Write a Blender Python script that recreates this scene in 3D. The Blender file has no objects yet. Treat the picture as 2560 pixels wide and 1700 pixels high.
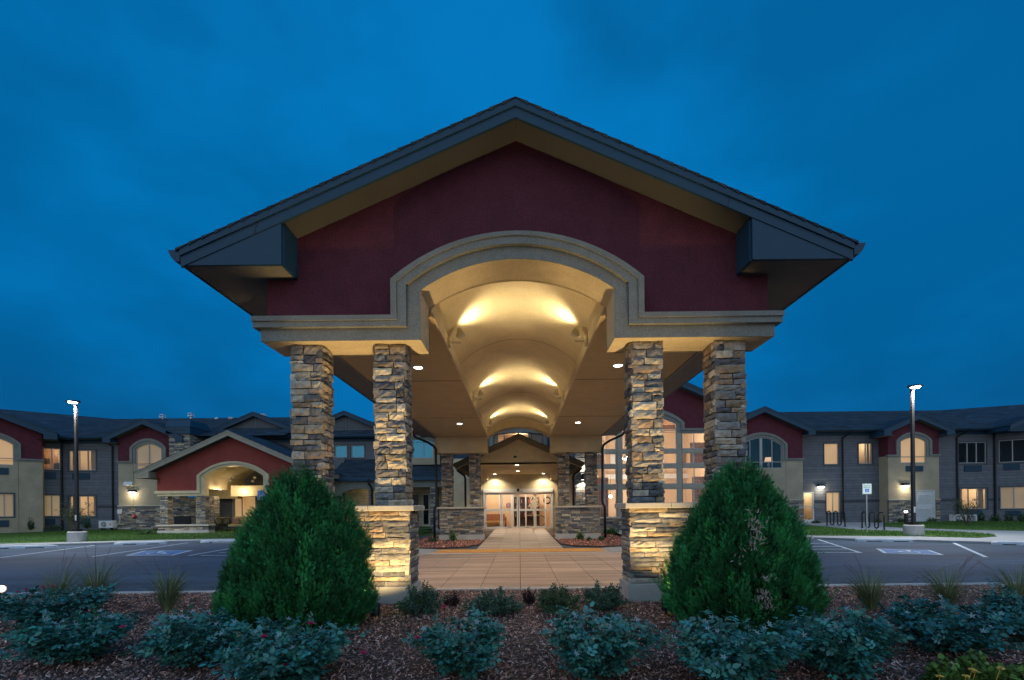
import bpy, math, random
import numpy as np
from mathutils import Vector, Matrix

random.seed(7)
C = bpy.context.scene
COL = C.collection
PI = math.pi

# ------------------------------------------------------------------ camera
F, VX, VY, ROLL, CZ = 1150.0, 1299.0, 1268.0, 0.0105, 1.5     # focal (px of a 2560 frame), centre of perspective, roll, eye height
cam_d = bpy.data.cameras.new('camera')
cam = bpy.data.objects.new('camera', cam_d); COL.objects.link(cam)
cam_d.sensor_fit = 'HORIZONTAL'; cam_d.sensor_width = 36.0
cam_d.lens = F/2560*36.0
cam_d.shift_x = -(VX-1280)/2560; cam_d.shift_y = (VY-850)/2560
cam_d.clip_start = 0.1; cam_d.clip_end = 2000
cam.matrix_world = Matrix.Translation((0, 0, CZ)) @ Matrix.Rotation(PI/2, 4, 'X') @ Matrix.Rotation(-ROLL, 4, 'Z')
C.camera = cam

# ------------------------------------------------------------------ sky (dusk): deep blue ahead, paler unseen glow added behind the viewer to light the facades
w = bpy.data.worlds.new('World'); C.world = w; w.use_nodes = True
nt = w.node_tree; nt.nodes.clear()
def N(nt, t, **kw):
    n = nt.nodes.new(t)
    for k, v in kw.items():
        if k.startswith('i_'): n.inputs[k[2:]].default_value = v
        elif k.startswith('n'): pass
        else: setattr(n, k, v)
    return n
def L(nt, a, b): nt.links.new(a, b)
def ramp(nt, stops, interp='LINEAR'):
    r = nt.nodes.new('ShaderNodeValToRGB'); r.color_ramp.interpolation = interp
    e = r.color_ramp.elements
    while len(e) < len(stops): e.new(0.5)
    for q, (p, c) in zip(e, stops):
        q.position = p; q.color = (*c, 1) if len(c) == 3 else c
    return r
def maprange(nt, src, a, b, c, d, smooth=True):
    m = nt.nodes.new('ShaderNodeMapRange'); m.interpolation_type = 'SMOOTHSTEP' if smooth else 'LINEAR'
    m.inputs['From Min'].default_value = a; m.inputs['From Max'].default_value = b
    m.inputs['To Min'].default_value = c; m.inputs['To Max'].default_value = d
    nt.links.new(src, m.inputs['Value']); return m.outputs['Result']
def mixc(nt, fac, a, b, mode='MIX'):
    m = nt.nodes.new('ShaderNodeMix'); m.data_type = 'RGBA'; m.blend_type = mode
    for s, val in ((m.inputs[0], fac), (m.inputs[6], a), (m.inputs[7], b)):
        if isinstance(val, (int, float)): s.default_value = val
        elif isinstance(val, tuple): s.default_value = (*val, 1)
        else: nt.links.new(val, s)
    return m.outputs[2]
tc = N(nt, 'ShaderNodeTexCoord'); sx = N(nt, 'ShaderNodeSeparateXYZ'); L(nt, tc.outputs['Generated'], sx.inputs[0])
elev = ramp(nt, [(0.0, (.005, .085, .235)), (0.10, (.003, .105, .295)), (0.26, (.0010, .144, .400)), (0.50, (.0006, .160, .440)), (1.0, (.002, .14, .40))])
L(nt, sx.outputs['Z'], elev.inputs[0])
mp = N(nt, 'ShaderNodeMapping'); mp.inputs['Scale'].default_value = (1.5, 1.5, 2.6); L(nt, tc.outputs['Generated'], mp.inputs[0])
cl = N(nt, 'ShaderNodeTexNoise'); cl.inputs['Scale'].default_value = 1.6; cl.inputs['Detail'].default_value = 5; cl.inputs['Roughness'].default_value = .5
L(nt, mp.outputs[0], cl.inputs['Vector'])
cf = maprange(nt, cl.outputs['Fac'], .33, .68, .78, 1.20)
cb = N(nt, 'ShaderNodeCombineColor'); [L(nt, cf, cb.inputs[i]) for i in range(3)]
front = mixc(nt, 1.0, elev.outputs[0], cb.outputs[0], 'MULTIPLY')
glow = ramp(nt, [(0.0, (.66, .68, .72)), (0.3, (.62, .76, .94)), (1.0, (.16, .42, .78))])
L(nt, sx.outputs['Z'], glow.inputs[0])
bf = maprange(nt, sx.outputs['Y'], 0.15, -0.55, 0.0, 1.0)
skyc = mixc(nt, bf, front, glow.outputs[0])
bg = N(nt, 'ShaderNodeBackground'); bg.inputs['Strength'].default_value = 1.0
L(nt, skyc, bg.inputs['Color']); wo = N(nt, 'ShaderNodeOutputWorld'); L(nt, bg.outputs[0], wo.inputs['Surface'])

C.view_settings.view_transform = 'Standard'; C.view_settings.look = 'None'
C.view_settings.exposure = 0.0; C.view_settings.gamma = 1.0
C.render.engine = 'CYCLES'
cy = C.cycles
cy.use_denoising = True
cy.max_bounces = 7; cy.diffuse_bounces = 3; cy.glossy_bounces = 3; cy.transmission_bounces = 4; cy.transparent_max_bounces = 12
cy.caustics_reflective = False; cy.caustics_refractive = False
cy.sample_clamp_indirect = 4.0

# ------------------------------------------------------------------ measuring helpers: where a photographed point stands at a known distance / on the ground
def W(px, py, d):
    u, v = px-VX, VY-py
    return Vector(((u*math.cos(ROLL)+v*math.sin(ROLL))*d/F, d, CZ+(-u*math.sin(ROLL)+v*math.cos(ROLL))*d/F))
def G(px, py, z=0.0):
    u, v = px-VX, VY-py
    zz = -u*math.sin(ROLL)+v*math.cos(ROLL)
    d = (z-CZ)*F/zz
    return Vector(((u*math.cos(ROLL)+v*math.sin(ROLL))*d/F, d, z))
def RZ(s, ox, oy):                 # reader for one enlarged view of the photo: (scale, origin)
    return lambda x, y, d: W(ox+x/s, oy+y/s, d)
Z1 = RZ(3.1066, 0, 980); Z2 = RZ(3.5646, 640, 980); Z3 = RZ(3.4081, 980, 960); Z4 = RZ(3.563, 1500, 960); Z5 = RZ(3.2667, 1840, 940)
Z8 = RZ(5.6, 1150, 1060)

# ------------------------------------------------------------------ materials
MATS = {}
def new_mat(name):
    m = bpy.data.materials.new(name); m.use_nodes = True
    return m, m.node_tree, m.node_tree.nodes['Principled BSDF']
def pmat(name, col, rough=.8, var=.12, vs=4.0, bump=0.0, bs=60.0, tint=False, metal=0.0, spec=.4, stretch=(1, 1, 1), fine=.0, fs=200.0, coat=0.0):
    if name in MATS: return MATS[name]
    m, t, b = new_mat(name)
    b.inputs['Roughness'].default_value = rough; b.inputs['Metallic'].default_value = metal
    b.inputs['Specular IOR Level'].default_value = spec
    co = N(t, 'ShaderNodeTexCoord'); mpn = N(t, 'ShaderNodeMapping'); mpn.inputs['Scale'].default_value = stretch
    L(t, co.outputs['Object'], mpn.inputs[0])
    base = None
    if tint:
        at = N(t, 'ShaderNodeAttribute'); at.attribute_name = 'tint'; base = at.outputs['Color']
    nz = N(t, 'ShaderNodeTexNoise'); nz.inputs['Scale'].default_value = vs; nz.inputs['Detail'].default_value = 6
    nz.inputs['Roughness'].default_value = .62
    L(t, mpn.outputs[0], nz.inputs['Vector'])
    f = maprange(t, nz.outputs['Fac'], .28, .72, 1-var, 1+var, False)
    if fine:
        n2 = N(t, 'ShaderNodeTexNoise'); n2.inputs['Scale'].default_value = fs; n2.inputs['Detail'].default_value = 2
        L(t, co.outputs['Object'], n2.inputs['Vector'])
        f2 = maprange(t, n2.outputs['Fac'], .3, .7, 1-fine, 1+fine, False)
        mm = N(t, 'ShaderNodeMath'); mm.operation = 'MULTIPLY'; L(t, f, mm.inputs[0]); L(t, f2, mm.inputs[1]); f = mm.outputs[0]
    cc = N(t, 'ShaderNodeCombineColor'); [L(t, f, cc.inputs[i]) for i in range(3)]
    out = mixc(t, 1.0, base if base is not None else tuple(col), cc.outputs[0], 'MULTIPLY')
    L(t, out, b.inputs['Base Color'])
    if bump:
        n3 = N(t, 'ShaderNodeTexNoise'); n3.inputs['Scale'].default_value = bs; n3.inputs['Detail'].default_value = 4
        L(t, mpn.outputs[0], n3.inputs['Vector'])
        bm = N(t, 'ShaderNodeBump'); bm.inputs['Strength'].default_value = bump; bm.inputs['Distance'].default_value = .02
        L(t, n3.outputs['Fac'], bm.inputs['Height']); L(t, bm.outputs[0], b.inputs['Normal'])
    MATS[name] = m; return m
def emat(name, col, s, base=(0.02, 0.02, 0.02)):
    if name in MATS: return MATS[name]
    m, t, b = new_mat(name)
    b.inputs['Base Color'].default_value = (*base, 1)
    b.inputs['Emission Color'].default_value = (*col, 1); b.inputs['Emission Strength'].default_value = s
    MATS[name] = m; return m
def glass(name, refl=0.05, tintc=(.95, .97, 1), mirror=0.0, gcol=(1, 1, 1)):
    if name in MATS: return MATS[name]
    m = bpy.data.materials.new(name); m.use_nodes = True; t = m.node_tree; t.nodes.clear()
    tr = N(t, 'ShaderNodeBsdfTransparent'); tr.inputs[0].default_value = (*tintc, 1)
    gl = N(t, 'ShaderNodeBsdfGlossy'); gl.inputs['Roughness'].default_value = .02; gl.inputs['Color'].default_value = (*gcol, 1)
    lw = N(t, 'ShaderNodeLayerWeight'); lw.inputs[0].default_value = .5; pw_ = N(t, 'ShaderNodeMath'); pw_.operation = 'POWER'; L(t, lw.outputs['Facing'], pw_.inputs[0]); pw_.inputs[1].default_value = 5
    ad = N(t, 'ShaderNodeMath'); ad.operation = 'ADD'; ad.use_clamp = True; L(t, pw_.outputs[0], ad.inputs[0]); ad.inputs[1].default_value = mirror+.035
    mx = N(t, 'ShaderNodeMixShader'); L(t, ad.outputs[0], mx.inputs[0]); L(t, tr.outputs[0], mx.inputs[1]); L(t, gl.outputs[0], mx.inputs[2])
    o = N(t, 'ShaderNodeOutputMaterial'); L(t, mx.outputs[0], o.inputs[0])
    MATS[name] = m; return m
def shingle_mat(name, axis):       # axis: horizontal world axis along the courses
    m, t, b = new_mat(name); b.inputs['Roughness'].default_value = .85
    co = N(t, 'ShaderNodeTexCoord'); s = N(t, 'ShaderNodeSeparateXYZ'); L(t, co.outputs['Object'], s.inputs[0])
    mz = N(t, 'ShaderNodeMath'); mz.operation = 'MULTIPLY'; mz.inputs[1].default_value = 2.4; L(t, s.outputs['Z'], mz.inputs[0])
    cv = N(t, 'ShaderNodeCombineXYZ'); L(t, s.outputs[axis], cv.inputs[0]); L(t, mz.outputs[0], cv.inputs[1])
    br = N(t, 'ShaderNodeTexBrick'); br.inputs['Scale'].default_value = 1.0; br.inputs['Brick Width'].default_value = .42; br.inputs['Row Height'].default_value = .2
    br.inputs['Mortar Size'].default_value = .012; br.inputs['Color1'].default_value = (.009, .024, .040, 1); br.inputs['Color2'].default_value = (.030, .056, .082, 1)
    br.inputs['Mortar'].default_value = (.012, .016, .022, 1); br.inputs['Bias'].default_value = -.1
    br.offset_frequency = 2; br.squash = 1
    nzv = N(t, 'ShaderNodeTexNoise'); nzv.inputs['Scale'].default_value = 9; L(t, co.outputs['Object'], nzv.inputs['Vector'])
    vm = N(t, 'ShaderNodeMixRGB'); vm.blend_type = 'ADD'; vm.inputs[0].default_value = .06; L(t, cv.outputs[0], vm.inputs[1]); L(t, nzv.outputs['Color'], vm.inputs[2])
    L(t, vm.outputs[0], br.inputs['Vector'])
    nz = N(t, 'ShaderNodeTexNoise'); nz.inputs['Scale'].default_value = 1.3; nz.inputs['Detail'].default_value = 8; L(t, co.outputs['Object'], nz.inputs['Vector'])
    f = maprange(t, nz.outputs['Fac'], .3, .7, .65, 1.35, False); cc = N(t, 'ShaderNodeCombineColor'); [L(t, f, cc.inputs[i]) for i in range(3)]
    L(t, mixc(t, 1.0, br.outputs['Color'], cc.outputs[0], 'MULTIPLY'), b.inputs['Base Color'])
    bm = N(t, 'ShaderNodeBump'); bm.inputs['Strength'].default_value = .8; bm.inputs['Distance'].default_value = .03
    L(t, br.outputs['Color'], bm.inputs['Height']); L(t, bm.outputs[0], b.inputs['Normal'])
    MATS[name] = m; return m
def siding_mat(name, col, step=.19):
    m, t, b = new_mat(name); b.inputs['Roughness'].default_value = .7
    co = N(t, 'ShaderNodeTexCoord'); s = N(t, 'ShaderNodeSeparateXYZ'); L(t, co.outputs['Object'], s.inputs[0])
    dv = N(t, 'ShaderNodeMath'); dv.operation = 'DIVIDE'; dv.inputs[1].default_value = step; L(t, s.outputs['Z'], dv.inputs[0])
    fr = N(t, 'ShaderNodeMath'); fr.operation = 'FRACT'; L(t, dv.outputs[0], fr.inputs[0])
    fl = N(t, 'ShaderNodeMath'); fl.operation = 'FLOOR'; L(t, dv.outputs[0], fl.inputs[0])
    wn = N(t, 'ShaderNodeTexWhiteNoise'); wn.noise_dimensions = '1D'; L(t, fl.outputs[0], wn.inputs['W'])
    nz = N(t, 'ShaderNodeTexNoise'); nz.inputs['Scale'].default_value = 3; nz.inputs['Detail'].default_value = 8; L(t, co.outputs['Object'], nz.inputs['Vector'])
    a = maprange(t, wn.outputs['Value'], 0, 1, .9, 1.1, False); c2 = maprange(t, nz.outputs['Fac'], .3, .7, .85, 1.15, False)
    mu = N(t, 'ShaderNodeMath'); mu.operation = 'MULTIPLY'; L(t, a, mu.inputs[0]); L(t, c2, mu.inputs[1])
    cc = N(t, 'ShaderNodeCombineColor'); [L(t, mu.outputs[0], cc.inputs[i]) for i in range(3)]
    body = mixc(t, 1.0, tuple(col), cc.outputs[0], 'MULTIPLY')
    gap = maprange(t, fr.outputs[0], .0, .10, 1.0, 0.0, False)
    L(t, mixc(t, gap, body, tuple(c*.22 for c in col)), b.inputs['Base Color'])
    inv = maprange(t, fr.outputs[0], 0.06, 1, 1, 0, False)
    bm = N(t, 'ShaderNodeBump'); bm.inputs['Strength'].default_value = 1.0; bm.inputs['Distance'].default_value = .03
    L(t, inv, bm.inputs['Height']); L(t, bm.outputs[0], b.inputs['Normal'])
    MATS[name] = m; return m

cream = pmat('cream_stucco', (.56, .47, .31), .9, .12, 3, .35, 70, fine=.14, fs=50)
creamin = pmat('cream_ceiling', (.60, .49, .30), .9, .11, 1.6, .3, 50, fine=.10, fs=45)
beige = pmat('beige_stucco', (.36, .31, .22), .92, .16, 1.2, .25, 70, fine=.14, fs=30)
red = pmat('red_stucco', (.10, .021, .034), .92, .20, 3.5, .6, 60, fine=.30, fs=38)
trimg = pmat('trim_stucco', (.20, .205, .185), .9, .16, 3, .4, 80, fine=.18, fs=50)
fascia = pmat('grey_blue_fascia', (.011, .050, .092), .6, .10, 3, .06, 40, stretch=(1, 1, 6))
soffm = pmat('soffit_board', (.062, .064, .066), .85, .08, 3, .1, 60)
eavem = pmat('eave_soffit', (.17, .165, .15), .85, .10, 3, .1, 60)
darkm = pmat('dark_bronze_metal', (.018, .022, .028), .4, .1, 5, metal=.4)
sid_g = siding_mat('grey_lap_siding', (.112, .122, .140))
sid_c = siding_mat('cream_lap_siding', (.47, .40, .28))
concrete = pmat('concrete', (.44, .43, .41), .9, .14, 2.5, .2, 60, fine=.08, fs=90)
stonecap = pmat('cast_stone_cap', (.50, .46, .38), .85, .12, 5, .2, 60, fine=.08, fs=150)
stone = pmat('ledge_stone', (.3, .25, .2), .9, .42, 11, .7, 34, tint=True, fine=.18, fs=120)
mortar = pmat('dark_mortar', (.05, .045, .04), .95)
roof_x = shingle_mat('shingles_along_x', 'X'); roof_y = shingle_mat('shingles_along_y', 'Y')
whitep = pmat('white_paint', (.62, .63, .64), .5, .06, 3)
alum = pmat('aluminium_frame', (.72, .73, .72), .4, .06, 4, metal=.1)
vinyl = pmat('window_frame_grey', (.36, .38, .38), .5, .06)
bronze = pmat('window_frame_dark', (.06, .068, .075), .5, .08)
gl_clear = glass('clear_glass', mirror=.0)
gl_dark = glass('dark_glass', mirror=-.02, tintc=(.75, .85, .9), gcol=(.3, .42, .6))
gl_mid = glass('half_reflecting_glass', mirror=.03, tintc=(.7, .85, .95), gcol=(.16, .5, .75))
gl_blue = glass('reflecting_glass', mirror=.30, tintc=(.6, .8, .9), gcol=(.16, .62, .85))
beltm = pmat('belt_board_grey', (.05, .058, .07), .7, .12, 3)
wallwarm = pmat('warm_interior_wall', (.70, .58, .42), .9, .05, 1)
wallpink = pmat('pink_interior_wall', (.68, .51, .36), .9, .05, 1)
floorw = pmat('wood_floor', (.36, .19, .09), .35, .2, 2, stretch=(1, 6, 1))
darkroom = pmat('unlit_room', (.03, .035, .04), .9)
bulb = emat('lamp_lens', (1.0, .93, .80), 16.0)
bulbw = emat('warm_lamp_lens', (1.0, .80, .50), 16.0)
cobulb = emat('cool_led_lens', (.95, .98, 1.0), 22.0)

def asphalt_mat(name, col):
    m, t, b = new_mat(name); b.inputs['Roughness'].default_value = .85; b.inputs['Specular IOR Level'].default_value = .35
    co = N(t, 'ShaderNodeTexCoord'); O = co.outputs['Object']
    def nz(scale, st, det=6):
        mpn = N(t, 'ShaderNodeMapping'); mpn.inputs['Scale'].default_value = st; L(t, O, mpn.inputs[0])
        n = N(t, 'ShaderNodeTexNoise'); n.inputs['Scale'].default_value = scale; n.inputs['Detail'].default_value = det; n.inputs['Roughness'].default_value = .65; L(t, mpn.outputs[0], n.inputs['Vector']); return n.outputs['Fac']
    fs = [maprange(t, nz(.35, (.25, 1.4, 1)), .3, .7, .66, 1.34), maprange(t, nz(1.6, (.2, 2.2, 1)), .3, .7, .82, 1.18), maprange(t, nz(30, (1, 1, 1), 2), .3, .7, .60, 1.40), maprange(t, nz(.9, (1, 1, 1), 3), .62, .72, 1.0, .70)]
    f = fs[0]
    for q in fs[1:]:
        mm = N(t, 'ShaderNodeMath'); mm.operation = 'MULTIPLY'; L(t, f, mm.inputs[0]); L(t, q, mm.inputs[1]); f = mm.outputs[0]
    wv = N(t, 'ShaderNodeTexNoise'); wv.inputs['Scale'].default_value = 1.2; L(t, O, wv.inputs['Vector'])
    ad = N(t, 'ShaderNodeMixRGB'); ad.blend_type = 'ADD'; ad.inputs[0].default_value = .5; L(t, O, ad.inputs[1]); L(t, wv.outputs['Color'], ad.inputs[2])
    vo = N(t, 'ShaderNodeTexVoronoi'); vo.feature = 'DISTANCE_TO_EDGE'; vo.inputs['Scale'].default_value = .16; L(t, ad.outputs[0], vo.inputs['Vector'])
    ck = maprange(t, vo.outputs['Distance'], 0.0, .006, .42, 1.0, False)
    mm = N(t, 'ShaderNodeMath'); mm.operation = 'MULTIPLY'; L(t, f, mm.inputs[0]); L(t, ck, mm.inputs[1]); f = mm.outputs[0]
    cc = N(t, 'ShaderNodeCombineColor'); [L(t, f, cc.inputs[i]) for i in range(3)]
    L(t, mixc(t, 1.0, tuple(col), cc.outputs[0], 'MULTIPLY'), b.inputs['Base Color'])
    bm = N(t, 'ShaderNodeBump'); bm.inputs['Strength'].default_value = .5; bm.inputs['Distance'].default_value = .01; L(t, nz(70, (1, 1, 1), 3), bm.inputs['Height']); L(t, bm.outputs[0], b.inputs['Normal'])
    MATS[name] = m; return m
# ------------------------------------------------------------------ mesh builder
class Face:                        # a vertical plane: a = metres along it, b = height, c = metres out of it (towards the viewer)
    def __init__(s, o, u, n): s.o, s.u, s.n = Vector(o), Vector(u).normalized(), Vector(n).normalized()
    def p(s, a, b, c=0.0): q = s.o+s.u*a+s.n*c; return (q.x, q.y, q.z+b)
def flat(d): return Face((0, d, 0), (1, 0, 0), (0, -1, 0))
class MB:
    def __init__(s): s.v, s.f, s.m, s.t = [], [], [], []
    def pts(s, ps): i = len(s.v); s.v += [tuple(p) for p in ps]; return list(range(i, i+len(ps)))
    def poly(s, ps, m=0, t=None): s.f.append(s.pts(ps)); s.m.append(m); s.t.append(t)
    def hexa(s, q, m=0, t=None):   # 8 corners: bottom ring 0-3, top ring 4-7
        i = s.pts(q); i0 = i[0]
        for a in ((3, 2, 1, 0), (4, 5, 6, 7), (0, 1, 5, 4), (1, 2, 6, 5), (2, 3, 7, 6), (3, 0, 4, 7)):
            s.f.append([i0+k for k in a]); s.m.append(m); s.t.append(t)
    def box(s, x0, x1, y0, y1, z0, z1, m=0, t=None):
        s.hexa([(x0, y0, z0), (x1, y0, z0), (x1, y1, z0), (x0, y1, z0), (x0, y0, z1), (x1, y0, z1), (x1, y1, z1), (x0, y1, z1)], m, t)
    def fbox(s, fc, a0, a1, b0, b1, c0, c1, m=0, t=None):
        P = fc.p
        s.hexa([P(a0, b0, c1), P(a1, b0, c1), P(a1, b0, c0), P(a0, b0, c0), P(a0, b1, c1), P(a1, b1, c1), P(a1, b1, c0), P(a0, b1, c0)], m, t)
    def band(s, fc, lo, hi, c0, c1, m=0, t=None):    # strip between two outlines [(a,b)..], from c0 (back) to c1 (front)
        P = fc.p; n = len(lo)
        for i in range(n-1):
            a, b, d, e = lo[i], lo[i+1], hi[i+1], hi[i]
            s.poly([P(*a, c1), P(*b, c1), P(*d, c1), P(*e, c1)], m, t)
            s.poly([P(*a, c0), P(*e, c0), P(*d, c0), P(*b, c0)], m, t)
            s.poly([P(*a, c1), P(*a, c0), P(*b, c0), P(*b, c1)], m, t)
            s.poly([P(*e, c1), P(*d, c1), P(*d, c0), P(*e, c0)], m, t)
        for k in (0, n-1):
            s.poly([P(*lo[k], c1), P(*hi[k], c1), P(*hi[k], c0), P(*lo[k], c0)], m, t)
    def prism(s, fc, pts, c0, c1, m=0, t=None):
        P = fc.p; n = len(pts)
        s.poly([P(*q, c1) for q in pts], m, t); s.poly([P(*q, c0) for q in reversed(pts)], m, t)
        for i in range(n):
            a, b = pts[i], pts[(i+1) % n]
            s.poly([P(*a, c1), P(*a, c0), P(*b, c0), P(*b, c1)], m, t)
    def tube(s, path, r, n=8, m=0, t=None, cap=True):
        path = [Vector(p) for p in path]; rs = r if isinstance(r, (list, tuple)) else [r]*len(path)
        rings = []; ref = None
        for i, p in enumerate(path):
            d = (path[min(i+1, len(path)-1)]-path[max(i-1, 0)]).normalized()
            if ref is None or abs(ref.dot(d)) > .98: ref = Vector((0, 0, 1)) if abs(d.z) < .9 else Vector((1, 0, 0))
            a = d.cross(ref).normalized(); b = a.cross(d).normalized(); ref = b
            rings.append(s.pts([p+(a*math.cos(2*PI*k/n)+b*math.sin(2*PI*k/n))*rs[i] for k in range(n)]))
        for i in range(len(rings)-1):
            for k in range(n):
                s.f.append([rings[i][k], rings[i][(k+1) % n], rings[i+1][(k+1) % n], rings[i+1][k]]); s.m.append(m); s.t.append(t)
        if cap:
            s.f.append(rings[0][::-1]); s.m.append(m); s.t.append(t); s.f.append(rings[-1]); s.m.append(m); s.t.append(t)
    def lathe(s, prof, cx, cy, n=16, m=0, t=None):
        rings = [s.pts([(cx+r*math.cos(2*PI*k/n), cy+r*math.sin(2*PI*k/n), z) for k in range(n)]) for r, z in prof]
        for i in range(len(rings)-1):
            for k in range(n):
                s.f.append([rings[i][k], rings[i][(k+1) % n], rings[i+1][(k+1) % n], rings[i+1][k]]); s.m.append(m); s.t.append(t)
        s.f.append(rings[0][::-1]); s.m.append(m); s.t.append(t); s.f.append(rings[-1]); s.m.append(m); s.t.append(t)
    def build(s, name, mats, parent=None, smooth=False, bevel=0.0, local=False):
        me = bpy.data.meshes.new(name)
        off = Vector((0, 0, 0))
        if parent is not None and not local: off = worldloc(parent)
        vs = [(x-off.x, y-off.y, z-off.z) for x, y, z in s.v]
        me.from_pydata(vs, [], s.f)
        mats = mats if isinstance(mats, (list, tuple)) else [mats]
        for q in mats: me.materials.append(q)
        if len(mats) > 1: me.polygons.foreach_set('material_index', s.m)
        if any(q is not None for q in s.t):
            at = me.color_attributes.new('tint', 'FLOAT_COLOR', 'CORNER'); buf = np.ones((len(me.loops), 4), np.float32)
            k = 0
            for fc, q in zip(s.f, s.t):
                if q is not None: buf[k:k+len(fc), :3] = q
                k += len(fc)
            at.data.foreach_set('color', buf.ravel())
        if smooth: me.polygons.foreach_set('use_smooth', [True]*len(me.polygons))
        me.update()
        o = bpy.data.objects.new(name, me); COL.objects.link(o)
        if parent is not None: o.parent = parent
        if bevel:
            b = o.modifiers.new('bevel', 'BEVEL'); b.width = bevel; b.segments = 2; b.limit_method = 'ANGLE'; b.angle_limit = math.radians(40)
        return o
def worldloc(o):
    p = Vector((0, 0, 0))
    while o is not None: p += o.location; o = o.parent
    return p
def big_mesh(name, verts, faces, mat, parent=None, tints=None, smooth=False):   # numpy: verts (n,3), faces (m,k)
    k = faces.shape[1]; me = bpy.data.meshes.new(name)
    if parent is not None: verts = verts-np.array(worldloc(parent))
    me.vertices.add(len(verts)); me.vertices.foreach_set('co', verts.astype(np.float32).ravel())
    me.loops.add(faces.size); me.loops.foreach_set('vertex_index', faces.astype(np.int32).ravel())
    me.polygons.add(len(faces)); me.polygons.foreach_set('loop_start', np.arange(0, faces.size, k, dtype=np.int32))
    if smooth: me.polygons.foreach_set('use_smooth', np.ones(len(faces), bool))
    me.materials.append(mat); me.update(calc_edges=True)
    if tints is not None:
        at = me.color_attributes.new('tint', 'FLOAT_COLOR', 'CORNER')
        buf = np.ones((faces.size, 4), np.float32); buf[:, :3] = np.repeat(tints, k, axis=0)
        at.data.foreach_set('color', buf.ravel())
    o = bpy.data.objects.new(name, me); COL.objects.link(o)
    if parent is not None: o.parent = parent
    return o
def thing(name, label, cat, loc=(0, 0, 0), rz=0.0, group=None):
    o = bpy.data.objects.new(name, None); COL.objects.link(o); o.empty_display_size = .2
    o.location = loc; o.rotation_euler = (0, 0, rz); o['label'] = label; o['category'] = cat
    if group: o['group'] = group
    return o
def tag(o, label, cat, group=None, kind=None):
    o['label'] = label; o['category'] = cat
    if group: o['group'] = group
    if kind: o['kind'] = kind
    return o
def struct(o): o['kind'] = 'structure'; return o
def dup(root, loc=None, rz=None, label=None):
    r = root.copy(); COL.objects.link(r)
    if loc is not None: r.location = loc
    if rz is not None: r.rotation_euler = (0, 0, rz)
    if label: r['label'] = label
    def kids(a, b):
        for ch in list(a.children):
            c = ch.copy(); COL.objects.link(c); c.parent = b; kids(ch, c)
    kids(root, r)
    return r
def lamp(kind, name, loc, power, col, parent=None, aim=None, angle=90, blend=.5, radius=.05, size=None):
    d = bpy.data.lights.new(name, kind); d.energy = power; d.color = col
    if kind == 'AREA': d.size = size or .3
    else: d.shadow_soft_size = radius
    if kind == 'SPOT': d.spot_size = math.radians(angle); d.spot_blend = blend
    o = bpy.data.objects.new(name, d); COL.objects.link(o)
    loc = Vector(loc); base = Vector((0, 0, 0))
    if parent is not None: o.parent = parent; base = worldloc(parent)
    o.location = loc-base
    if aim is not None: o.rotation_euler = (Vector(aim)-loc).to_track_quat('-Z', 'Y').to_euler()
    return o
def arc(w_, z0, top, n=20, xc=0.0):     # circular segment from (-w,z0) over `top` to (w,z0)
    h = top-z0; R = (h*h+w_*w_)/(2*h); a = math.asin(min(1, w_/R)); zc = top-R
    return [(xc+R*math.sin(-a+2*a*i/n), zc+R*math.cos(-a+2*a*i/n)) for i in range(n+1)]
def archpath(xc, end, zb, xi, spring, top, n=20):
    return [(xc-end, zb), (xc-xi, zb)]+arc(xi, spring, top, n, xc)+[(xc+xi, zb), (xc+end, zb)]

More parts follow.
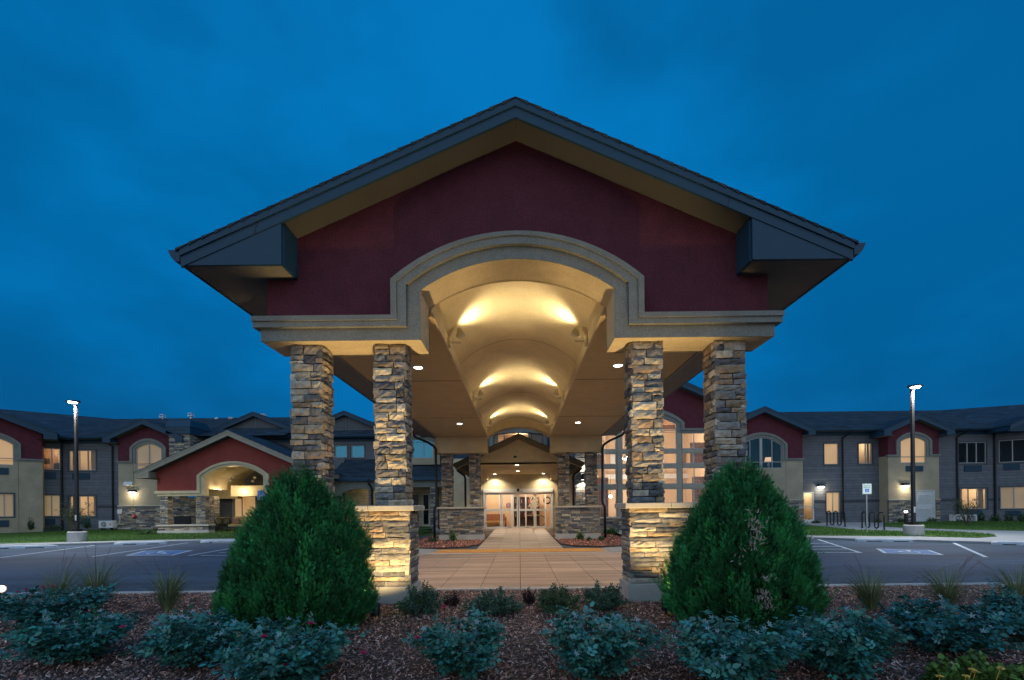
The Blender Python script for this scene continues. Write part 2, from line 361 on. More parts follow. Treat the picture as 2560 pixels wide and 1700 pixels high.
# ------------------------------------------------------------------ ledge stone
PAL = [(.34, .27, .185), (.26, .235, .205), (.40, .345, .26), (.17, .165, .165), (.29, .215, .15), (.13, .135, .15), (.47, .42, .33), (.21, .205, .20), (.10, .105, .115), (.36, .33, .29)]
def stone_face(mb, fc, a0, a1, b0, b1, hmin=.085, hmax=.14, lmin=.18, lmax=.42, depth=.055, res=(5, 3), rng=None, gap=.0065, bump=.015, edge=0.0):
    rng = rng or random.Random(1)
    b = b0
    while b < b1-.02:
        h = rng.uniform(hmin, hmax)
        if b1-(b+h) < hmin*.75: h = b1-b
        a = a0-edge*rng.uniform(.1, 1)
        aend = a1+edge*rng.uniform(.1, 1)
        while a < aend-.01:
            l = rng.uniform(lmin, lmax)*(1.25 if h < hmin*1.2 else 1)
            if aend-(a+l) < lmin*.7: l = aend-a
            parts = [(b, b+h)]
            if h > hmax*.85 and l < lmin*1.6 and rng.random() < .6:
                k = rng.uniform(.35, .65); parts = [(b, b+h*k), (b+h*k, b+h)]
            for (q0, q1) in parts:
                dpt = depth*rng.uniform(.55, 1.0); t = rng.choice(PAL); k = rng.uniform(.75, 1.2); t = tuple(c*k for c in t)
                nx, nz = res
                tl, tr_ = rng.uniform(-.3, .3)*.012, rng.uniform(-.3, .3)*.012
                sl = rng.uniform(-.009, .009); sv = rng.uniform(-.007, .007)
                ids = []
                for j in range(nz+1):
                    for i in range(nx+1):
                        u, v = i/nx, j/nz
                        e = (1-(2*u-1)**4)*(1-(2*v-1)**4)
                        c = dpt-(.014*(1-e))+rng.uniform(-bump, bump)*(.4+.6*e)+sl*(u-.5)+sv*(v-.5)
                        aa = a+gap+(l-2*gap)*u+(rng.uniform(-.006, .006) if 0 < i < nx else rng.uniform(-.003, .003)); bb = q0+gap+(q1-q0-2*gap)*v+(rng.uniform(-.004, .004))+(tl*(1-u)+tr_*u)*(1 if v in (0, 1) else .5)
                        ids.append(fc.p(aa, bb, c))
                base = mb.pts(ids); s0 = base[0]
                for j in range(nz):
                    for i in range(nx):
                        q = s0+j*(nx+1)+i; mb.f.append([q, q+1, q+nx+2, q+nx+1]); mb.m.append(0); mb.t.append(t)
                ring = [s0+i for i in range(nx+1)]+[s0+j*(nx+1)+nx for j in range(1, nz+1)]+[s0+nz*(nx+1)+i for i in range(nx-1, -1, -1)]+[s0+j*(nx+1) for j in range(nz-1, 0, -1)]
                nn = fc.n*1.0
                back = mb.pts([tuple(Vector(mb.v[q])-nn*(dpt+.03)) for q in ring])
                for i in range(len(ring)):
                    j = (i+1) % len(ring); mb.f.append([ring[j], ring[i], back[i], back[j]]); mb.m.append(0); mb.t.append(t)
            a += l
        b += h
def stone_box(mb, x0, x1, y0, y1, z0, z1, sides='FLRB', **kw):
    """stone clad block: the outer faces of the mean stone lie on the given rectangle"""
    e = kw.get('depth', .055)*.8; r = kw.get('rng')
    X0, X1, Y0, Y1 = x0+e, x1-e, y0+e, y1-e
    mb.box(X0, X1, Y0, Y1, z0, z1, 1, (.05, .045, .04))
    if 'F' in sides: stone_face(mb, Face((0, Y0, 0), (1, 0, 0), (0, -1, 0)), X0, X1, z0, z1, edge=e, **kw)
    if 'B' in sides: stone_face(mb, Face((0, Y1, 0), (-1, 0, 0), (0, 1, 0)), -X1, -X0, z0, z1, edge=e, **kw)
    if 'R' in sides: stone_face(mb, Face((X1, 0, 0), (0, 1, 0), (1, 0, 0)), Y0, Y1, z0, z1, edge=e, **kw)
    if 'L' in sides: stone_face(mb, Face((X0, 0, 0), (0, -1, 0), (-1, 0, 0)), -Y1, -Y0, z0, z1, edge=e, **kw)
# ------------------------------------------------------------------ ground
def sheet(name, pts, mat, z0=None, kind='structure'):
    mb = MB()
    if z0 is None: mb.poly(pts)
    else:
        n = len(pts); mb.poly(pts)
        for i in range(n):
            a, b = pts[i], pts[(i+1) % n]; mb.poly([a, (a[0], a[1], z0), (b[0], b[1], z0), b])
    o = mb.build(name, mat); o['kind'] = kind; return o
asphalt = asphalt_mat('asphalt', (.054, .082, .124))
grassg = pmat('lawn_soil', (.055, .085, .025), .95, .3, 1.2, .5, 60)
mulchm = pmat('mulch_ground', (.085, .055, .046), .95, .5, 9, .9, 45, fine=.4, fs=60)
pathm = pmat('sidewalk_concrete', (.29, .305, .32), .9, .16, 1.6, .25, 60, fine=.1, fs=90)
brushed = pmat('brushed_concrete', (.40, .295, .25), .6, .62, 1.3, .2, 50, tint=True, stretch=(.16, 2.4, 1), fine=.16, fs=40)
struct(sheet('terrain', [(-400, -60, -.06), (400, -60, -.06), (400, 500, -.06), (-400, 500, -.06)], grassg))
struct(sheet('car_park', [(-70, 7.9, 0), (70, 7.9, 0), (70, 24.5, 0), (-70, 24.5, 0)], asphalt))
def shade_of(c, a, b): k = random.uniform(a, b); return tuple(q*k for q in c)
# driveway slabs under the canopy
mb = MB(); joint = .75
xs = [-4.5+joint*i for i in range(13)]; ys = [7.92, 10.2, 12.5, 14.8]
for i in range(12):
    for j in range(3):
        mb.box(xs[i]+.006, xs[i+1]-.006, ys[j]+.006, ys[j+1]-.006, -.05, .012, 0, shade_of((.37, .255, .20), .93, 1.06))
struct(mb.build('driveway', brushed))
struct(sheet('driveway_joints', [(-4.5, 7.92, .004), (4.5, 7.92, .004), (4.5, 14.8, .004), (-4.5, 14.8, .004)], mortar))
# walk to the door, rising slightly
def zr(y): return .02+max(0, y-16.3)/(29-16.3)*.12
mb = MB(); yy = [14.95, 16.35, 17.9, 19.4, 20.9, 22.4, 24, 25.6, 27.3, 29.05]
for j in range(len(yy)-1):
    x_half = 2.95 if j == 0 else 1.55
    n = 8 if j == 0 else 4
    for i in range(n):
        xa = -x_half+2*x_half*i/n; xb = -x_half+2*x_half*(i+1)/n
        mb.hexa([(xa+.006, yy[j]+.006, -.05), (xb-.006, yy[j]+.006, -.05), (xb-.006, yy[j+1]-.006, -.05), (xa+.006, yy[j+1]-.006, -.05),
                 (xa+.006, yy[j]+.006, zr(yy[j])), (xb-.006, yy[j]+.006, zr(yy[j])), (xb-.006, yy[j+1]-.006, zr(yy[j+1])), (xa+.006, yy[j+1]-.006, zr(yy[j+1]))], 0, shade_of((.37, .285, .235), .92, 1.08))
struct(mb.build('entry_path', brushed))
mb = MB(); mb.box(-4.6, 4.6, 14.8, 14.95, -.05, .022); struct(mb.build('kerb', concrete))
# side walks left and right of the entry, beds, lawns
for sgn, nm in ((-1, 'sidewalk'), (1, 'sidewalk')):
    pts = [(2.95, 14.95), (6.2, 15.2), (8.5, 19.0), (14, 21.5), (14, 22.8), (8, 20.6), (4.8, 17.3), (2.95, 16.4)] if sgn < 0 else [(2.95, 14.95), (6.2, 15.2), (8.0, 19.6), (12.5, 20.4), (12.5, 21.6), (7.5, 20.9), (4.8, 17.3), (2.95, 16.4)]
    pts = [(sgn*x, y, .03) for x, y in pts]
    if sgn < 0: pts = pts[::-1]
    sheet(nm, pts, pathm, -.05)
for sgn in (-1, 1):
    pts = [(1.6, 29), (1.6, 18.2), (2.0, 17.2), (2.8, 16.8), (4.2, 16.75), (4.9, 17.6), (5.0, 19.5), (4.6, 24), (4.6, 29)]
    pts = [(sgn*x, y, .05) for x, y in pts]
    sheet('mulch_bed', pts if sgn > 0 else pts[::-1], mulchm, -.05)
    if sgn < 0: sheet('sidewalk', [(-5.1, 19.2, .06), (-5.1, 21.2, .06), (-14, 22.6, .06), (-14, 20.9, .06)], pathm, -.05)
    else: sheet('sidewalk', [(5.1, 19.4, .06), (13, 20.4, .06), (13, 21.6, .06), (5.1, 21.1, .06)], pathm, -.05)
sheet('planting_bed', [(-40, -8, .1), (40, -8, .1), (40, 7.78, .1), (-40, 7.78, .1)], mulchm, -.05)
mb = MB()
for i in range(14): mb.box(-42+6*i+.006, -36+6*i-.006, 7.78, 7.92, -.05, .125)
struct(mb.build('kerb', concrete, bevel=.02))

# yellow tactile strip
yel = pmat('yellow_tactile', (.62, .30, .075), .7, .14, 3, fine=.12, fs=60)
t = thing('tactile_paving', 'yellow tactile warning strip of domed tiles across the entry walk', 'tactile paving', (0, 15.6, .02))
nt_ = 5
for i in range(nt_):
    mb = MB(); xa = -2.8+5.6*i/nt_+.008; xb = -2.8+5.6*(i+1)/nt_-.008
    mb.box(xa, xb, 15.12, 16.2, .005, .034)
    nx, ny = 15, 14
    for p in range(nx):
        for q in range(ny):
            cx = xa+(xb-xa)*(p+.5)/nx; cyy = 15.12+1.08*(q+.5)/ny
            mb.lathe([(.02, .034), (.014, .041)], cx, cyy, 6)
    mb.build('tile', yel, t)

# ------------------------------------------------------------------ gable roof kit
def gable_roof(root, fc, xc, zt, s, half, hb, cf, cb, wall_half, ret=None, retz=None, roofm=roof_y, courses=12, gutter=True, fm=fascia, sm=soffm, sides=(-1, 1), wedge=True):
    e0 = half+.05
    mb = MB()
    for sg in sides:
        for i in range(courses):
            x0, x1 = e0*i/courses, e0*(i+1)/courses
            za, zb_ = zt-s*x0, zt-s*x1
            pts = [(xc+sg*x0, za+.03), (xc+sg*x1, zb_+.005), (xc+sg*x1, zb_+.046), (xc+sg*x0, za+.034)]
            if sg < 0: pts = pts[::-1]
            mb.prism(fc, pts, cb, cf+.035)
    mb.build('roof', roofm, root)
    lo = [(xc-half, zt-s*half-hb), (xc, zt-hb), (xc+half, zt-s*half-hb)]; hi = [(xc-half, zt-s*half), (xc, zt), (xc+half, zt-s*half)]
    if len(sides) == 1: k = slice(0, 2) if sides[0] < 0 else slice(1, 3); lo, hi = lo[k], hi[k]
    mb = MB(); mb.band(fc, lo, hi, cf-.04, cf)
    mb.band(fc, [(a, b-.075) for a, b in hi], [(a, b+.02) for a, b in hi], cf+.002, cf+.022)
    if half > 4.5:
        for q in (-3.62, 2.9):
            zq = zt-s*abs(q); mb.prism(fc, [(xc+q, zq-hb+.01), (xc+q+.012, zq-hb+.01), (xc+q+.07, zq-.02), (xc+q+.058, zq-.02)], cf-.01, cf+.003, 1)
    mb.build('rake_board', [fm, darkm], root)
    mb = MB(); zs = zt-hb+.03
    for sg in sides:
        r = ret if ret else half
        mb.poly([fc.p(xc, zs, cf-.02), fc.p(xc+sg*r, zs-s*r, cf-.02), fc.p(xc+sg*r, zs-s*r, -.1), fc.p(xc, zs, -.1)])
    mb.build('soffit', sm, root)
    if ret:
        mb = MB()
        for sg in sides:
            mb.poly([fc.p(xc+sg*(wall_half-.2), retz+.004, cf-.03), fc.p(xc+sg*half, retz+.004, cf-.03), fc.p(xc+sg*half, retz+.004, cb), fc.p(xc+sg*(wall_half-.2), retz+.004, cb)])
        mb.build('eave_soffit', eavem, root)
    if ret:
        for sg in sides:
            mb = MB()
            zr_ = zt-hb-s*ret; zh = zt-s*half-hb
            pts = [(xc+sg*ret, retz), (xc+sg*half, retz), (xc+sg*half, max(zh, retz)+.004), (xc+sg*ret, zr_)]
            mb.prism(fc, pts if sg > 0 else pts[::-1], cf-.06, cf-.012)
            mb.fbox(fc, *sorted((xc+sg*(ret-.02), xc+sg*(ret+.02))), retz, zr_+.02, -.1, cf-.062)
            mb.build('eave_return', fm, root)
            mb = MB(); mb.poly([fc.p(xc+sg*ret, retz+.002, cf-.02), fc.p(xc+sg*half, retz+.002, cf-.02), fc.p(xc+sg*half, retz+.002, -.02), fc.p(xc+sg*ret, retz+.002, -.02)])
            mb.build('soffit', eavem, root)
    for sg in sides:
        ze = zt-s*half; zb0 = retz if retz else ze-hb
        mb = MB(); mb.fbox(fc, *sorted((xc+sg*(half-.03), xc+sg*half)), zb0-.01, ze, cb, cf-.045); mb.build('eave_fascia', fm, root)
        if gutter:
            mb = MB(); g = lambda q: [(xc+sg*(half+a), ze+b) for a, b in q]
            pts = g([(0.006, -.15), (.07, -.15), (.13, -.08), (.165, .0), (.15, .01), (.006, .005)])
            mb.prism(fc, pts if sg > 0 else pts[::-1], cb, cf+.01); mb.build('gutter', fm, root)

# ------------------------------------------------------------------ porte cochere
PC = thing('porte_cochere', 'large entrance canopy on stone columns with maroon gable and vaulted ceiling', 'canopy', (0, 6.7, .1))
BF, BB = 6.70, 7.36                # near beam front / back
XO, X1, X2 = 1.413, 1.607, 1.803   # opening half width, step between mouldings, outer moulding
face = flat(BF)
p_in = archpath(0, 3.735, 3.95, XO, 4.67, 5.115, 24)
p_md = archpath(0, 3.735, 4.13, X1, 4.73, 5.30, 24)
p_md2 = archpath(0, 3.82, 4.13, X1, 4.73, 5.30, 24)
p_out = archpath(0, 3.82, 4.27, X2, 4.79, 5.455, 24)
mb = MB(); mb.band(face, p_in, p_md, BF-BB, 0, 0)
mb.build('beam', cream, PC)
mb = MB(); mb.band(face, p_in, p_md, .002, .012); mb.build('trim_band', trimg, PC)
mb = MB(); mb.band(face, p_md2, p_out, -.1, .075)
lo = archpath(0, 3.83, 4.215, X1+.13, 4.765, 5.412, 24); hi = archpath(0, 3.83, 4.285, X2+.02, 4.80, 5.472, 24)
mb.band(face, lo, hi, .076, .10); mb.build('moulding', trimg, PC)
def gable_wall(mb, fc, xc, wh, outer, zt, hb, s, c):
    """wall above a moulding outline up to the rake"""
    top = lambda x: zt-hb+.05-s*abs(x-xc)
    n = len(outer); pts = outer
    for i in range(n-1):
        (a0, b0), (a1, b1) = pts[i], pts[i+1]
        a0c, a1c = max(xc-wh, min(xc+wh, a0)), max(xc-wh, min(xc+wh, a1))
        if a1c-a0c < 1e-4: continue
        xsub = [a0c]+([xc] if a0c < xc < a1c else [])+[a1c]
        for p, q in zip(xsub, xsub[1:]):
            zb0 = b0+(b1-b0)*(p-a0)/(a1-a0); zb1 = b0+(b1-b0)*(q-a0)/(a1-a0)
            if top(p) <= zb0 and top(q) <= zb1: continue
            mb.poly([fc.p(p, zb0-.02, c), fc.p(q, zb1-.02, c), fc.p(q, max(top(q), zb1), c), fc.p(p, max(top(p), zb0), c)])
mb = MB(); gable_wall(mb, face, 0, 3.69, p_out, 7.09, .22, .435, -.08)
for sg in (-1, 1): mb.box(*sorted((sg*3.69, sg*3.62)), 6.79, 7.36, 4.2, 5.3)
mb.build('gable_wall', red, PC)
gable_roof(PC, flat(6.78), 0, 7.09, .435, 4.63, .22, .45, -15.3, 3.72, ret=3.25, retz=4.885, courses=26)
# rear gable closing the roof
mb = MB(); mb.poly([(-3.7, 21.9, 5.3), (3.7, 21.9, 5.3), (3.7, 21.9, 5.4), (0, 21.9, 6.9), (-3.7, 21.9, 5.4)]); mb.build('gable_wall', red, PC)
# ceilings
tanceil = pmat('tan_ceiling', (.50, .385, .215), .9, .08, 1.5, .15, 70, fine=.08, fs=90)
RF, RB_ = 20.57, 21.23
for sg in (-1, 1):
    mb = MB(); mb.box(*sorted((sg*XO, sg*3.72)), BB-.02, RF, 4.68, 4.74)
    for yj in (11.5, 16.2): mb.box(*sorted((sg*(XO+.01), sg*3.70)), yj-.008, yj+.008, 4.674, 4.679, 1)
    mb.build('ceiling', [tanceil, mortar], PC)
    mb = MB(); mb.box(*sorted((sg*3.70, sg*3.76)), BB, RF, 4.645, 4.90); mb.build('ceiling_edge', trimg, PC)
    mb = MB(); mb.box(*sorted((sg*XO, sg*(XO-.035))), BB, RF, 4.66, 4.91); mb.build('ledge', cream, PC)
va = arc(XO, 4.91, 5.525, 30)
mb = MB(); ysub = [BB+(RF-BB)*i/24 for i in range(25)]
for j in range(24):
    for i in range(30):
        a, b = va[i], va[i+1]
        mb.poly([(a[0], ysub[j], a[1]), (a[0], ysub[j+1], a[1]), (b[0], ysub[j+1], b[1]), (b[0], ysub[j], b[1])])
for yj in (11.0, 16.1):
    for i in range(30):
        a, b = va[i], va[i+1]
        mb.poly([(a[0], yj-.009, a[1]-.004), (a[0], yj+.009, a[1]-.004), (b[0], yj+.009, b[1]-.004), (b[0], yj-.009, b[1]-.004)], 1)
vo = mb.build('vault', [creamin, mortar], PC, smooth=True)
# inside face of the near beam and the whole rear beam
pc = [(-3.74, 4.68), (-XO, 4.68)]+arc(XO, 4.91, 5.525, 24)+[(XO, 4.68), (3.74, 4.68)]
p_in2 = archpath(0, 3.74, 3.95, XO, 4.67, 5.115, 24)
mb = MB(); mb.band(flat(BB-.05), p_in2, pc, -.04, -.001); mb.build('beam', creamin, PC)
p_r = archpath(0, 3.74, 3.95, XO, 4.67, 5.13, 24)
mb = MB(); mb.band(flat(RF), p_r, pc, RF-RB_, 0); mb.build('beam', creamin, PC)

# stone columns and pillars
rg = random.Random(11)
ck = dict(hmin=.08, hmax=.14, lmin=.14, lmax=.36, depth=.065, rng=rg)
def pillar(sg, y0, y1, x0, x1, cols, z_base, footz, capz, top, big, foot_over=0.02, cy0=None, cy1=None):
    xa, xb = sorted((sg*x0, sg*x1))
    kw = dict(ck, res=(6, 3), hmin=.055, hmax=.10, lmin=.22, lmax=.48, depth=.05, gap=.004, bump=.010) if big else dict(ck, res=(2, 1), hmin=.07, hmax=.12, lmin=.2, lmax=.45)
    mb = MB(); stone_box(mb, xa, xb, y0, y1, footz, capz-.08, **kw)
    pl = mb.build('pillar_base', [stone, mortar], PC)
    mb = MB(); mb.box(xa-foot_over, xb+foot_over, y0-foot_over, y1+foot_over, z_base-.1, footz); mb.build('footing', concrete, pl, bevel=.012)
    mb = MB(); n = 3; xs_ = [xa-.075+(xb-xa+.15)*k/n for k in range(n+1)]
    for k in range(n): mb.box(xs_[k]+.004, xs_[k+1]-.004, y0-.085, y1+.085, capz-.08, capz)
    mb.build('cap', stonecap, pl, bevel=.01)
    for (c0, c1) in cols:
        ca, cb2 = sorted((sg*c0, sg*c1))
        kw2 = dict(ck, res=(5, 3)) if big else dict(ck, res=(2, 2), hmin=.07, hmax=.12)
        mb = MB(); stone_box(mb, ca, cb2, cy0, cy1, capz, top+.0, **kw2); mb.build('column', [stone, mortar], PC)
for sg in (-1, 1):
    pillar(sg, 6.73, 7.33, 1.60, 3.47, [(1.665, 2.165), (2.90, 3.40)], .1, .36, 1.545, 3.95, True, cy0=6.82, cy1=7.27)
    pillar(sg, 20.65, 21.2, 1.63, 3.62, [(1.75, 2.27), (3.0, 3.53)], .05, .29, 1.54, 3.95, False, cy0=20.72, cy1=21.15)
# downspouts at the rear corners
for sg in (-1, 1):
    k = lambda x, y, z: (sg*x, y, z)
    mb = MB(); mb.tube([k(4.70, 20.35, 5.0), k(4.68, 20.35, 4.80), k(4.60, 20.37, 4.66), k(4.05, 20.45, 4.42), k(3.80, 20.5, 4.27), k(3.72, 20.52, 4.1), k(3.70, 20.52, 1.80), k(3.72, 20.52, 1.62), k(3.80, 20.5, 1.50), k(3.80, 20.5, .10)], .055, 10)
    mb.build('downspout', darkm, PC, smooth=True)

# vault floodlights on the ledges
def flood(name, loc, sg, label, power=84):
    t = thing(name, label, 'floodlight', loc, 0, 'floodlights along the vault ledges')
    x, y, z = loc
    mb = MB(); mb.box(*sorted((x, x-sg*.06)), y-.07, y+.07, z-.12, z+.08); mb.build('base_box', cream_fix, t, bevel=.01)
    mb = MB(); mb.tube([(x-sg*.05, y-.02, z-.03), (x-sg*.26, y-.02, z-.03)], .028, 8); mb.build('sensor', cream_fix, t)
    dirv = Vector((-sg*.74, .0, .67)).normalized(); p0 = Vector((x-sg*.16, y, z+.06))
    mb = MB(); mb.tube([(x-sg*.05, y, z), p0], .016, 6); mb.build('arm', cream_fix, t)
    mb = MB(); mb.tube([p0, p0+dirv*.05, p0+dirv*.15, p0+dirv*.17], [.03, .055, .115, .115], 14, cap=False)
    mb.poly([tuple(p0+dirv*.0+Vector((0.03*math.cos(a), .03*math.sin(a), 0))) for a in [k*PI/4 for k in range(8)]])
    mb.build('lamp_head', cream_fix, t, smooth=True)
    a = dirv.orthogonal().normalized(); b = dirv.cross(a)
    mb = MB(); mb.poly([tuple(p0+dirv*.12+(a*math.cos(q*PI/8)+b*math.sin(q*PI/8))*.09) for q in range(16)]); mb.build('lens', bulbw, t)
    lamp('SPOT', 'flood_beam', p0+dirv*.19, power, (1.0, .82, .50), t, p0+dirv*1.0, 130, .9, .06)
    return t
cream_fix = pmat('cream_fixture_paint', (.60, .53, .38), .45, .04)
for nm, y in (('nearest to the gable', 9.08), ('midway along the vault', 13.85), ('closest to the entrance doors', 18.7)):
    for sg in (-1, 1):
        flood('floodlight', (sg*(XO-.04), y, 4.79), sg, 'cream floodlight on the %s ledge, %s' % ('left' if sg < 0 else 'right', nm))
# recessed downlights in the flat ceilings
def downlight(loc, label, power, group, r=.095, col=(1.0, .85, .62)):
    t = thing('downlight', label, 'downlight', loc, 0, group)
    x, y, z = loc
    mb = MB(); n = 20
    for i in range(n):
        a, b = 2*PI*i/n, 2*PI*(i+1)/n
        mb.poly([(x+r*1.25*math.cos(a), y+r*1.25*math.sin(a), z-.004), (x+r*math.cos(a), y+r*math.sin(a), z-.006), (x+r*math.cos(b), y+r*math.sin(b), z-.006), (x+r*1.25*math.cos(b), y+r*1.25*math.sin(b), z-.004)])
    mb.build('ring', whitep, t)
    mb = MB(); mb.poly([(x+r*math.cos(2*PI*i/n), y+r*math.sin(2*PI*i/n), z-.005) for i in range(n)][::-1]); mb.build('lens', bulb, t)
    lamp('SPOT', 'downlight_beam', (x, y, z-.03), power, col, t, (x, y, 0), 140, .7, .08)
for sg, sd in ((-1, 'left'), (1, 'right')):
    downlight((sg*2.26, 10.4, 4.68), 'round downlight in the %s flat ceiling near the front columns' % sd, 400, 'downlights in the flat ceilings')
    downlight((sg*2.24, 17.4, 4.68), 'round downlight in the %s flat ceiling near the rear beam' % sd, 400, 'downlights in the flat ceilings')
# ground uplights at the near pillars
def uplight(loc, aim, label, power, angle=95, col=(1.0, .68, .30)):
    t = thing('ground_spotlight', label, 'ground light', loc, 0, 'ground spotlights in the planting bed')
    p = Vector(loc); d = (Vector(aim)-p).normalized()
    mb = MB(); mb.tube([p+Vector((0, 0, -.12)), p+Vector((0, 0, .03))], .018, 8); mb.build('stake', darkm, t)
    q = p+Vector((0, 0, .06))
    mb = MB(); mb.tube([q-d*.07, q-d*.05, q+d*.08, q+d*.10], [.03, .055, .06, .06], 12, cap=False); mb.build('lamp_head', darkm, t, smooth=True)
    a = d.orthogonal().normalized(); b = d.cross(a)
    mb = MB(); mb.poly([tuple(q+d*.06+(a*math.cos(k*PI/6)+b*math.sin(k*PI/6))*.052) for k in range(12)]); mb.build('lens', bulbw, t)
    lamp('SPOT', 'spotlight_spill', q+d*.11, power, col, t, aim, angle, .75, .03)
    if power > 50: lamp('SPOT', 'spotlight_beam', q+d*.11, power*2.2, col, t, (aim[0], 6.75, 5.6), 46, .6, .03)
uplight((-1.85, 5.86, .13), (-2.2, 6.9, 1.8), 'ground spotlight beside the left arborvitae, aimed up the stone pillar', 190, 124)
uplight((1.85, 5.86, .16), (2.2, 6.9, 2.1), 'ground spotlight beside the right arborvitae, aimed up the stone pillar', 190, 104)
# ------------------------------------------------------------------ facade kit
CAMP = Vector((0, 0, CZ))
def hit(fc, P):                    # a measured view direction meets a facade plane -> (along, height)
    d = P-CAMP; t = (fc.o-CAMP).dot(fc.n)/d.dot(fc.n); q = CAMP+d*t
    return (q-fc.o).dot(fc.u), q.z-fc.o.z
def fr(fc, Zf, x0, y0, x1, y1):
    ym, xm = (y0+y1)/2, (x0+x1)/2
    return (hit(fc, Zf(x0, ym, 30))[0], hit(fc, Zf(x1, ym, 30))[0], hit(fc, Zf(xm, y1, 30))[1], hit(fc, Zf(xm, y0, 30))[1])
def fwall(mb, fc, a0, a1, b0, b1, ops=(), c=0.0, m=0, rev=.12):
    ops = [(max(a0, o[0]), min(a1, o[1]), max(b0, o[2]), min(b1, o[3])) for o in ops if o[1] > a0 and o[0] < a1 and o[3] > b0 and o[2] < b1]
    As = sorted(set([a0, a1]+[q for o in ops for q in o[:2]])); Bs = sorted(set([b0, b1]+[q for o in ops for q in o[2:]]))
    for i in range(len(As)-1):
        for j in range(len(Bs)-1):
            am, bm = (As[i]+As[i+1])/2, (Bs[j]+Bs[j+1])/2
            if any(o[0] < am < o[1] and o[2] < bm < o[3] for o in ops): continue
            mb.poly([fc.p(As[i], Bs[j], c), fc.p(As[i+1], Bs[j], c), fc.p(As[i+1], Bs[j+1], c), fc.p(As[i], Bs[j+1], c)], m)
    for (p, q, r, t) in ops:
        mb.poly([fc.p(p, r, c), fc.p(p, t, c), fc.p(p, t, c-rev), fc.p(p, r, c-rev)], m)
        mb.poly([fc.p(q, r, c), fc.p(q, r, c-rev), fc.p(q, t, c-rev), fc.p(q, t, c)], m)
        mb.poly([fc.p(p, t, c), fc.p(q, t, c), fc.p(q, t, c-rev), fc.p(p, t, c-rev)], m)
        mb.poly([fc.p(p, r, c), fc.p(p, r, c-rev), fc.p(q, r, c-rev), fc.p(q, r, c)], m)
def shade_mat(name, c_hi, c_lo, s):
    m, t, b = new_mat(name); b.inputs['Base Color'].default_value = (.4, .3, .2, 1); b.inputs['Roughness'].default_value = .9
    co = N(t, 'ShaderNodeTexCoord'); mpn = N(t, 'ShaderNodeMapping'); mpn.inputs['Scale'].default_value = (.9, .9, .5); L(t, co.outputs['Object'], mpn.inputs[0])
    nz = N(t, 'ShaderNodeTexNoise'); nz.inputs['Scale'].default_value = .9; nz.inputs['Detail'].default_value = 3; L(t, mpn.outputs[0], nz.inputs['Vector'])
    r = ramp(t, [(.3, c_lo), (.7, c_hi)]); L(t, nz.outputs['Fac'], r.inputs[0]); L(t, r.outputs[0], b.inputs['Emission Color'])
    b.inputs['Emission Strength'].default_value = s; MATS[name] = m; return m
lit_shade = shade_mat('backlit_window_shade', (1.0, .58, .22), (.72, .38, .13), .52)
lit_dim = shade_mat('dim_backlit_shade', (.42, .26, .10), (.20, .12, .045), .55)
curtain = pmat("striped_curtain", (.62, .36, .26), .9, .35, 2.2, stretch=(.6, .6, 5))
drape = pmat('plain_drape', (.34, .24, .15), .9, .15, 4)
blind = pmat('window_blind', (.10, .12, .14), .8, .1)
def room(root, fc, r, depth=2.4, power=22, col=(1.0, .80, .52), wall=None, light=True, grow=.35, fl=None):
    a0, a1, b0, b1 = r; wall = wall or wallwarm
    A0, A1, B0, B1 = a0-grow, a1+grow, b0-.3, b1+.25
    mb = MB(); P = fc.p; c0, c1 = -.14, -depth
    mb.poly([P(A0, B0, c1), P(A1, B0, c1), P(A1, B1, c1), P(A0, B1, c1)]); mb.poly([P(A0, B0, c0), P(A0, B0, c1), P(A0, B1, c1), P(A0, B1, c0)])
    mb.poly([P(A1, B0, c1), P(A1, B0, c0), P(A1, B1, c0), P(A1, B1, c1)]); mb.poly([P(A0, B1, c1), P(A1, B1, c1), P(A1, B1, c0), P(A0, B1, c0)])
    mb.poly([P(A0, B0, c0), P(A1, B0, c0), P(A1, B0, c1), P(A0, B0, c1)], 1)
    k = random.Random(int(a0*100)+int(b0*10))
    xs = a0+(a1-a0)*k.uniform(.2, .8)               # a door casing, a picture and a cabinet on the far wall
    mb.fbox(fc, xs-.45, xs+.4, B0, B0+2.05, c1+.01, c1+.05, 1)
    mb.fbox(fc, a0+(a1-a0)*.05, a0+(a1-a0)*.05+.5, b0+.55, b0+.95, c1+.02, c1+.05, 2)
    mb.fbox(fc, a1-.5, a1+.1, B0, b0+.6, c1+.02, c1+.5, 2)
    o = mb.build('room', [wall, fl or floorw, darkm], root)
    if light: lamp('POINT', 'room_light', P((a0+a1)/2+.2, B1-.25, (c0+c1)/2), power*1.6, col, root, radius=.12)
    return o
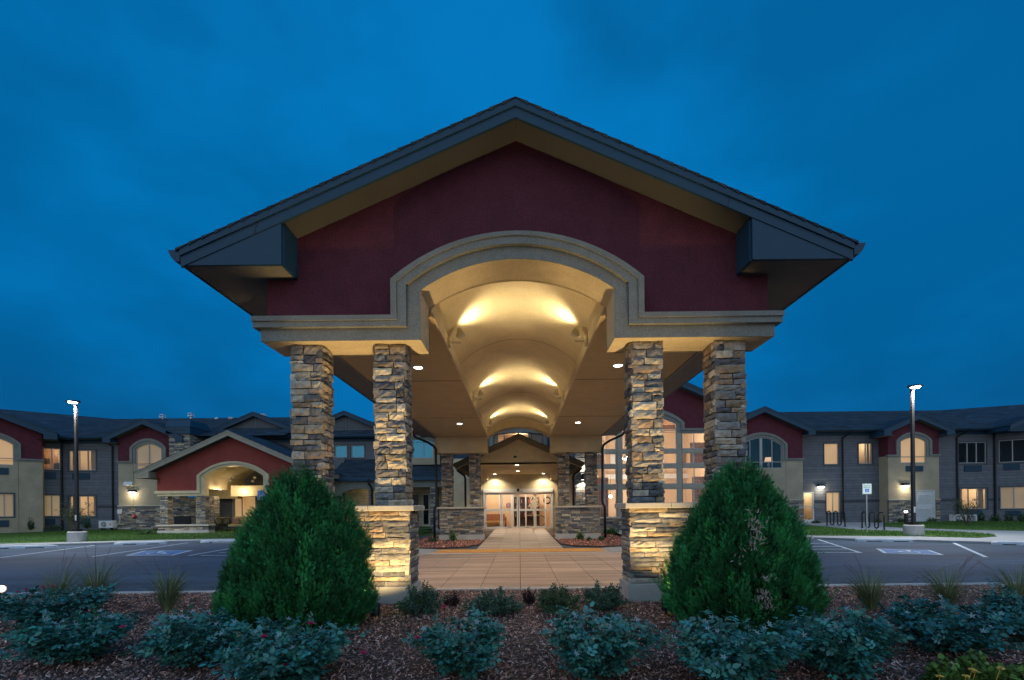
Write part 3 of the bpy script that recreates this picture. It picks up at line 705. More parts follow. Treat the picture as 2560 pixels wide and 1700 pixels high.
def window(root, fc, r, v=(), h=(), kind='room', casing=bronze, sash=vinyl, arched=None, label=None, power=22, cw=.075, bar=.045, wall=None, depth=2.4, col=(1.0, .80, .52)):
    """arched=(spring, top): r[3] is then the top of the arch"""
    a0, a1, b0, b1 = r; mb = MB(); xc = (a0+a1)/2; wd = (a1-a0)/2
    if arched:
        sp, tp = arched
        outl = [(a0, b0), (a0, sp)]+arc(wd, sp, tp, 16, xc)[1:-1]+[(a1, sp), (a1, b0)]
        top_at = lambda a: next((q0[1]+(q1[1]-q0[1])*(a-q0[0])/(q1[0]-q0[0]) for q0, q1 in zip(arc(wd, sp, tp, 24, xc), arc(wd, sp, tp, 24, xc)[1:]) if q0[0] <= a <= q1[0]), sp)
    else:
        outl = [(a0, b0), (a0, b1), (a1, b1), (a1, b0)]; top_at = lambda a: b1
        if casing is not None:
            for q in ((a0-cw, a0, b0-cw, b1+cw), (a1, a1+cw, b0-cw, b1+cw), (a0, a1, b1, b1+cw), (a0, a1, b0-cw, b0)):
                mb.fbox(fc, *q, -.02, .03, 1)
    cx, cz = xc, (b0+b1)/2
    inn = [(a+(bar if a < xc-.01 else (-bar if a > xc+.01 else 0)), b-(bar if b > b0+.01 else -bar)) for a, b in outl]
    mb.band(fc, inn, outl, -.10, -.03); mb.fbox(fc, a0+bar, a1-bar, b0, b0+bar, -.10, -.03)
    for q in v:
        w_ = bar*.55 if not isinstance(q, tuple) else q[1]; q = q if not isinstance(q, tuple) else q[0]
        a = a0+(a1-a0)*q; mb.fbox(fc, a-w_, a+w_, b0+bar, top_at(a)-bar*.6, -.095, -.035)
    for q in h:
        b = b0+((arched[0] if arched else b1)-b0)*q; mb.fbox(fc, a0+bar, a1-bar, b-bar*.5, b+bar*.5, -.094, -.036)
    o = mb.build('window', [sash, casing or sash], root)
    if label: o['label'] = label
    mb = MB(); mb.poly([fc.p(a, b, -.075) for a, b in outl])
    mb.build('pane', {'dark': gl_dark, 'blue': gl_blue, 'mid': gl_mid}.get(kind, gl_clear), o)
    if kind in ('shade', 'dim'):
        mb = MB(); mb.poly([fc.p(a, b, -.125) for a, b in outl]); mb.build('shade', lit_shade if kind == 'shade' else lit_dim, o)
    elif kind == 'room':
        room(root, fc, r, depth, power, wall=wall, col=col)
        kk = random.Random(int(a0*37)+int(b0*91)); wl_, wr_ = kk.choice([(.2, .2), (.34, .12), (.1, .3), (.22, .0), (.0, .26)])
        for p0, p1 in ((a0+.02, a0+(a1-a0)*wl_), (a1-(a1-a0)*wr_, a1-.02)):
            if p1-p0 < .1: continue
            mb = MB(); n = max(6, int((p1-p0)/.035))
            for j in range(n):
                x0, x1 = p0+(p1-p0)*j/n, p0+(p1-p0)*(j+1)/n; c0, c1 = -.24+.03*math.sin(j*1.9), -.24+.03*math.sin((j+1)*1.9)
                mb.poly([fc.p(x0, b0-.1, c0), fc.p(x1, b0-.1, c1), fc.p(x1, b1, c1), fc.p(x0, b1, c0)])
            mb.build('curtain', drape, o, smooth=True)
    elif kind == 'dark' or kind == 'mid': room(root, fc, r, 1.6, wall=darkroom, light=False, fl=darkroom)
    elif kind == 'blue':
        mb = MB(); mb.poly([fc.p(a, b, -.125) for a, b in outl]); mb.build('blind', blind, o)
    return o
def grille(root, fc, r):
    mb = MB(); mb.fbox(fc, *r, -.02, .05); n = 9
    for i in range(n): b = r[2]+(r[3]-r[2])*(i+.3)/n; mb.fbox(fc, r[0]+.03, r[1]-.03, b, b+(r[3]-r[2])*.4/n, .051, .06)
    return mb.build('wall_grille', fascia, root)
def block_front(root, fc, xc, hw, z0, zt, s, half, hb, zb, xi, spring, top, wb0, ops=(), th=.33, over=.5, depth=.8, back=-6, v=(.5,), h=(.3,), kind='room', wains=None, xw=None, win=True, body=None, bodym=None, redm=None, ret=None, retz=None, power=22, tm=None, wall=None, sidedepth=None):
    xw = xc if xw is None else xw; tm = tm or trimg; e = th/2
    bodym = bodym or beige
    mb = MB(); o2 = list(ops)+([(xw-xi, xw+xi, wb0, zb+1)] if win else [])
    fwall(mb, fc, xc-hw, xc+hw, z0, zb+.02, o2)
    for sg in (-1, 1):
        a = xc+sg*hw; mb.poly([fc.p(a, z0, 0), fc.p(a, z0, -depth), fc.p(a, zb+.1, -depth), fc.p(a, zb+.1, 0)])
    for q in (-1.9, 1.9):                              # stucco control joints
        if abs(q) < hw: mb.fbox(fc, xw+q*xi*.62-.008, xw+q*xi*.62+.008, z0, zb, -.004, .003, 1)
    mb.build('wall', [bodym, mortar], root)
    mk = lambda f, en: archpath(xw, 0, zb+th*.55*f, xi+th*f, spring+.04*f, top+th*f, 16)
    def path(f, en):
        q = mk(f, en); q[0] = (xc-en, q[0][1]); q[-1] = (xc+en, q[-1][1]); return q
    mb = MB(); mb.band(fc, path(0, hw+.03), path(.5, hw+.03), -.11, .03); mb.band(fc, path(.5, hw+.09), path(1, hw+.09), -.11, .085); mb.build('moulding', tm, root)
    mb = MB(); gable_wall(mb, fc, xc, hw, path(1, hw+.2), zt, hb, s, 0)
    for sg in (-1, 1):
        a = xc+sg*hw; mb.poly([fc.p(a, zb+.1, 0), fc.p(a, zb+.1, -depth), fc.p(a, zt-hb-s*hw+.05, -depth), fc.p(a, zt-hb-s*hw+.05, 0)])
    mb.build('gable_wall', redm or red, root)
    gable_roof(root, fc, xc, zt, s, half, hb, over, back, hw, ret=ret or hw+.12, retz=retz if retz is not None else zt-s*half-hb-.02, courses=10, gutter=False)
    if win: window(root, fc, (xw-xi, xw+xi, wb0, top), v, h, kind, arched=(spring, top), casing=None, sash=vinyl, power=power, wall=wall)
    if wains: stone_wains(root, fc, xc-hw-.03, xc+hw+.03, z0, wains, [o for o in ops if o[2] < wains])
def stone_wains(root, fc, a0, a1, z0, z1, ops=()):
    segs = []; cur = a0
    for o in sorted(ops): segs.append((cur, o[0]-.06)); cur = o[1]+.06
    segs.append((cur, a1))
    rr = random.Random(int(a0*7)+3)
    for p, q in segs:
        mb = MB(); mb.fbox(fc, p, q, z0, z1, -.05, .012, 1, (.05, .045, .04))
        stone_face(mb, Face(fc.p(0, 0, .012), fc.u, fc.n), p, q, z0, z1, hmin=.07, hmax=.12, lmin=.2, lmax=.5, depth=.05, res=(2, 1), rng=rr)
        mb.fbox(fc, p, q, z1, z1+.06, -.02, .09, 2, (.42, .4, .36))
        mb.build('stone_wainscot', [stone, mortar, stonecap], root)
def slope_roof(root, x0, x1, ye, ze, yr, zr_, xr0=None, xr1=None, back=True, name='roof'):
    mb = MB(); xr0 = x0 if xr0 is None else xr0; xr1 = x1 if xr1 is None else xr1
    n = 16; dz = .05
    for i in range(n):
        f0, f1 = i/n, (i+1)/n
        q = lambda f, x0_, x1_: (x0_, ye+(yr-ye)*f, ze+(zr_-ze)*f)
        a0, a1 = x0+(xr0-x0)*f0, x1+(xr1-x1)*f0; b0, b1 = x0+(xr0-x0)*f1, x1+(xr1-x1)*f1
        y0, y1, z0, z1 = ye+(yr-ye)*f0, ye+(yr-ye)*f1, ze+(zr_-ze)*f0, ze+(zr_-ze)*f1
        mb.poly([(a0, y0, z0+.03), (a1, y0, z0+.03), (b1, y1, z1), (b0, y1, z1)])
        mb.poly([(a0, y0, z0-.02), (a1, y0, z0-.02), (a1, y0, z0+.03), (a0, y0, z0+.03)])
    if back: mb.poly([(xr0, yr, zr_), (xr1, yr, zr_), (x1, 2*yr-ye, ze), (x0, 2*yr-ye, ze)])
    return mb.build(name, roof_x, root)
def wall_light(p, label, power=26, n=Vector((0, -1, 0))):
    t = thing('wall_light', label, 'wall light', p, 0, 'wall pack lights on the residential wings')
    P = Vector(p)
    f = Face(P, Vector((0, 0, 1)).cross(n)*-1, n); f.o.z = 0; z = P.z
    mb = MB(); mb.hexa([f.p(-.2, z-.06, .22), f.p(.2, z-.06, .22), f.p(.2, z-.06, 0), f.p(-.2, z-.06, 0), f.p(-.2, z+.10, .14), f.p(.2, z+.10, .14), f.p(.2, z+.12, 0), f.p(-.2, z+.12, 0)]); mb.build('housing', darkm, t)
    mb = MB(); mb.hexa([f.p(-.17, z-.13, .13), f.p(.17, z-.13, .13), f.p(.17, z-.13, .02), f.p(-.17, z-.13, .02), f.p(-.17, z-.061, .20), f.p(.17, z-.061, .20), f.p(.17, z-.061, .02), f.p(-.17, z-.061, .02)]); mb.build('lens', bulb, t)
    lamp('POINT', 'wall_light_glow', P+n*.32+Vector((0, 0, -.24)), power, (1.0, .86, .62), t, radius=.08)
    return t

# ------------------------------------------------------------------ right wing
GZ = .25
RW = thing('residential_wing', 'two storey grey sided wing behind the bike racks, with lit and dark windows', 'building', (26, 31.4, GZ))
f1 = flat(31.4); fB = flat(30.6)
xa = lambda fc, Zf, x, y: hit(fc, Zf(x, y, 30))
# gable block with the service door
xcB = xa(fB, Z5, 1450, 700)[0]; pk = Z5(1500, 310, 30.1)
doorR = fr(fB, Z5, 1462, 932, 1624, 1188); doorR = (doorR[0], doorR[1], GZ, doorR[3])
zz = lambda fc, Zf, x, y: hit(fc, Zf(x, y, 30))[1]
block_front(RW, fB, xcB, 1.69, GZ-.3, pk.z, .445, 2.32, .32, zz(fB, Z5, 1600, 662), .86, zz(fB, Z5, 1340, 532), zz(fB, Z5, 1447, 497), zz(fB, Z5, 1447, 710), ops=[doorR], kind='shade', wains=zz(fB, Z5, 1600, 1012), h=(.29,))
grille(RW, fB, fr(fB, Z5, 1385, 735, 1525, 780))
def panel_door(root, fc, r, mat, name='door'):
    mb = MB(); mb.fbox(fc, r[0]+.05, r[1]-.05, r[2], r[3]-.05, -.08, -.03)
    for q in ((r[0], r[0]+.05, r[2], r[3]), (r[1]-.05, r[1], r[2], r[3]), (r[0]+.05, r[1]-.05, r[3]-.05, r[3])): mb.fbox(fc, *q, -.1, .02)
    w_, h_ = r[1]-r[0], r[3]-r[2]
    for b0, b1 in ((.16, .42), (.60, .86)):
        o = (r[0]+w_*.14, r[1]-w_*.14, r[2]+h_*b0, r[2]+h_*b1)
        for q in ((o[0], o[1], o[2], o[2]+.05), (o[0], o[1], o[3]-.05, o[3]), (o[0], o[0]+.05, o[2]+.05, o[3]-.05), (o[1]-.05, o[1], o[2]+.05, o[3]-.05)): mb.fbox(fc, *q, -.03, -.005)
        for k in range(9): b = o[2]+.06+(o[3]-o[2]-.12)*k/9; mb.fbox(fc, o[0]+.05, o[1]-.05, b, b+.018, -.03, -.016)
    d = mb.build(name, mat, root)
    mb = MB(); P = fc.p; mb.tube([P(r[1]-.16, r[2]+1.0, -.03), P(r[1]-.16, r[2]+1.0, .03), P(r[1]-.28, r[2]+1.0, .035)], .018, 6); mb.build('handle', alum, d)
    return d
panel_door(RW, fB, doorR, pmat('grey_white_door_paint', (.50, .53, .55), .5, .05))
# gable block with the wide arched window
xcA = xa(fB, Z5, 207, 700)[0]; pk = Z5(240, 250, 30.1)
block_front(RW, fB, xcA, 2.75, GZ-.3, pk.z, .455, 3.32, .34, zz(fB, Z4, 1740, 686), 1.38, zz(fB, Z4, 1620, 540), zz(fB, Z4, 1437, 476), zz(fB, Z4, 1437, 752), kind='mid', wains=zz(fB, Z5, 530, 1015), v=(.235, (.5, .09), .765), h=(.27,))
# plain walls
L_ = xa(f1, Z5, 500, 700)[0]; M_ = xa(f1, Z5, 1300, 700)[0]; R_ = xa(f1, Z5, 2105, 700)[0]
w1, w2, w3 = fr(f1, Z5, 720, 550, 838, 722), fr(f1, Z5, 1001, 548, 1111, 718), fr(f1, Z5, 737, 948, 848, 1116)
w4, w5 = fr(f1, Z5, 1815, 540, 2045, 712), fr(f1, Z5, 1828, 918, 2050, 1086)
gd = fr(f1, Z5, 545, 945, 640, 1190); gd = (gd[0], gd[1], GZ, gd[3])
mb = MB(); fwall(mb, f1, L_, M_+.5, GZ-.3, 6.42, [w1, w2, w3, gd]); fwall(mb, f1, M_+.5, R_, GZ-.3, 6.42, [w4, w5]); mb.build('wall', sid_g, RW)
mb = MB()
bz = zz(f1, Z5, 1000, 1022)
for p, q in ((gd[1]+.02, w3[0]-.09), (w3[1]+.09, M_), (M_+2, w5[0]-.09), (w5[1]+.09, R_)): mb.fbox(f1, p, q, bz-.06, bz+.10, 0, .03)
mb.build('belt_board', beltm, RW)
window(RW, f1, w1, (), (), 'shade', label='window with a plain glowing shade'); window(RW, f1, w2, (.55,), (), 'room', power=14)
window(RW, f1, w3, (.52,), (), 'shade'); window(RW, f1, w4, (.335, .665), (), 'dark', label='dark three light window'); window(RW, f1, w5, (.335, .665), (), 'room', power=34)
grille(RW, f1, fr(f1, Z5, 1862, 730, 2003, 780)); grille(RW, f1, fr(f1, Z5, 2000-130, 1098, 2005, 1140))
def glass_door(root, fc, r, frame, kind='room', wall=None, power=20, hz=.52):
    mb = MB(); 
    for q in ((r[0], r[0]+.09, r[2], r[3]), (r[1]-.09, r[1], r[2], r[3]), (r[0]+.09, r[1]-.09, r[3]-.09, r[3]), (r[0]+.09, r[1]-.09, r[2], r[2]+.2), (r[0]+.09, r[1]-.09, r[2]+(r[3]-r[2])*hz-.03, r[2]+(r[3]-r[2])*hz+.03)): mb.fbox(fc, *q, -.1, -.02)
    d = mb.build('door', frame, root)
    mb = MB(); mb.poly([fc.p(a, b, -.06) for a, b in ((r[0], r[2]), (r[1], r[2]), (r[1], r[3]), (r[0], r[3]))]); mb.build('pane', gl_clear if kind == 'room' else gl_dark, d)
    mb = MB(); mb.tube([fc.p(r[1]-.05, r[2]+.95, -.02), fc.p(r[1]-.05, r[2]+.95, .05), fc.p(r[1]-.05, r[2]+1.2, .05), fc.p(r[1]-.05, r[2]+1.2, -.02)], .014, 6); mb.build('handle', darkm, d)
    if kind == 'room': room(root, fc, (r[0], r[1], r[2]+.3, r[3]), 2.4, power, wall=wall)
    else: room(root, fc, (r[0], r[1], r[2]+.3, r[3]), 1.2, wall=darkroom, light=False, fl=darkroom)
    return d
glass_door(RW, f1, gd, whitep)
# eave, gutter, roof, downspouts
def eave(root, fc, a0, a1, ze, deep=.6):
    mb = MB(); mb.fbox(fc, a0, a1, ze-.04, ze-.02, 0, deep); mb.build('soffit', soffm, root)
    mb = MB(); mb.fbox(fc, a0, a1, ze-.06, ze+.12, deep, deep+.03); mb.fbox(fc, a0, a1, ze-.26, ze-.045, 0, .025); mb.build('eave_fascia', fascia, root)
    mb = MB(); P = fc.p; pr = [(deep+.031, -.03), (deep+.10, -.03), (deep+.15, .04), (deep+.16, .115), (deep+.031, .115)]
    n = len(pr); A = [P(a0, ze+b, c) for c, b in pr]; B = [P(a1, ze+b, c) for c, b in pr]
    for i in range(n): j = (i+1) % n; mb.poly([A[i], B[i], B[j], A[j]])
    mb.poly(A[::-1]); mb.poly(B); mb.build('gutter', fascia, root)
eave(RW, f1, xcA+2.9, xcB-2.0, 6.42); eave(RW, f1, xcB+2.0, R_+.2, 6.42)
def downspout(root, fc, a, ze, z0, deep=.6, mat=None, elbow=.25):
    mb = MB(); P = fc.p
    mb.tube([P(a+elbow, ze-.02, deep+.09), P(a+elbow, ze-.12, deep+.05), P(a, ze-.42, .09), P(a, ze-.55, .07), P(a, z0+.25, .07), P(a, z0+.1, .2)], .05, 8); mb.build('downspout', mat or darkm, root)
downspout(RW, f1, xa(f1, Z5, 867, 700)[0], 6.42, GZ); downspout(RW, f1, xa(f1, Z5, 1800, 700)[0], 6.42, GZ)
slope_roof(RW, xcA-3.2, R_+8, 30.75, 6.50, 37.3, 9.0)
# splayed end of the wing
fS = Face((R_, 31.4, 0), (.8, -.6, 0), (-.6, -.8, 0))
w6, w7 = fr(fS, Z5, 2146, 520, 2350, 704), fr(fS, Z5, 2158, 905, 2352, 1084)
w6 = (w6[0], w6[0]+1.95, w6[2], w6[3]); w7 = (w7[0], w7[0]+1.95, w7[2], w7[3])
mb = MB(); fwall(mb, fS, 0, 7, GZ-.3, 6.42, [w6, w7]); mb.build('wall', sid_g, RW)
window(RW, fS, w6, (.335, .665), (), 'dark', label='dark three light window'); window(RW, fS, w7, (.335, .665), (), 'dim', label='dim three light window')
grille(RW, fS, fr(fS, Z5, 2186, 716, 2318, 768)); grille(RW, fS, fr(fS, Z5, 2200, 1102, 2330, 1140))
mb = MB(); mb.fbox(fS, .3, w7[0]-.1, bz-.06, bz+.1, 0, .03); mb.build('belt_board', beltm, RW)
eave(RW, fS, -.1, 7, 6.42)
mb = MB(); P = fS.p; mb.poly([P(-.3, 6.52, .8), P(7, 6.52, .8), P(7, 8.6, -5.5), P(-3.2, 9.0, -5.5)]); mb.build('roof', roof_x, RW)
pk = Z5(2352, 335, 29)
mb = MB(); mb.tube([fS.p(.05, GZ, .05), fS.p(.05, 6.3, .05)], .06, 8); mb.build('downspout', darkm, RW)
# small dormer gable where the roof turns
fD = flat(30.0); gp = hit(fD, Z5(2400, 330, 30))
gable_roof(RW, fD, gp[0], gp[1]+.1, .45, 1.6, .28, .3, -4, 1.5, courses=6, gutter=False)
mb = MB(); mb.prism(fD, [(gp[0]-1.5, gp[1]-.95), (gp[0]+1.5, gp[1]-.95), (gp[0], gp[1]-.2)], -.05, 0); mb.build('gable_wall', fascia, RW)
wall_light(fB.p(*xa(fB, Z5, 1376, 888)), 'wall light on beige stucco beside the white service door')
wall_light(f1.p(*xa(f1, Z5, 688, 896)), 'wall light on grey siding beside the glass door')

# ------------------------------------------------------------------ left wing
LWG = thing('residential_wing', 'two storey grey sided wing behind the patio pavilion and the left lamp post', 'building', (-28, 31.4, GZ))
xcC = xa(fB, Z1, 1156, 700)[0]; pk = Z1(1110, 208, 30.1)
block_front(LWG, fB, xcC, 2.03, GZ-.3, pk.z, .445, 2.62, .34, zz(fB, Z1, 1000, 558), .87, zz(fB, Z1, 1055, 440), zz(fB, Z1, 1155, 400), zz(fB, Z1, 1155, 600), kind='dim', wains=zz(fB, Z1, 1000, 888), h=(.22,))
R1 = xa(f1, Z1, 940, 700)[0]; L1 = xa(f1, Z1, 490, 700)[0]
u1, u2 = fr(f1, Z1, 536, 452, 745, 610), fr(f1, Z1, 538, 808, 745, 966)
mb = MB(); fwall(mb, f1, L1, R1, GZ-.3, 6.42, [u1, u2]); mb.build('wall', sid_g, LWG)
window(LWG, f1, u1, (.37, .68), (), 'room', power=26); window(LWG, f1, u2, (.37, .68), (), 'room', power=30)
grille(LWG, f1, fr(f1, Z1, 565, 630, 698, 678)); grille(LWG, f1, fr(f1, Z1, 560, 985, 700, 1025))
bz = zz(f1, Z1, 810, 890)
mb = MB(); mb.fbox(f1, u2[1]+.09, R1, bz-.08, bz+.08, 0, .03); mb.fbox(f1, L1, u2[0]-.09, bz-.08, bz+.08, 0, .03); mb.build('belt_board', beltm, LWG)
downspout(LWG, f1, xa(f1, Z1, 880, 700)[0], 6.42, GZ, elbow=-.35)
eave(LWG, f1, L1, xcC-2.1, 6.42)
slope_roof(LWG, L1-6, xcC+9, 30.75, 6.50, 37.3, 9.0)
fT = Face((L1, 31.4, 0), (.77, .64, 0), (.64, -.77, 0))
t1, t2 = fr(fT, Z1, 338, 436, 468, 604), fr(fT, Z1, 338, 800, 468, 966)
t1 = (t1[0]-.5, *t1[1:]); t2 = (t2[0]-.5, *t2[1:])
mb = MB(); fwall(mb, fT, -9, 0, GZ-.3, 6.42, [t1, t2]); mb.build('wall', sid_g, LWG)
window(LWG, fT, t1, (.3, .68), (), 'room', power=18); window(LWG, fT, t2, (.3, .68), (), 'dim')
grille(LWG, fT, fr(fT, Z1, 338, 622, 436, 674)); grille(LWG, fT, fr(fT, Z1, 338, 985, 430, 1032))
mb = MB(); mb.tube([fT.p(-.06, GZ, .06), fT.p(-.06, 6.3, .06)], .06, 8); mb.build('downspout', darkm, LWG)
eave(LWG, fT, -9, .3, 6.42)
mb = MB(); P = fT.p; mb.poly([P(-9, 6.52, .8), P(.3, 6.52, .8), P(3.0, 9.0, -5.5), P(-9, 9.0, -5.5)]); mb.build('roof', roof_x, LWG)
fLA = Face(fT.p(0, 0, .9), fT.u, fT.n)
e_r = xa(fLA, Z1, 331, 700)[0]; pkA = hit(Face(fLA.p(0, 0, .5), fLA.u, fLA.n), Z1(85, 133, 30)); jm = xa(fLA, Z1, 106, 450)[0]
hwA = 2.3
block_front(LWG, fLA, e_r-hwA, hwA, GZ-.3, pkA[1], .445, hwA+.75, .36, zz(fLA, Z1, 250, 542), 1.1, zz(fLA, Z1, 100, 405), zz(fLA, Z1, 20, 350), zz(fLA, Z1, 60, 568), kind='shade', xw=jm-1.1, h=(.32,), ops=[fr(fLA, Z1, -120, 790, 106, 970)])
window(LWG, fLA, fr(fLA, Z1, -120, 790, 106, 970), (.33, .66), (), 'dim')
for q in ((-60, 588, 68, 640), (-60, 996, 70, 1048)): grille(LWG, fLA, fr(fLA, Z1, *q))
wall_light(fB.p(*xa(fB, Z1, 1035, 772)), 'wall light on beige stucco left of the patio pavilion')
# twin flood heads, meter box and fire bell on the stucco end wall
t = thing('twin_floodlight', 'grey twin head floodlight high on the beige stucco wall', 'floodlight', fB.p(*xa(fB, Z1, 1010, 712)))
for x in (992, 1028):
    r = fr(fB, Z1, x-15, 698, x+15, 726); mb = MB(); mb.hexa([fB.p(r[0], r[2], .22), fB.p(r[1], r[2], .22), fB.p(r[1], r[2], .06), fB.p(r[0], r[2], .06), fB.p(r[0], r[3], .16), fB.p(r[1], r[3], .16), fB.p(r[1], r[3], .04), fB.p(r[0], r[3], .04)]); mb.build('lamp_head', alum, t, bevel=.01)
mb = MB(); mb.fbox(fB, xa(fB, Z1, 1000, 712)[0], xa(fB, Z1, 1020, 712)[0], zz(fB, Z1, 1010, 718), zz(fB, Z1, 1010, 706), 0, .06); mb.build('bracket', alum, t)
t = thing('fire_bell', 'round red fire bell on the stone wainscot left of the pavilion', 'alarm bell', fB.p(*xa(fB, Z1, 1050, 966), .06))
p = Vector(fB.p(*xa(fB, Z1, 1050, 966), .06)); redp = pmat('red_paint', (.45, .03, .03), .4, .05)
mb = MB(); mb.tube([p, p+Vector((0, -.03, 0)), p+Vector((0, -.09, 0)), p+Vector((0, -.11, 0))], [.15, .16, .12, .03], 16); mb.build('gong', redp, t, smooth=True)
mb = MB(); mb.box(p.x-.05, p.x+.05, p.y-.13, p.y-.1, p.z-.03, p.z+.03); mb.build('striker_box', whitep, t)
t = thing('meter_box', 'small grey electric meter box with a conduit on the stone wainscot', 'meter box', fB.p(*xa(fB, Z1, 942, 930), .06))
r = fr(fB, Z1, 930, 912, 956, 946); mb = MB(); mb.fbox(fB, *r, .06, .2); mb.build('cabinet', alum, t, bevel=.01)
mb = MB(); P = fB.p; mb.tube([P((r[0]+r[1])/2, r[2], .12), P((r[0]+r[1])/2, r[2]-.5, .12), P((r[0]+r[1])/2-.3, GZ+.1, .2), P((r[0]+r[1])/2-1.1, GZ+.12, .3)], .018, 6); mb.build('conduit', whitep, t)

# ------------------------------------------------------------------ patio pavilion (left)
PV = thing('patio_pavilion', 'patio pavilion with red arched gable, lit inside, on stone piers', 'pavilion', (-15.5, 27, .12))
fP = flat(27.0); pk = Z1(1770, 298, 26.5)
xcP = xa(fP, Z1, 1812, 700)[0]; hwP = 4.49
zt_b = zz(fP, Z1, 1400, 808)
redlit = red
xi = 1.75; sp = zz(fP, Z1, 1580, 655); tp = zz(fP, Z1, 1812, 572)
k = archpath(xcP, hwP, zt_b, xi, sp, tp, 20); k1 = archpath(xcP, hwP+.0, zt_b+.15, xi+.18, sp+.03, tp+.13, 20); k1b = archpath(xcP, hwP+.1, zt_b+.15, xi+.18, sp+.03, tp+.13, 20); k2 = archpath(xcP, hwP+.1, zt_b+.31, xi+.36, sp+.06, tp+.26, 20)
mb = MB(); mb.band(fP, k, k1, -.45, .0); mb.band(fP, k1b, k2, -.2, .07); mb.build('moulding', cream, PV)
mb = MB(); gable_wall(mb, fP, xcP, hwP, k2, pk.z, .30, .445, -.02); mb.build('gable_wall', pmat('lit_red_stucco', (.25, .048, .040), .92, .1, 1.2, .35, 90, fine=.14, fs=100), PV)  # brighter copy of the red stucco; lamplight on the gable put into the colour
gable_roof(PV, fP, xcP, pk.z, .445, 5.35, .30, .5, -5.6, hwP, ret=hwP+.1, retz=Z1(1040, 668, 26.5).z, courses=16, gutter=False, fm=pmat('pavilion_rake_board', (.30, .27, .21), .7, .1, 3))
# ceiling, side beams, back wall
mb = MB(); va = arc(xi+.2, sp, tp+.25, 16, xcP)
for i in range(16): mb.poly([(va[i][0], 26.9+.4, va[i][1]), (va[i][0], 31.4, va[i][1]), (va[i+1][0], 31.4, va[i+1][1]), (va[i+1][0], 27.3, va[i+1][1])])
zc = zt_b+.45
for sg in (-1, 1): mb.box(*sorted((xcP+sg*(xi+.2), xcP+sg*hwP)), 27.2, 31.4, zc, zc+.05)
for sg in (-1, 1): mb.box(*sorted((xcP+sg*(xi+.2), xcP+sg*(xi+.17))), 27.2, 31.4, zc-.02, sp+.02)
mb.build('ceiling', creamin, PV)
mb = MB(); mb.box(xcP-hwP, xcP-xi, 30.3, 30.7, zt_b-.1, zc); mb.box(xcP-1.2-.4, xcP+hwP, 29.3, 29.6, zt_b+.02, zc+.25); mb.build('beam', creamin, PV)
fW = flat(31.3); pw = fr(fW, Z1, 1815, 808, 1985, 990)
mb = MB(); fwall(mb, fW, xcP-hwP, xcP+hwP+.4, .1, tp+.9, [pw]); mb.build('wall', sid_g, PV)
window(PV, fW, pw, (.36,), (), 'shade', casing=vinyl)
# piers: low wall with two columns, footing, fireplace mass behind
rk = dict(hmin=.07, hmax=.12, lmin=.2, lmax=.42, depth=.05, rng=random.Random(5), res=(2, 1))
lw = fr(fP, Z1, 1224, 1042, 1618, 1075)
mb = MB(); stone_box(mb, lw[0], lw[1], 27.0, 27.5, lw[2], lw[3], **rk); wl = mb.build('low_wall', [stone, mortar], PV)
mb = MB(); mb.box(lw[0]-.06, lw[1]+.06, 26.93, 27.57, lw[3], lw[3]+.09); mb.build('cap', stonecap, wl, bevel=.01)
mb = MB(); mb.box(lw[0]-.02, lw[1]+.02, 26.97, 27.53, -.05, lw[2]); mb.build('footing', concrete, wl)
for x0, x1 in ((1236, 1300), (1514, 1592)):
    r = fr(fP, Z1, x0, 810, x1, 1030); mb = MB(); stone_box(mb, r[0], r[1], 27.03, 27.47, lw[3]+.09, zt_b, **rk); mb.build('column', [stone, mortar], PV)
r = fr(flat(29.6), Z1, 1296, 820, 1512, 1090); mb = MB(); stone_box(mb, r[0]-.3, r[1], 29.6, 30.4, .05, zt_b, **rk); fp = mb.build('fireplace', [stone, mortar], PV)
mb = MB(); mb.box(r[0]+.5, r[1]-.25, 29.55, 29.7, .5, 1.15); mb.build('firebox', darkm, fp)
r = fr(flat(28.6), Z1, 1596, 810, 1668, 1090); mb = MB(); stone_box(mb, r[0], r[1], 28.6, 29.1, .05, zt_b+.02, **rk); mb.build('column', [stone, mortar], PV)
mb = MB(); stone_box(mb, xcP+hwP-.6, xcP+hwP-.05, 27.03, 27.5, .05, zt_b, **rk); mb.build('column', [stone, mortar], PV)
# chimney with flared metal cap
fK = flat(30.2); c0 = fr(fK, Z1, 1310, 326, 1462, 560); zt0 = zz(fK, Z1, 1400, 215)
mb = MB(); stone_box(mb, c0[0], c0[1]+.1, 30.2, 32.0, 4.4, c0[3], **rk); ch = mb.build('chimney', [stone, mortar], PV)
mb = MB(); x0, x1 = c0[0]-.1, c0[1]+.2
mb.box(x0, x1, 30.1, 32.1, c0[3], c0[3]+.45)
mb.hexa([(x0-.03, 30.07, c0[3]+.45), (x1+.03, 30.07, c0[3]+.45), (x1+.03, 32.13, c0[3]+.45), (x0-.03, 32.13, c0[3]+.45), (x0+.02, 30.3, zt0), (x1-.1, 30.3, zt0), (x1-.1, 31.9, zt0), (x0+.02, 31.9, zt0)])
mb.box(x0+.25, x1-.35, 30.09, 30.1, c0[3]+.22, c0[3]+.28, 1)
mb.build('chimney_cap', [fascia, darkm], ch)
struct(sheet('patio', [(-20.5, 26.8, .115), (-10, 26.8, .115), (-10, 31.4, .115), (-20.5, 31.4, .115)], pathm, -.05))
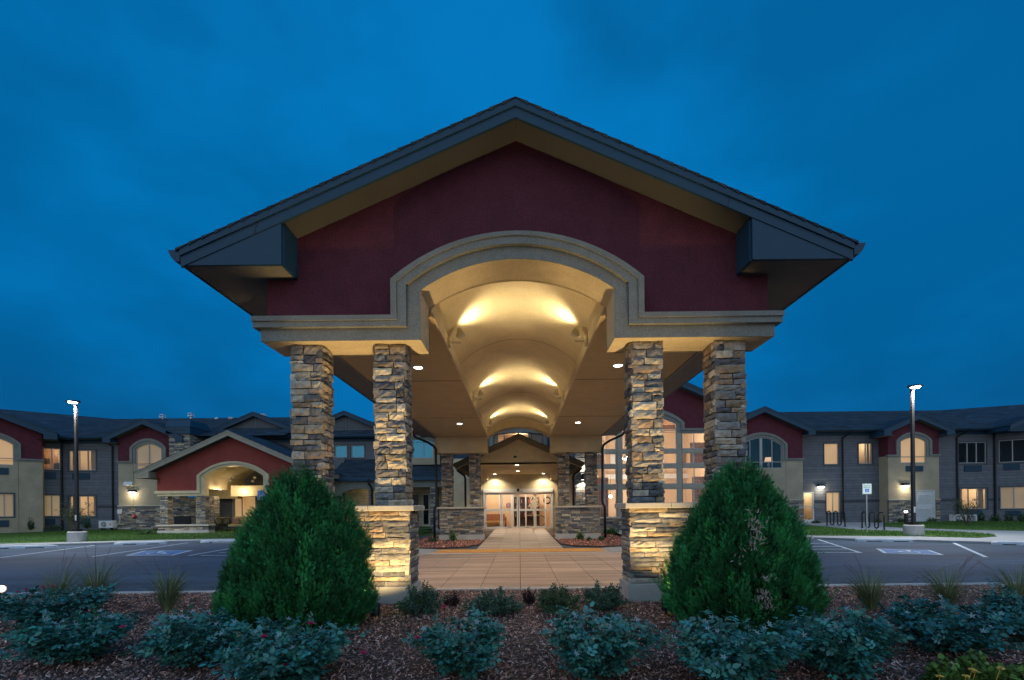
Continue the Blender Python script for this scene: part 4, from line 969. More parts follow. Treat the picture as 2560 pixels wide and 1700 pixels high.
# its lights
for i, (x, y, dd) in enumerate(((1706, 716, 28.3), (1872, 730, 28.9))):
    p = Z1(x, y, dd); p.z = zc-.01
    t = thing('downlight', 'downlight under the pavilion ceiling, %s' % ('left, beside the stone pier' if i == 0 else 'right, above the patio window'), 'downlight', p, 0, 'pavilion lights')
    mb = MB(); mb.lathe([(.10, p.z-.03), (.12, p.z-.03), (.12, p.z)], p.x, p.y, 12); mb.build('ring', whitep, t)
    mb = MB(); mb.poly([(p.x+.1*math.cos(a*PI/6), p.y+.1*math.sin(a*PI/6), p.z-.032) for a in range(12)][::-1]); mb.build('lens', bulb, t)
    lamp('POINT', 'downlight_glow', (p.x, p.y, p.z-.14), 36, (1.0, .80, .5), t, radius=.08)
for i, (x, y, dd) in enumerate(((1790, 680, 28.0), (1962, 688, 28.6))):
    p = Z1(x, y, dd)
    t = thing('floodlight', 'cream floodlight washing the pavilion vault, %s' % ('left of the pair' if i == 0 else 'right of the pair'), 'floodlight', p, 0, 'pavilion lights')
    mb = MB(); mb.box(p.x-.05, p.x+.05, p.y-.05, p.y+.1, p.z-.1, p.z+.02); mb.build('base_box', cream_fix, t)
    dv = Vector((.6, -.1, .7)).normalized(); q = p+dv*.1
    mb = MB(); mb.tube([q, q+dv*.06, q+dv*.16], [.03, .07, .1], 12); mb.build('lamp_head', cream_fix, t, smooth=True)
    lamp('SPOT', 'flood_beam', q+dv*.2, 60, (1.0, .80, .5), t, q+dv, 120, .6, .05)

# ------------------------------------------------------------------ low centre-left wing with porch
CW = thing('dining_wing', 'low grey wing with louvred gables, blue reflecting windows and a shingled porch roof', 'building', (-10, 32, .1))
f3 = flat(32.0)
q1, q2 = fr(f3, Z2, 700, 474, 812, 584), fr(f3, Z2, 846, 474, 966, 584)
mb = MB(); fwall(mb, f3, -19, -4.9, 2.5, 6.45, [q1, q2]); mb.build('wall', sid_g, CW)
window(CW, f3, q1, (), (), 'blue', casing=bronze, label='window reflecting blue sky'); window(CW, f3, q2, (), (), 'blue', casing=bronze, label='window reflecting blue sky')
eave(CW, f3, -19, -4.9, 6.45, .4)
slope_roof(CW, -19.5, -4.5, 31.5, 6.55, 36, 8.3)
for (gx, gy, Zf, hw2) in ((1988, 163, Z1, 3.6), (800, 178, Z2, 3.0)):
    fG = flat(33.0); pk = hit(fG, Zf(gx, gy, 33))
    gable_roof(CW, fG, pk[0], pk[1], .42, hw2, .28, .35, -4, hw2-.3, courses=8, gutter=False, fm=fascia)
    mb = MB(); mb.prism(fG, [(pk[0]-hw2, pk[1]-.2-.42*hw2), (pk[0]+hw2, pk[1]-.2-.42*hw2), (pk[0], pk[1]-.2)], -.05, 0)
    for n_ in range(7):
        b = pk[1]-.45-.13*n_; hh = (pk[1]-.2-b)/.42*.82
        for sg in (-1, 1): mb.fbox(fG, *sorted((pk[0]+sg*.12, pk[0]+sg*max(.14, hh))), b-.09, b, .001, .03)
    mb.fbox(fG, pk[0]-.07, pk[0]+.07, pk[1]-1.4, pk[1]-.3, .001, .04)
    mb.build('louvred_gable', pmat('louvre_grey', (.10, .115, .13), .7, .1), CW)
# porch roof and porch
slope_roof(CW, -12.1, -4.6, 29.2, 3.55, 32.0, 4.95, back=False, name='porch_roof')
fQ = flat(29.4)
mb = MB(); mb.fbox(fQ, -12.1, -4.7, 3.28, 3.52, .05, .25); mb.build('gutter', fascia, CW)
mb = MB(); xm = hit(fQ, Z2(925, 800, 30))[0]
pA = archpath(xm, 2.0, 2.35, 1.25, 2.45, 2.8, 14); 
pT = [(a, 3.3) for a, b in pA]
mb.band(fQ, pA, pT, -.3, 0)
mb.fbox(fQ, -12.1, xm-2.0, 2.6, 3.3, -.3, 0); mb.fbox(fQ, xm+2.0, -4.7, 2.85, 3.3, -.3, 0); mb.build('porch_beam', trimg, CW)
mb = MB(); fwall(mb, flat(31.6), -12.1, -4.7, 0, 3.5, [fr(flat(31.6), Z2, 1480, 905, 1548, 1205)]); mb.build('wall', sid_c, CW)
glass_door(CW, flat(31.6), fr(flat(31.6), Z2, 1480, 905, 1548, 1205), pmat('cream_door_paint', (.52, .48, .38), .5, .05), kind='dark')
mb = MB(); r = fr(flat(31.55), Z2, 1392, 915, 1446, 1200); mb.fbox(flat(31.55), r[0], r[1], r[2], r[3], 0, .03); mb.build('door', bronze, CW)
mb = MB(); r = fr(flat(30.5), Z2, 770, 850, 862, 884); mb.fbox(flat(30.5), r[0]-.4, r[1], r[2], r[3], -.2, 0); mb.build('porch_beam', creamin, CW)
for x0, x1 in ((1550, 1622), (1000, 1030)):
    r = fr(fQ, Z2, x0, 870, x1, 1195); mb = MB(); stone_box(mb, r[0], r[1], 29.4, 29.9, .1, 3.0, **rk); mb.build('column', [stone, mortar], CW)
    mb = MB(); mb.box(r[0]-.03, r[1]+.03, 29.37, 29.93, -.05, .18); mb.build('footing', concrete, CW)
mb = MB(); a = hit(fQ, Z2(1015, 800, 30))[0]; mb.tube([(a, 29.15, 3.4), (a, 29.15, 3.1), (a+.15, 29.3, 2.8), (a+.15, 29.3, .1)], .07, 8); mb.build('downspout', darkm, CW)
lamp('POINT', 'porch_light', (xm+.4, 30.6, 2.75), 16, (1.0, .80, .5), CW, radius=.1)
struct(sheet('porch_floor', [(-12.1, 29.2, .13), (-4.7, 29.2, .13), (-4.7, 31.6, .13), (-12.1, 31.6, .13)], pathm, -.05))

# ------------------------------------------------------------------ entrance block and its small canopy
EB = thing('entrance_hall', 'cream entrance hall with white framed sliding glass doors', 'building', (0, 29, .14))
DW = flat(29.0)
dr = fr(DW, Z8, 330, 908, 1300, 1466); dr = (dr[0], dr[1], .14, dr[3])
arcw = (-1.62, 1.72)
mb = MB(); fwall(mb, DW, -4.7, 3.2, 0, 4.6, [dr]); mb.build('wall', cream, EB)
fU = flat(29.6); uw = fr(fU, Z3, 862, 420, 1288, 560); sp = zz(fU, Z3, 862, 432); tp = zz(fU, Z3, 1075, 412)
mb = MB(); fwall(mb, fU, -4.7, 3.2, 4.2, uw[3]-.3, [(uw[0], uw[1], uw[2], 9)]); fwall(mb, fU, -4.7, 3.2, uw[3]+.4, 9.2)
for q in ((-4.7, uw[0]), (uw[1], 3.2)): fwall(mb, fU, *q, uw[3]-.3, uw[3]+.4)
mb.build('wall', fascia, EB)
mb = MB(); mb.band(fU, arc((uw[1]-uw[0])/2, sp, tp, 16, (uw[0]+uw[1])/2), [(a, b+.45) for a, b in arc((uw[1]-uw[0])/2+.25, sp, tp, 16, (uw[0]+uw[1])/2)], -.1, .06)
for q in (uw[0]-.25, uw[1]): mb.fbox(fU, q, q+.25, uw[2], sp+.3, -.1, .055)
mb.build('moulding', trimg, EB)
window(EB, fU, (uw[0], uw[1], uw[2], tp), (.22, .5, .77), (), 'room', arched=(sp, tp), casing=None, sash=bronze, power=60, wall=wallpink, depth=3.5)
mb = MB(); mb.box(-4.7, -4.6, 29.0, 34, 0, 9); mb.box(3.1, 3.2, 29.0, 34, 4.2, 9); mb.build('wall', beige, EB)
# sliding door
mb = MB(); a0, a1, b0, b1 = dr; wd = a1-a0
X = lambda x: hit(DW, Z8(x, 1150, 30))[0]; Zb = lambda y: hit(DW, Z8(800, y, 30))[1]
mb.fbox(DW, a0, a1, Zb(955), b1, -.12, .10)                 # header box
for x in (332, 1290): mb.fbox(DW, X(x)-.02, X(x)+.07, b0, Zb(955), -.1, .05)
sd = mb.build('door_frame', alum, EB, bevel=.006)
panels = ((352, 578, 0.0), (584, 812, .04), (820, 1046, .04), (1052, 1285, 0.0))
for i, (p, q, c) in enumerate(panels):
    p0, q0 = X(p), X(q); mb = MB()
    for r in ((p0, p0+.07, b0+.02, Zb(958)), (q0-.07, q0, b0+.02, Zb(958)), (p0+.07, q0-.07, Zb(986), Zb(958)), (p0+.07, q0-.07, b0+.02, Zb(1438)), (p0+.07, q0-.07, Zb(1218), Zb(1190))):
        mb.fbox(DW, *r, -.06+c, c-.01)
    d = mb.build('door', alum, EB, bevel=.004)
    mb = MB(); mb.poly([DW.p(a, b, -.035+c) for a, b in ((p0+.06, b0+.1), (q0-.06, b0+.1), (q0-.06, Zb(970)), (p0+.06, Zb(970)))]); mb.build('pane', gl_clear, d)
    if i in (1, 2):
        mb = MB(); xm2 = (p0+q0)/2
        for kk in range(7): mb.fbox(DW, xm2-.16+kk*.047, xm2-.16+kk*.047+.03, b0+.075, b0+.105, c-.009, c-.005)
        mb.build('door_lettering', darkm, d)
mb = MB(); p = Vector(DW.p(X(815), Zb(925), .11)); mb.tube([p, p+Vector((0, -.06, 0))], [.09, .05], 12); mb.fbox(DW, X(748), X(884), Zb(956), Zb(950), .05, .12); mb.build('door_sensor', darkm, EB)
# vestibule and lobby behind
LB = EB
mb = MB(); H = 3.0
mb.poly([(-3.0, 35, .13), (3.2, 35, .13), (3.2, 35, H), (-3.0, 35, H)]); mb.poly([(-3.0, 29.15, .13), (-3.0, 35, .13), (-3.0, 35, H), (-3.0, 29.15, H)]); mb.poly([(3.2, 35, .13), (3.2, 29.15, .13), (3.2, 29.15, H), (3.2, 35, H)])
mb.poly([(-3.0, 29.15, H), (-3, 35, H), (3.2, 35, H), (3.2, 29.15, H)]); mb.poly([(-3.0, 29.13, .135), (3.2, 29.13, .135), (3.2, 35, .135), (-3.0, 35, .135)], 1)
mb.box(-3.0, -.42, 31.9, 32.05, .135, H)
mb.box(-1.42, -1.35, 31.82, 31.9, .135, H, 2); mb.box(-.62, -.42, 31.84, 31.9, .135, 2.5, 2)
for x in (.38, 1.72): mb.box(x, x+.09, 31.5, 31.6, .135, 2.5, 2)
mb.box(-.42, 3.1, 31.5, 31.6, 2.5, H)
mb.build('lobby_room', [wallpink, floorw, whitep], EB)
lamp('POINT', 'lobby_light', (-1.5, 30.4, 2.75), 120, (1.0, .83, .60), EB, radius=.15); lamp('POINT', 'lobby_light', (1.3, 30.6, 2.75), 110, (1.0, .83, .60), EB, radius=.15); lamp('POINT', 'lobby_light', (1.2, 33.2, 2.7), 150, (1.0, .83, .60), EB, radius=.15)
# small canopy over the doors
EC = thing('entry_canopy', 'small gabled canopy with cream pediment over the glass doors', 'canopy', (0, 21.8, .1))
fE = flat(21.8)
gable_roof(EC, fE, -.02, 4.90, .455, 2.95, .24, .4, -7.2, 2.4, courses=10, gutter=True, fm=pmat('canopy_rake_board', (.13, .115, .085), .7, .1, 3), sm=creamin)
mb = MB(); mb.prism(fE, [(-2.75, 3.57), (2.75, 3.57), (2.75, 3.66), (0, 4.78), (-2.75, 3.66)], -.3, 0); mb.build('gable_wall', cream, EC)
mb = MB(); mb.box(-2.5, 2.5, 21.8, 29, 3.57, 3.62); mb.build('ceiling', creamin, EC)
for sg in (-1, 1):
    mb = MB(); mb.box(*sorted((sg*1.95, sg*2.35)), 21.85, 29.0, 3.2, 3.569); mb.build('beam', cream, EC)
    mb = MB(); stone_box(mb, *sorted((sg*1.98, sg*2.38)), 22.0, 22.4, .05, 3.2, **rk); mb.build('column', [stone, mortar], EC)
    kk = lambda x, y, z: (sg*x, y, z)
    mb = MB(); mb.tube([kk(3.0, 22.2, 3.5), kk(2.98, 22.2, 3.3), kk(2.66, 22.3, 3.05), kk(2.62, 22.3, 2.9), kk(2.62, 22.3, .1)], .055, 8); mb.build('downspout', darkm, EC)
mb = MB(); r = fr(fE, Z3, 1036, 613, 1063, 628); mb.fbox(fE, *r, 0, .03); mb.build('vent', darkm, EC)
for nm, x, y in (('front of the row', -.1, 22.5), ('second behind the pediment', -.08, 26.3), ('at the left door corner', -1.52, 28.55), ('at the right door corner', 1.5, 28.55)):
    downlight((x, y, 3.567), 'bright downlight in the entry canopy ceiling, %s' % nm, 210, 'entry canopy downlights', r=.085, col=(1.0, .85, .60))

# ------------------------------------------------------------------ tall lobby hall on the right
LH = thing('lobby_hall', 'tall lobby with maroon gable and lit two storey window wall', 'building', (8, 25, .1))
fL = flat(25.0)
xcL = xa(fL, RZ(1, 0, 0), 1624, 1150)[0]; xi = 69/1150*25.0
pk = W(1630, 918, 24.5)
zr4 = lambda y: hit(fL, Z4(690, y, 30))[1]
rows = [(435, 578), (613, 710), (745, 891), (931, 1182)]
PXL = lambda px: hit(fL, W(px, 1180, 30))[0]
A_, C_ = (PXL(1481), PXL(1541)), (PXL(1706), PXL(1766)); B_ = (xcL-xi, xcL+xi)
ops = []
for bay in (A_, C_): ops += [(bay[0], bay[1], zr4(y1), zr4(y0)) for y0, y1 in rows]
opsB = [(B_[0], B_[1], zr4(y1), zr4(y0)) for y0, y1 in rows[1:]]
hwL = 4.15
block_front(LH, fL, xcL, hwL, 0, pk.z, .45, 4.75, .32, zr4(432), xi, zr4(352), zr4(352)+.42, zr4(580), ops=ops+opsB, over=.5, depth=6, back=-7, v=(.27, .5, .73), h=(.75,), kind='open', wains=zr4(1190), bodym=pmat('hall_stucco', (.36, .33, .26), .9, .12, 2, .3, 70, fine=.12, fs=40), th=.4)
for r in ops: window(LH, fL, r, (.5,), (), 'open', casing=None, sash=vinyl, bar=.035)
for r in opsB: window(LH, fL, r, (.27, .5, .73), (), 'open', casing=None, sash=vinyl, bar=.035)
mb = MB(); x0, x1 = xcL-hwL+.1, xcL+hwL-.1; zT = 6.9
mb.poly([(x0, 30.8, 0), (x1, 30.8, 0), (x1, 30.8, zT), (x0, 30.8, zT)]); mb.poly([(x0, 25.15, 0), (x0, 30.8, 0), (x0, 30.8, zT), (x0, 25.15, zT)]); mb.poly([(x1, 30.8, 0), (x1, 25.15, 0), (x1, 25.15, zT), (x1, 30.8, zT)])
mb.poly([(x0, 25.15, zT), (x0, 30.8, zT), (x1, 30.8, zT), (x1, 25.15, zT)]); mb.poly([(x0, 25.1, .15), (x1, 25.1, .15), (x1, 30.8, .15), (x0, 30.8, .15)], 1)
mb.box(x0, x1, 30.3, 30.8, 3.3, 3.6, 2); mb.box(x0+2.2, x0+2.5, 29.5, 30.8, 0.15, zT); mb.box(x0, x1, 28.0, 28.25, 6.45, 6.88, 3); mb.box(x0, x1, 29.6, 29.8, 6.45, 6.88, 3)
mb.box(xcL+1.9, xcL+2.6, 30.68, 30.79, 3.6, 5.7, 2); mb.box(xcL-1.0, xcL-.3, 30.7, 30.79, 4.2, 5.3, 2)
mb.build('lobby_room', [wallpink, floorw, whitep, pmat('dark_wood_beam', (.12, .06, .03), .6, .2)], LH)
for x, y, z, p in ((xcL-2.2, 27.5, 5.9, 80), (xcL+2.0, 27.5, 5.9, 80), (xcL, 28.5, 2.6, 60), (xcL-2.5, 27, 2.5, 40), (xcL+2.6, 27, 2.5, 40)):
    lamp('POINT', 'hall_light', (x, y, z), p*2.1, (1.0, .82, .60), LH, radius=.15)
# stone pier with an up and down light at the corner of the hall
r = fr(flat(24.6), Z3, 1560, 600, 1640, 1050)
mb = MB(); stone_box(mb, r[0], r[1]+.15, 24.6, 25.1, 0, 5.2, **rk); mb.build('pier', [stone, mortar], LH)
p = Vector((r[0]+.38, 24.5, zz(flat(24.5), Z3, 1596, 790)))
t = thing('wall_sconce', 'dark up and down cylinder sconce on the stone pier beside the doors', 'wall light', p)
mb = MB(); mb.tube([p+Vector((0, -.07, -.16)), p+Vector((0, -.07, .16))], .075, 14); mb.build('housing', darkm, t)
mb = MB(); mb.box(p.x-.04, p.x+.04, p.y-.05, p.y+.1, p.z-.06, p.z+.06); mb.build('bracket', darkm, t)
for sg in (-1, 1):
    mb = MB(); mb.poly([(p.x+.065*math.cos(a*PI/6), p.y-.07+.065*math.sin(a*PI/6), p.z+sg*.163) for a in range(12)]); mb.build('lens', bulb, t)
    lamp('SPOT', 'sconce_beam', p+Vector((0, -.07, sg*.2)), 110, (1.0, .92, .75), t, p+Vector((0, 0, sg*2)), 120, .5, .04)
# maroon gabled bay seen left of the doors
CB = thing('gabled_bay', 'maroon gabled bay with a blue arched window, left of the entrance hall', 'building', (-6.9, 30.6, .1))
xB = hit(fB, Z3(215, 560, 30))[0]
block_front(CB, fB, xB, 1.5, 4.4, 8.1, .45, 2.1, .3, zz(fB, Z3, 200, 500), 1.05, zz(fB, Z3, 200, 490), zz(fB, Z3, 200, 470), zz(fB, Z3, 200, 632), kind='blue', v=(.35, .7), h=(), depth=1.3, th=.24)
# ------------------------------------------------------------------ roof vents on the skyline
vents = ((1264, 175, 232), (1483, 165, 222), (1596, 212, 245), (1642, 205, 255), (1684, 197, 245), (1797, 198, 222), (2046, 172, 195))
for i, (x, y0, y1) in enumerate(vents):
    p0, p1 = Z1(x, y1+14, 37.0), Z1(x, y0, 37.0); h = p1.z-p0.z
    nm = ('thin flue pipe with a square rain cap', 'white round roof vent pipe with a domed cap')[2 <= i <= 4]
    where = ('left of the chimney', 'just right of the chimney', 'first of three right of the chimney', 'middle of three right of the chimney', 'last of three right of the chimney', 'left of the louvred gable peak', 'behind the louvred gable peak')[i]
    t = thing('roof_vent', '%s, %s' % (nm, where), 'roof vent', p0, 0, 'roof vents on the skyline')
    mb = MB(); mb.tube([p0, p1-Vector((0, 0, h*.35))], .07 if i < 2 or i > 4 else .10, 8); mb.build('pipe', whitep if 2 <= i <= 4 else alum, t)
    mb = MB()
    if 2 <= i <= 4: mb.lathe([(.17, p1.z-h*.38), (.19, p1.z-h*.25), (.10, p1.z-.03), (.02, p1.z)], p0.x, p0.y, 12)
    else:
        mb.box(p0.x-.17, p0.x+.17, p0.y-.17, p0.y+.17, p1.z-h*.36, p1.z-h*.28); mb.box(p0.x-.15, p0.x+.15, p0.y-.15, p0.y+.15, p1.z-.04, p1.z)
        for a, b in ((-1, -1), (1, -1), (1, 1), (-1, 1)): mb.box(p0.x+a*.13-.012, p0.x+a*.13+.012, p0.y+b*.13-.012, p0.y+b*.13+.012, p1.z-h*.3, p1.z-.03)
    mb.build('cap', whitep if 2 <= i <= 4 else alum, t)
# ------------------------------------------------------------------ kerbs, walks and lawns beside the two car parks
def gz(y): return .09+.16*max(0, min(1, (y-21)/9.5))
def G2(P0):                        # P0: a measured direction (any distance) -> the sloping verge
    d = P0-CAMP; z = .1; p = None
    for _ in range(8):
        t = (z-CZ)/d.z; p = CAMP+d*t; z = gz(p.y)
    return Vector((p.x, p.y, z))
def G0(P0, z=0.0):
    d = P0-CAMP; t = (z-CZ)/d.z; return CAMP+d*t
def strip(name, front, back, mat, zf, zb, skirt=-.05, up=0.0):
    mb = MB(); n = len(front)
    for i in range(n-1):
        a, b, c, d = front[i], front[i+1], back[i+1], back[i]
        P = [(a[0], a[1], zf(a[1])+up), (b[0], b[1], zf(b[1])+up), (c[0], c[1], zb(c[1])+up), (d[0], d[1], zb(d[1])+up)]
        mb.poly(P); mb.poly([P[0], (a[0], a[1], skirt), (b[0], b[1], skirt), P[1]])
    o = mb.build(name, mat); o['kind'] = 'structure'; return o
lawnm = pmat('lawn', (.050, .115, .022), .95, .35, 1.4, .6, 70, fine=.35, fs=110)
LF = [G0(Z1(-1500, 1490, 20)), G0(Z1(0, 1206, 20)), G0(Z1(1000, 1180, 20)), G0(Z1(1860, 1162, 20)), Vector((-9.0, 21.8, 0)), Vector((-7.0, 18.4, 0)), Vector((-5.9, 15.2, 0))]
LF[0] = LF[1]+(LF[1]-LF[2])*3
LB_ = []
for i, p in enumerate(LF): LB_.append(Vector((p.x+(.05 if i < 4 else 1.0), p.y+(1.15 if i < 4 else 1.3), 0)))
LB_[-1] = Vector((-4.9, 16.9, 0)); LB_[-2] = Vector((-5.6, 19.2, 0)); LB_[-3] = Vector((-7.6, 22.9, 0))
strip('sidewalk', LF, LB_, pathm, lambda y: .09, lambda y: .095)
mid = lambda P, y: [Vector((p.x*1.0, y, 0)) for p in P]
strip('lawn', LB_, [Vector((p.x-1.5 if i > 3 else p.x, 25.5, 0)) for i, p in enumerate(LB_)], lawnm, lambda y: .10, gz)
strip('lawn', [Vector((p.x-1.5 if i > 3 else p.x, 25.5, 0)) for i, p in enumerate(LB_)], [Vector((p.x, 31.6, 0)) for p in LB_[:-2]]+[Vector((-5.0, 31.6, 0)), Vector((-4.9, 31.6, 0))], lawnm, gz, gz)
RF_ = [Vector((5.9, 15.2, 0)), Vector((7.2, 18.4, 0)), G0(Z5(640, 1334, 20)), G0(Z5(1000, 1347, 20)), G0(Z5(1500, 1357, 20)), G0(Z5(2352, 1382, 20)), Vector((60, -6, 0))]
RF_[-1] = RF_[5]+(RF_[5]-RF_[3])*4
RM = [Vector((4.9, 17.0, 0)), Vector((5.6, 21.0, 0))]+[G2(Z5(x, y, 25)) for x, y in ((640, 1262), (1000, 1262), (1500, 1262), (2352, 1262))]+[Vector((48, 16, 0))]
strip('sidewalk', RF_, RM, pathm, lambda y: .09, gz)
strip('sidewalk', RM, [Vector((4.9, 31.6, 0)), Vector((7, 31.6, 0)), Vector((13, 31.6, 0)), Vector((20, 31.6, 0)), Vector((28, 31.6, 0)), Vector((40, 31.6, 0)), Vector((60, 31.6, 0))], pathm, gz, gz)
def lawn_patch(pts, up=.035):
    P = [G2(p) for p in pts]; c = sum(P, Vector())/len(P); mb = MB()
    for i in range(len(P)):
        a, b = P[i], P[(i+1) % len(P)]
        mb.poly([(c.x, c.y, gz(c.y)+up), (a.x, a.y, a.z+up), (b.x, b.y, b.z+up)]); mb.poly([(a.x, a.y, a.z+up), (a.x, a.y, a.z-.02), (b.x, b.y, b.z-.02), (b.x, b.y, b.z+up)])
    o = mb.build('lawn', lawnm); o['kind'] = 'structure'; return P
q5 = lambda L5: [Z5(x, y, 25) for x, y in L5]
lawnA = lawn_patch(q5([(560, 1222), (760, 1240), (1000, 1262), (1380, 1274), (1600, 1268), (1850, 1280), (2060, 1296), (2128, 1312), (1980, 1323), (1500, 1312), (1000, 1308), (660, 1305), (500, 1300)]))
lawnB = lawn_patch(q5([(1215, 1204), (1700, 1192), (2500, 1190), (2600, 1262), (2352, 1266), (1900, 1256), (1540, 1244), (1380, 1240), (1200, 1228)]))
# grass blades
def inpoly(P, x, y):
    r = np.zeros(len(x), bool); n = len(P)
    for i in range(n):
        a, b = P[i], P[(i+1) % n]
        c = ((a.y > y) != (b.y > y)) & (x < (b.x-a.x)*(y-a.y)/((b.y-a.y) or 1e-9)+a.x); r ^= c
    return r
def blades(x, y, z, hmin, hmax, rng):
    n = len(x); h = rng.uniform(hmin, hmax, n); a = rng.uniform(0, 2*PI, n); ln = rng.uniform(-.5, .5, n)*h; w_ = .012
    base = np.stack([x, y, z], 1); s_ = np.stack([np.cos(a)*w_, np.sin(a)*w_, 0*a], 1); tip = base+np.stack([-np.sin(a)*ln, np.cos(a)*ln, h], 1)
    V = np.stack([base-s_, base+s_, tip], 1).reshape(-1, 3); Fc = np.arange(3*n).reshape(-1, 3)
    return V, Fc
rng = np.random.default_rng(3)
leafm = pmat('leaf_green', (.05, .12, .03), .6, .15, 6, tint=True, spec=.25)
Vs = []
gx = rng.uniform(-30, -5.2, 60000); gy = rng.uniform(21.5, 31.0, 60000)
PL = [Vector((p.x, p.y, 0)) for p in LB_]+[Vector((-5.0, 31, 0)), Vector((LB_[0].x, 31, 0))]
PAT = [Vector((-20.5, 26.8, 0)), Vector((-4.7, 26.8, 0)), Vector((-4.7, 31.6, 0)), Vector((-20.5, 31.6, 0))]
k_ = inpoly(PL, gx, gy) & ~inpoly(PAT, gx, gy); Vs.append((gx[k_], gy[k_], .10+.15*np.clip((gy[k_]-23)/8, 0, 1)))
for P in (lawnA, lawnB):
    x0, x1 = min(p.x for p in P), max(p.x for p in P); y0, y1 = min(p.y for p in P), max(p.y for p in P)
    n = int((x1-x0)*(y1-y0)*230); gx = rng.uniform(x0, x1, n); gy = rng.uniform(y0, y1, n); k_ = inpoly(P, gx, gy)
    Vs.append((gx[k_], gy[k_], .12+.16*np.clip((gy[k_]-21)/9.5, 0, 1)))
X_ = np.concatenate([v[0] for v in Vs]); Y_ = np.concatenate([v[1] for v in Vs]); Z_ = np.concatenate([v[2] for v in Vs])
V, Fc = blades(X_, Y_, Z_-.01, .05, .11, rng)
tn = np.array([(.055, .13, .022)])*rng.uniform(.6, 1.5, (len(Fc), 1))
o = big_mesh('grass', V, Fc, leafm, tints=tn); tag(o, 'short mown grass on the lawns beside the car parks', 'grass', kind='stuff')

# ------------------------------------------------------------------ painted markings
paint = pmat('white_road_paint', (.50, .58, .64), .7, .35, 5, fine=.3, fs=40)
bluep = pmat('blue_road_paint', (.022, .15, .38), .7, .35, 5, fine=.3, fs=40)
def line_px(a, b, w_=.10, z=.005):
    A, B = G0(a), G0(b); d = (B-A).normalized(); s_ = Vector((-d.y, d.x, 0))*w_/2
    return [(p.x, p.y, z) for p in (A-s_, B-s_, B+s_, A+s_)]
mb = MB()
for a, b in (((0, 1288), (745, 1190)), ((718, 1279), (1465, 1171)), ((1465, 1272), (1900, 1196)), ((1560, 1271), (2100, 1268)), ((1700, 1248), (2100, 1246)), ((-900, 1400), (-100, 1215))):
    mb.poly(line_px(Z1(*a, 20), Z1(*b, 20)))
for a, b in (((560, 1300), (1020, 1446)), ((1780, 1365), (2042, 1480)), ((600, 1368), (790, 1366)), ((600, 1394), (865, 1392)), ((600, 1416), (930, 1414)), ((500, 1440), (1010, 1444)), ((2700, 1420), (3300, 1560))):
    mb.poly(line_px(Z5(*a, 20), Z5(*b, 20)))
struct(mb.build('road_markings', paint))
def stroke(pts, w_, closed=False):
    out = []
    for (x0, y0), (x1, y1) in zip(pts, pts[1:]):
        l = math.hypot(x1-x0, y1-y0) or 1e-6; nx, ny = -(y1-y0)/l*w_/2, (x1-x0)/l*w_/2; ex, ey = (x1-x0)/l*w_*.3, (y1-y0)/l*w_*.3
        out.append([(x0+nx-ex, y0+ny-ey), (x0-nx-ex, y0-ny-ey), (x1-nx+ex, y1-ny+ey), (x1+nx+ex, y1+ny+ey)])
    return out
def wheelchair():
    s_ = [[(.42+.075*math.cos(a*PI/6), .83+.075*math.sin(a*PI/6)) for a in range(12)]]
    s_ += stroke([(.42, .73), (.46, .47), (.66, .47), (.75, .24), (.84, .27)], .07) + stroke([(.44, .62), (.62, .62)], .055)
    s_ += stroke([(.46+.21*math.cos(a), .35+.21*math.sin(a)) for a in [math.radians(125+230*i/14) for i in range(15)]], .055)
    return s_
def bay_symbol(c4, flip):          # corners: far left, far right, near right, near left
    c4 = [G0(p) for p in c4]
    f = lambda s_, t_, z: tuple((c4[3].lerp(c4[2], s_)).lerp(c4[0].lerp(c4[1], s_), t_).to_2d())+(z,)
    mb = MB(); mb.poly([f(0, 0, .006), f(1, 0, .006), f(1, 1, .006), f(0, 1, .006)])
    mb.poly([f(.07, .07, .010), f(.93, .07, .010), f(.93, .93, .010), f(.07, .93, .010)], 1)
    for i, P in enumerate(wheelchair()): mb.poly([f(.12+.76*(a if not flip else 1-a), .1+.8*b, .0135+.0004*(i % 5)) for a, b in P])
    o = mb.build('road_markings', [paint, bluep]); struct(o); return o
bay_symbol([Z1(1118, 1234, 20), Z1(1502, 1231, 20), Z1(1345, 1269, 20), Z1(968, 1272, 20)], False)
bay_symbol([Z5(1142, 1411, 20), Z5(1585, 1424, 20), Z5(1700, 1463, 20), Z5(1205, 1447, 20)], True)

# ------------------------------------------------------------------ wheel stops
stopm = pmat('wheel_stop_concrete', (.50, .55, .60), .9, .2, 5, .5, 50, fine=.15, fs=90)
def wheel_stop(A, B, label):
    A, B = G0(A), G0(B); ln = (B-A).length; c = (A+B)/2
    t = thing('wheel_stop', label, 'wheel stop', (c.x, c.y, 0), 0, 'concrete wheel stops along the kerbs')
    d = (B-A).normalized(); fc = Face((A.x, A.y, 0), d, (d.y, -d.x, 0))
    mb = MB(); n = 14; pr = [(-.09, 0), (-.085, .07), (-.05, .125), (0, .135), (.05, .125), (.085, .07), (.09, 0)]
    rings = []
    for i in range(n+1):
        a = ln*i/n; e = .7 if i in (0, n) else (.93 if i in (1, n-1) else 1)
        rings.append(mb.pts([fc.p(a, b*e, cc*e) for cc, b in pr]))
    for i in range(n):
        for k in range(len(pr)-1): mb.f.append([rings[i][k], rings[i+1][k], rings[i+1][k+1], rings[i][k+1]]); mb.m.append(0); mb.t.append(None)
    mb.f.append(rings[0]); mb.m.append(0); mb.t.append(None); mb.f.append(rings[-1][::-1]); mb.m.append(0); mb.t.append(None)
    mb.build('block', stopm, t, smooth=True)
    mb = MB()
    for a in (.18, .62): mb.fbox(fc, ln*a, ln*(a+.24), .0, .03, .082, .094)
    mb.build('drain_slot', darkm, t)
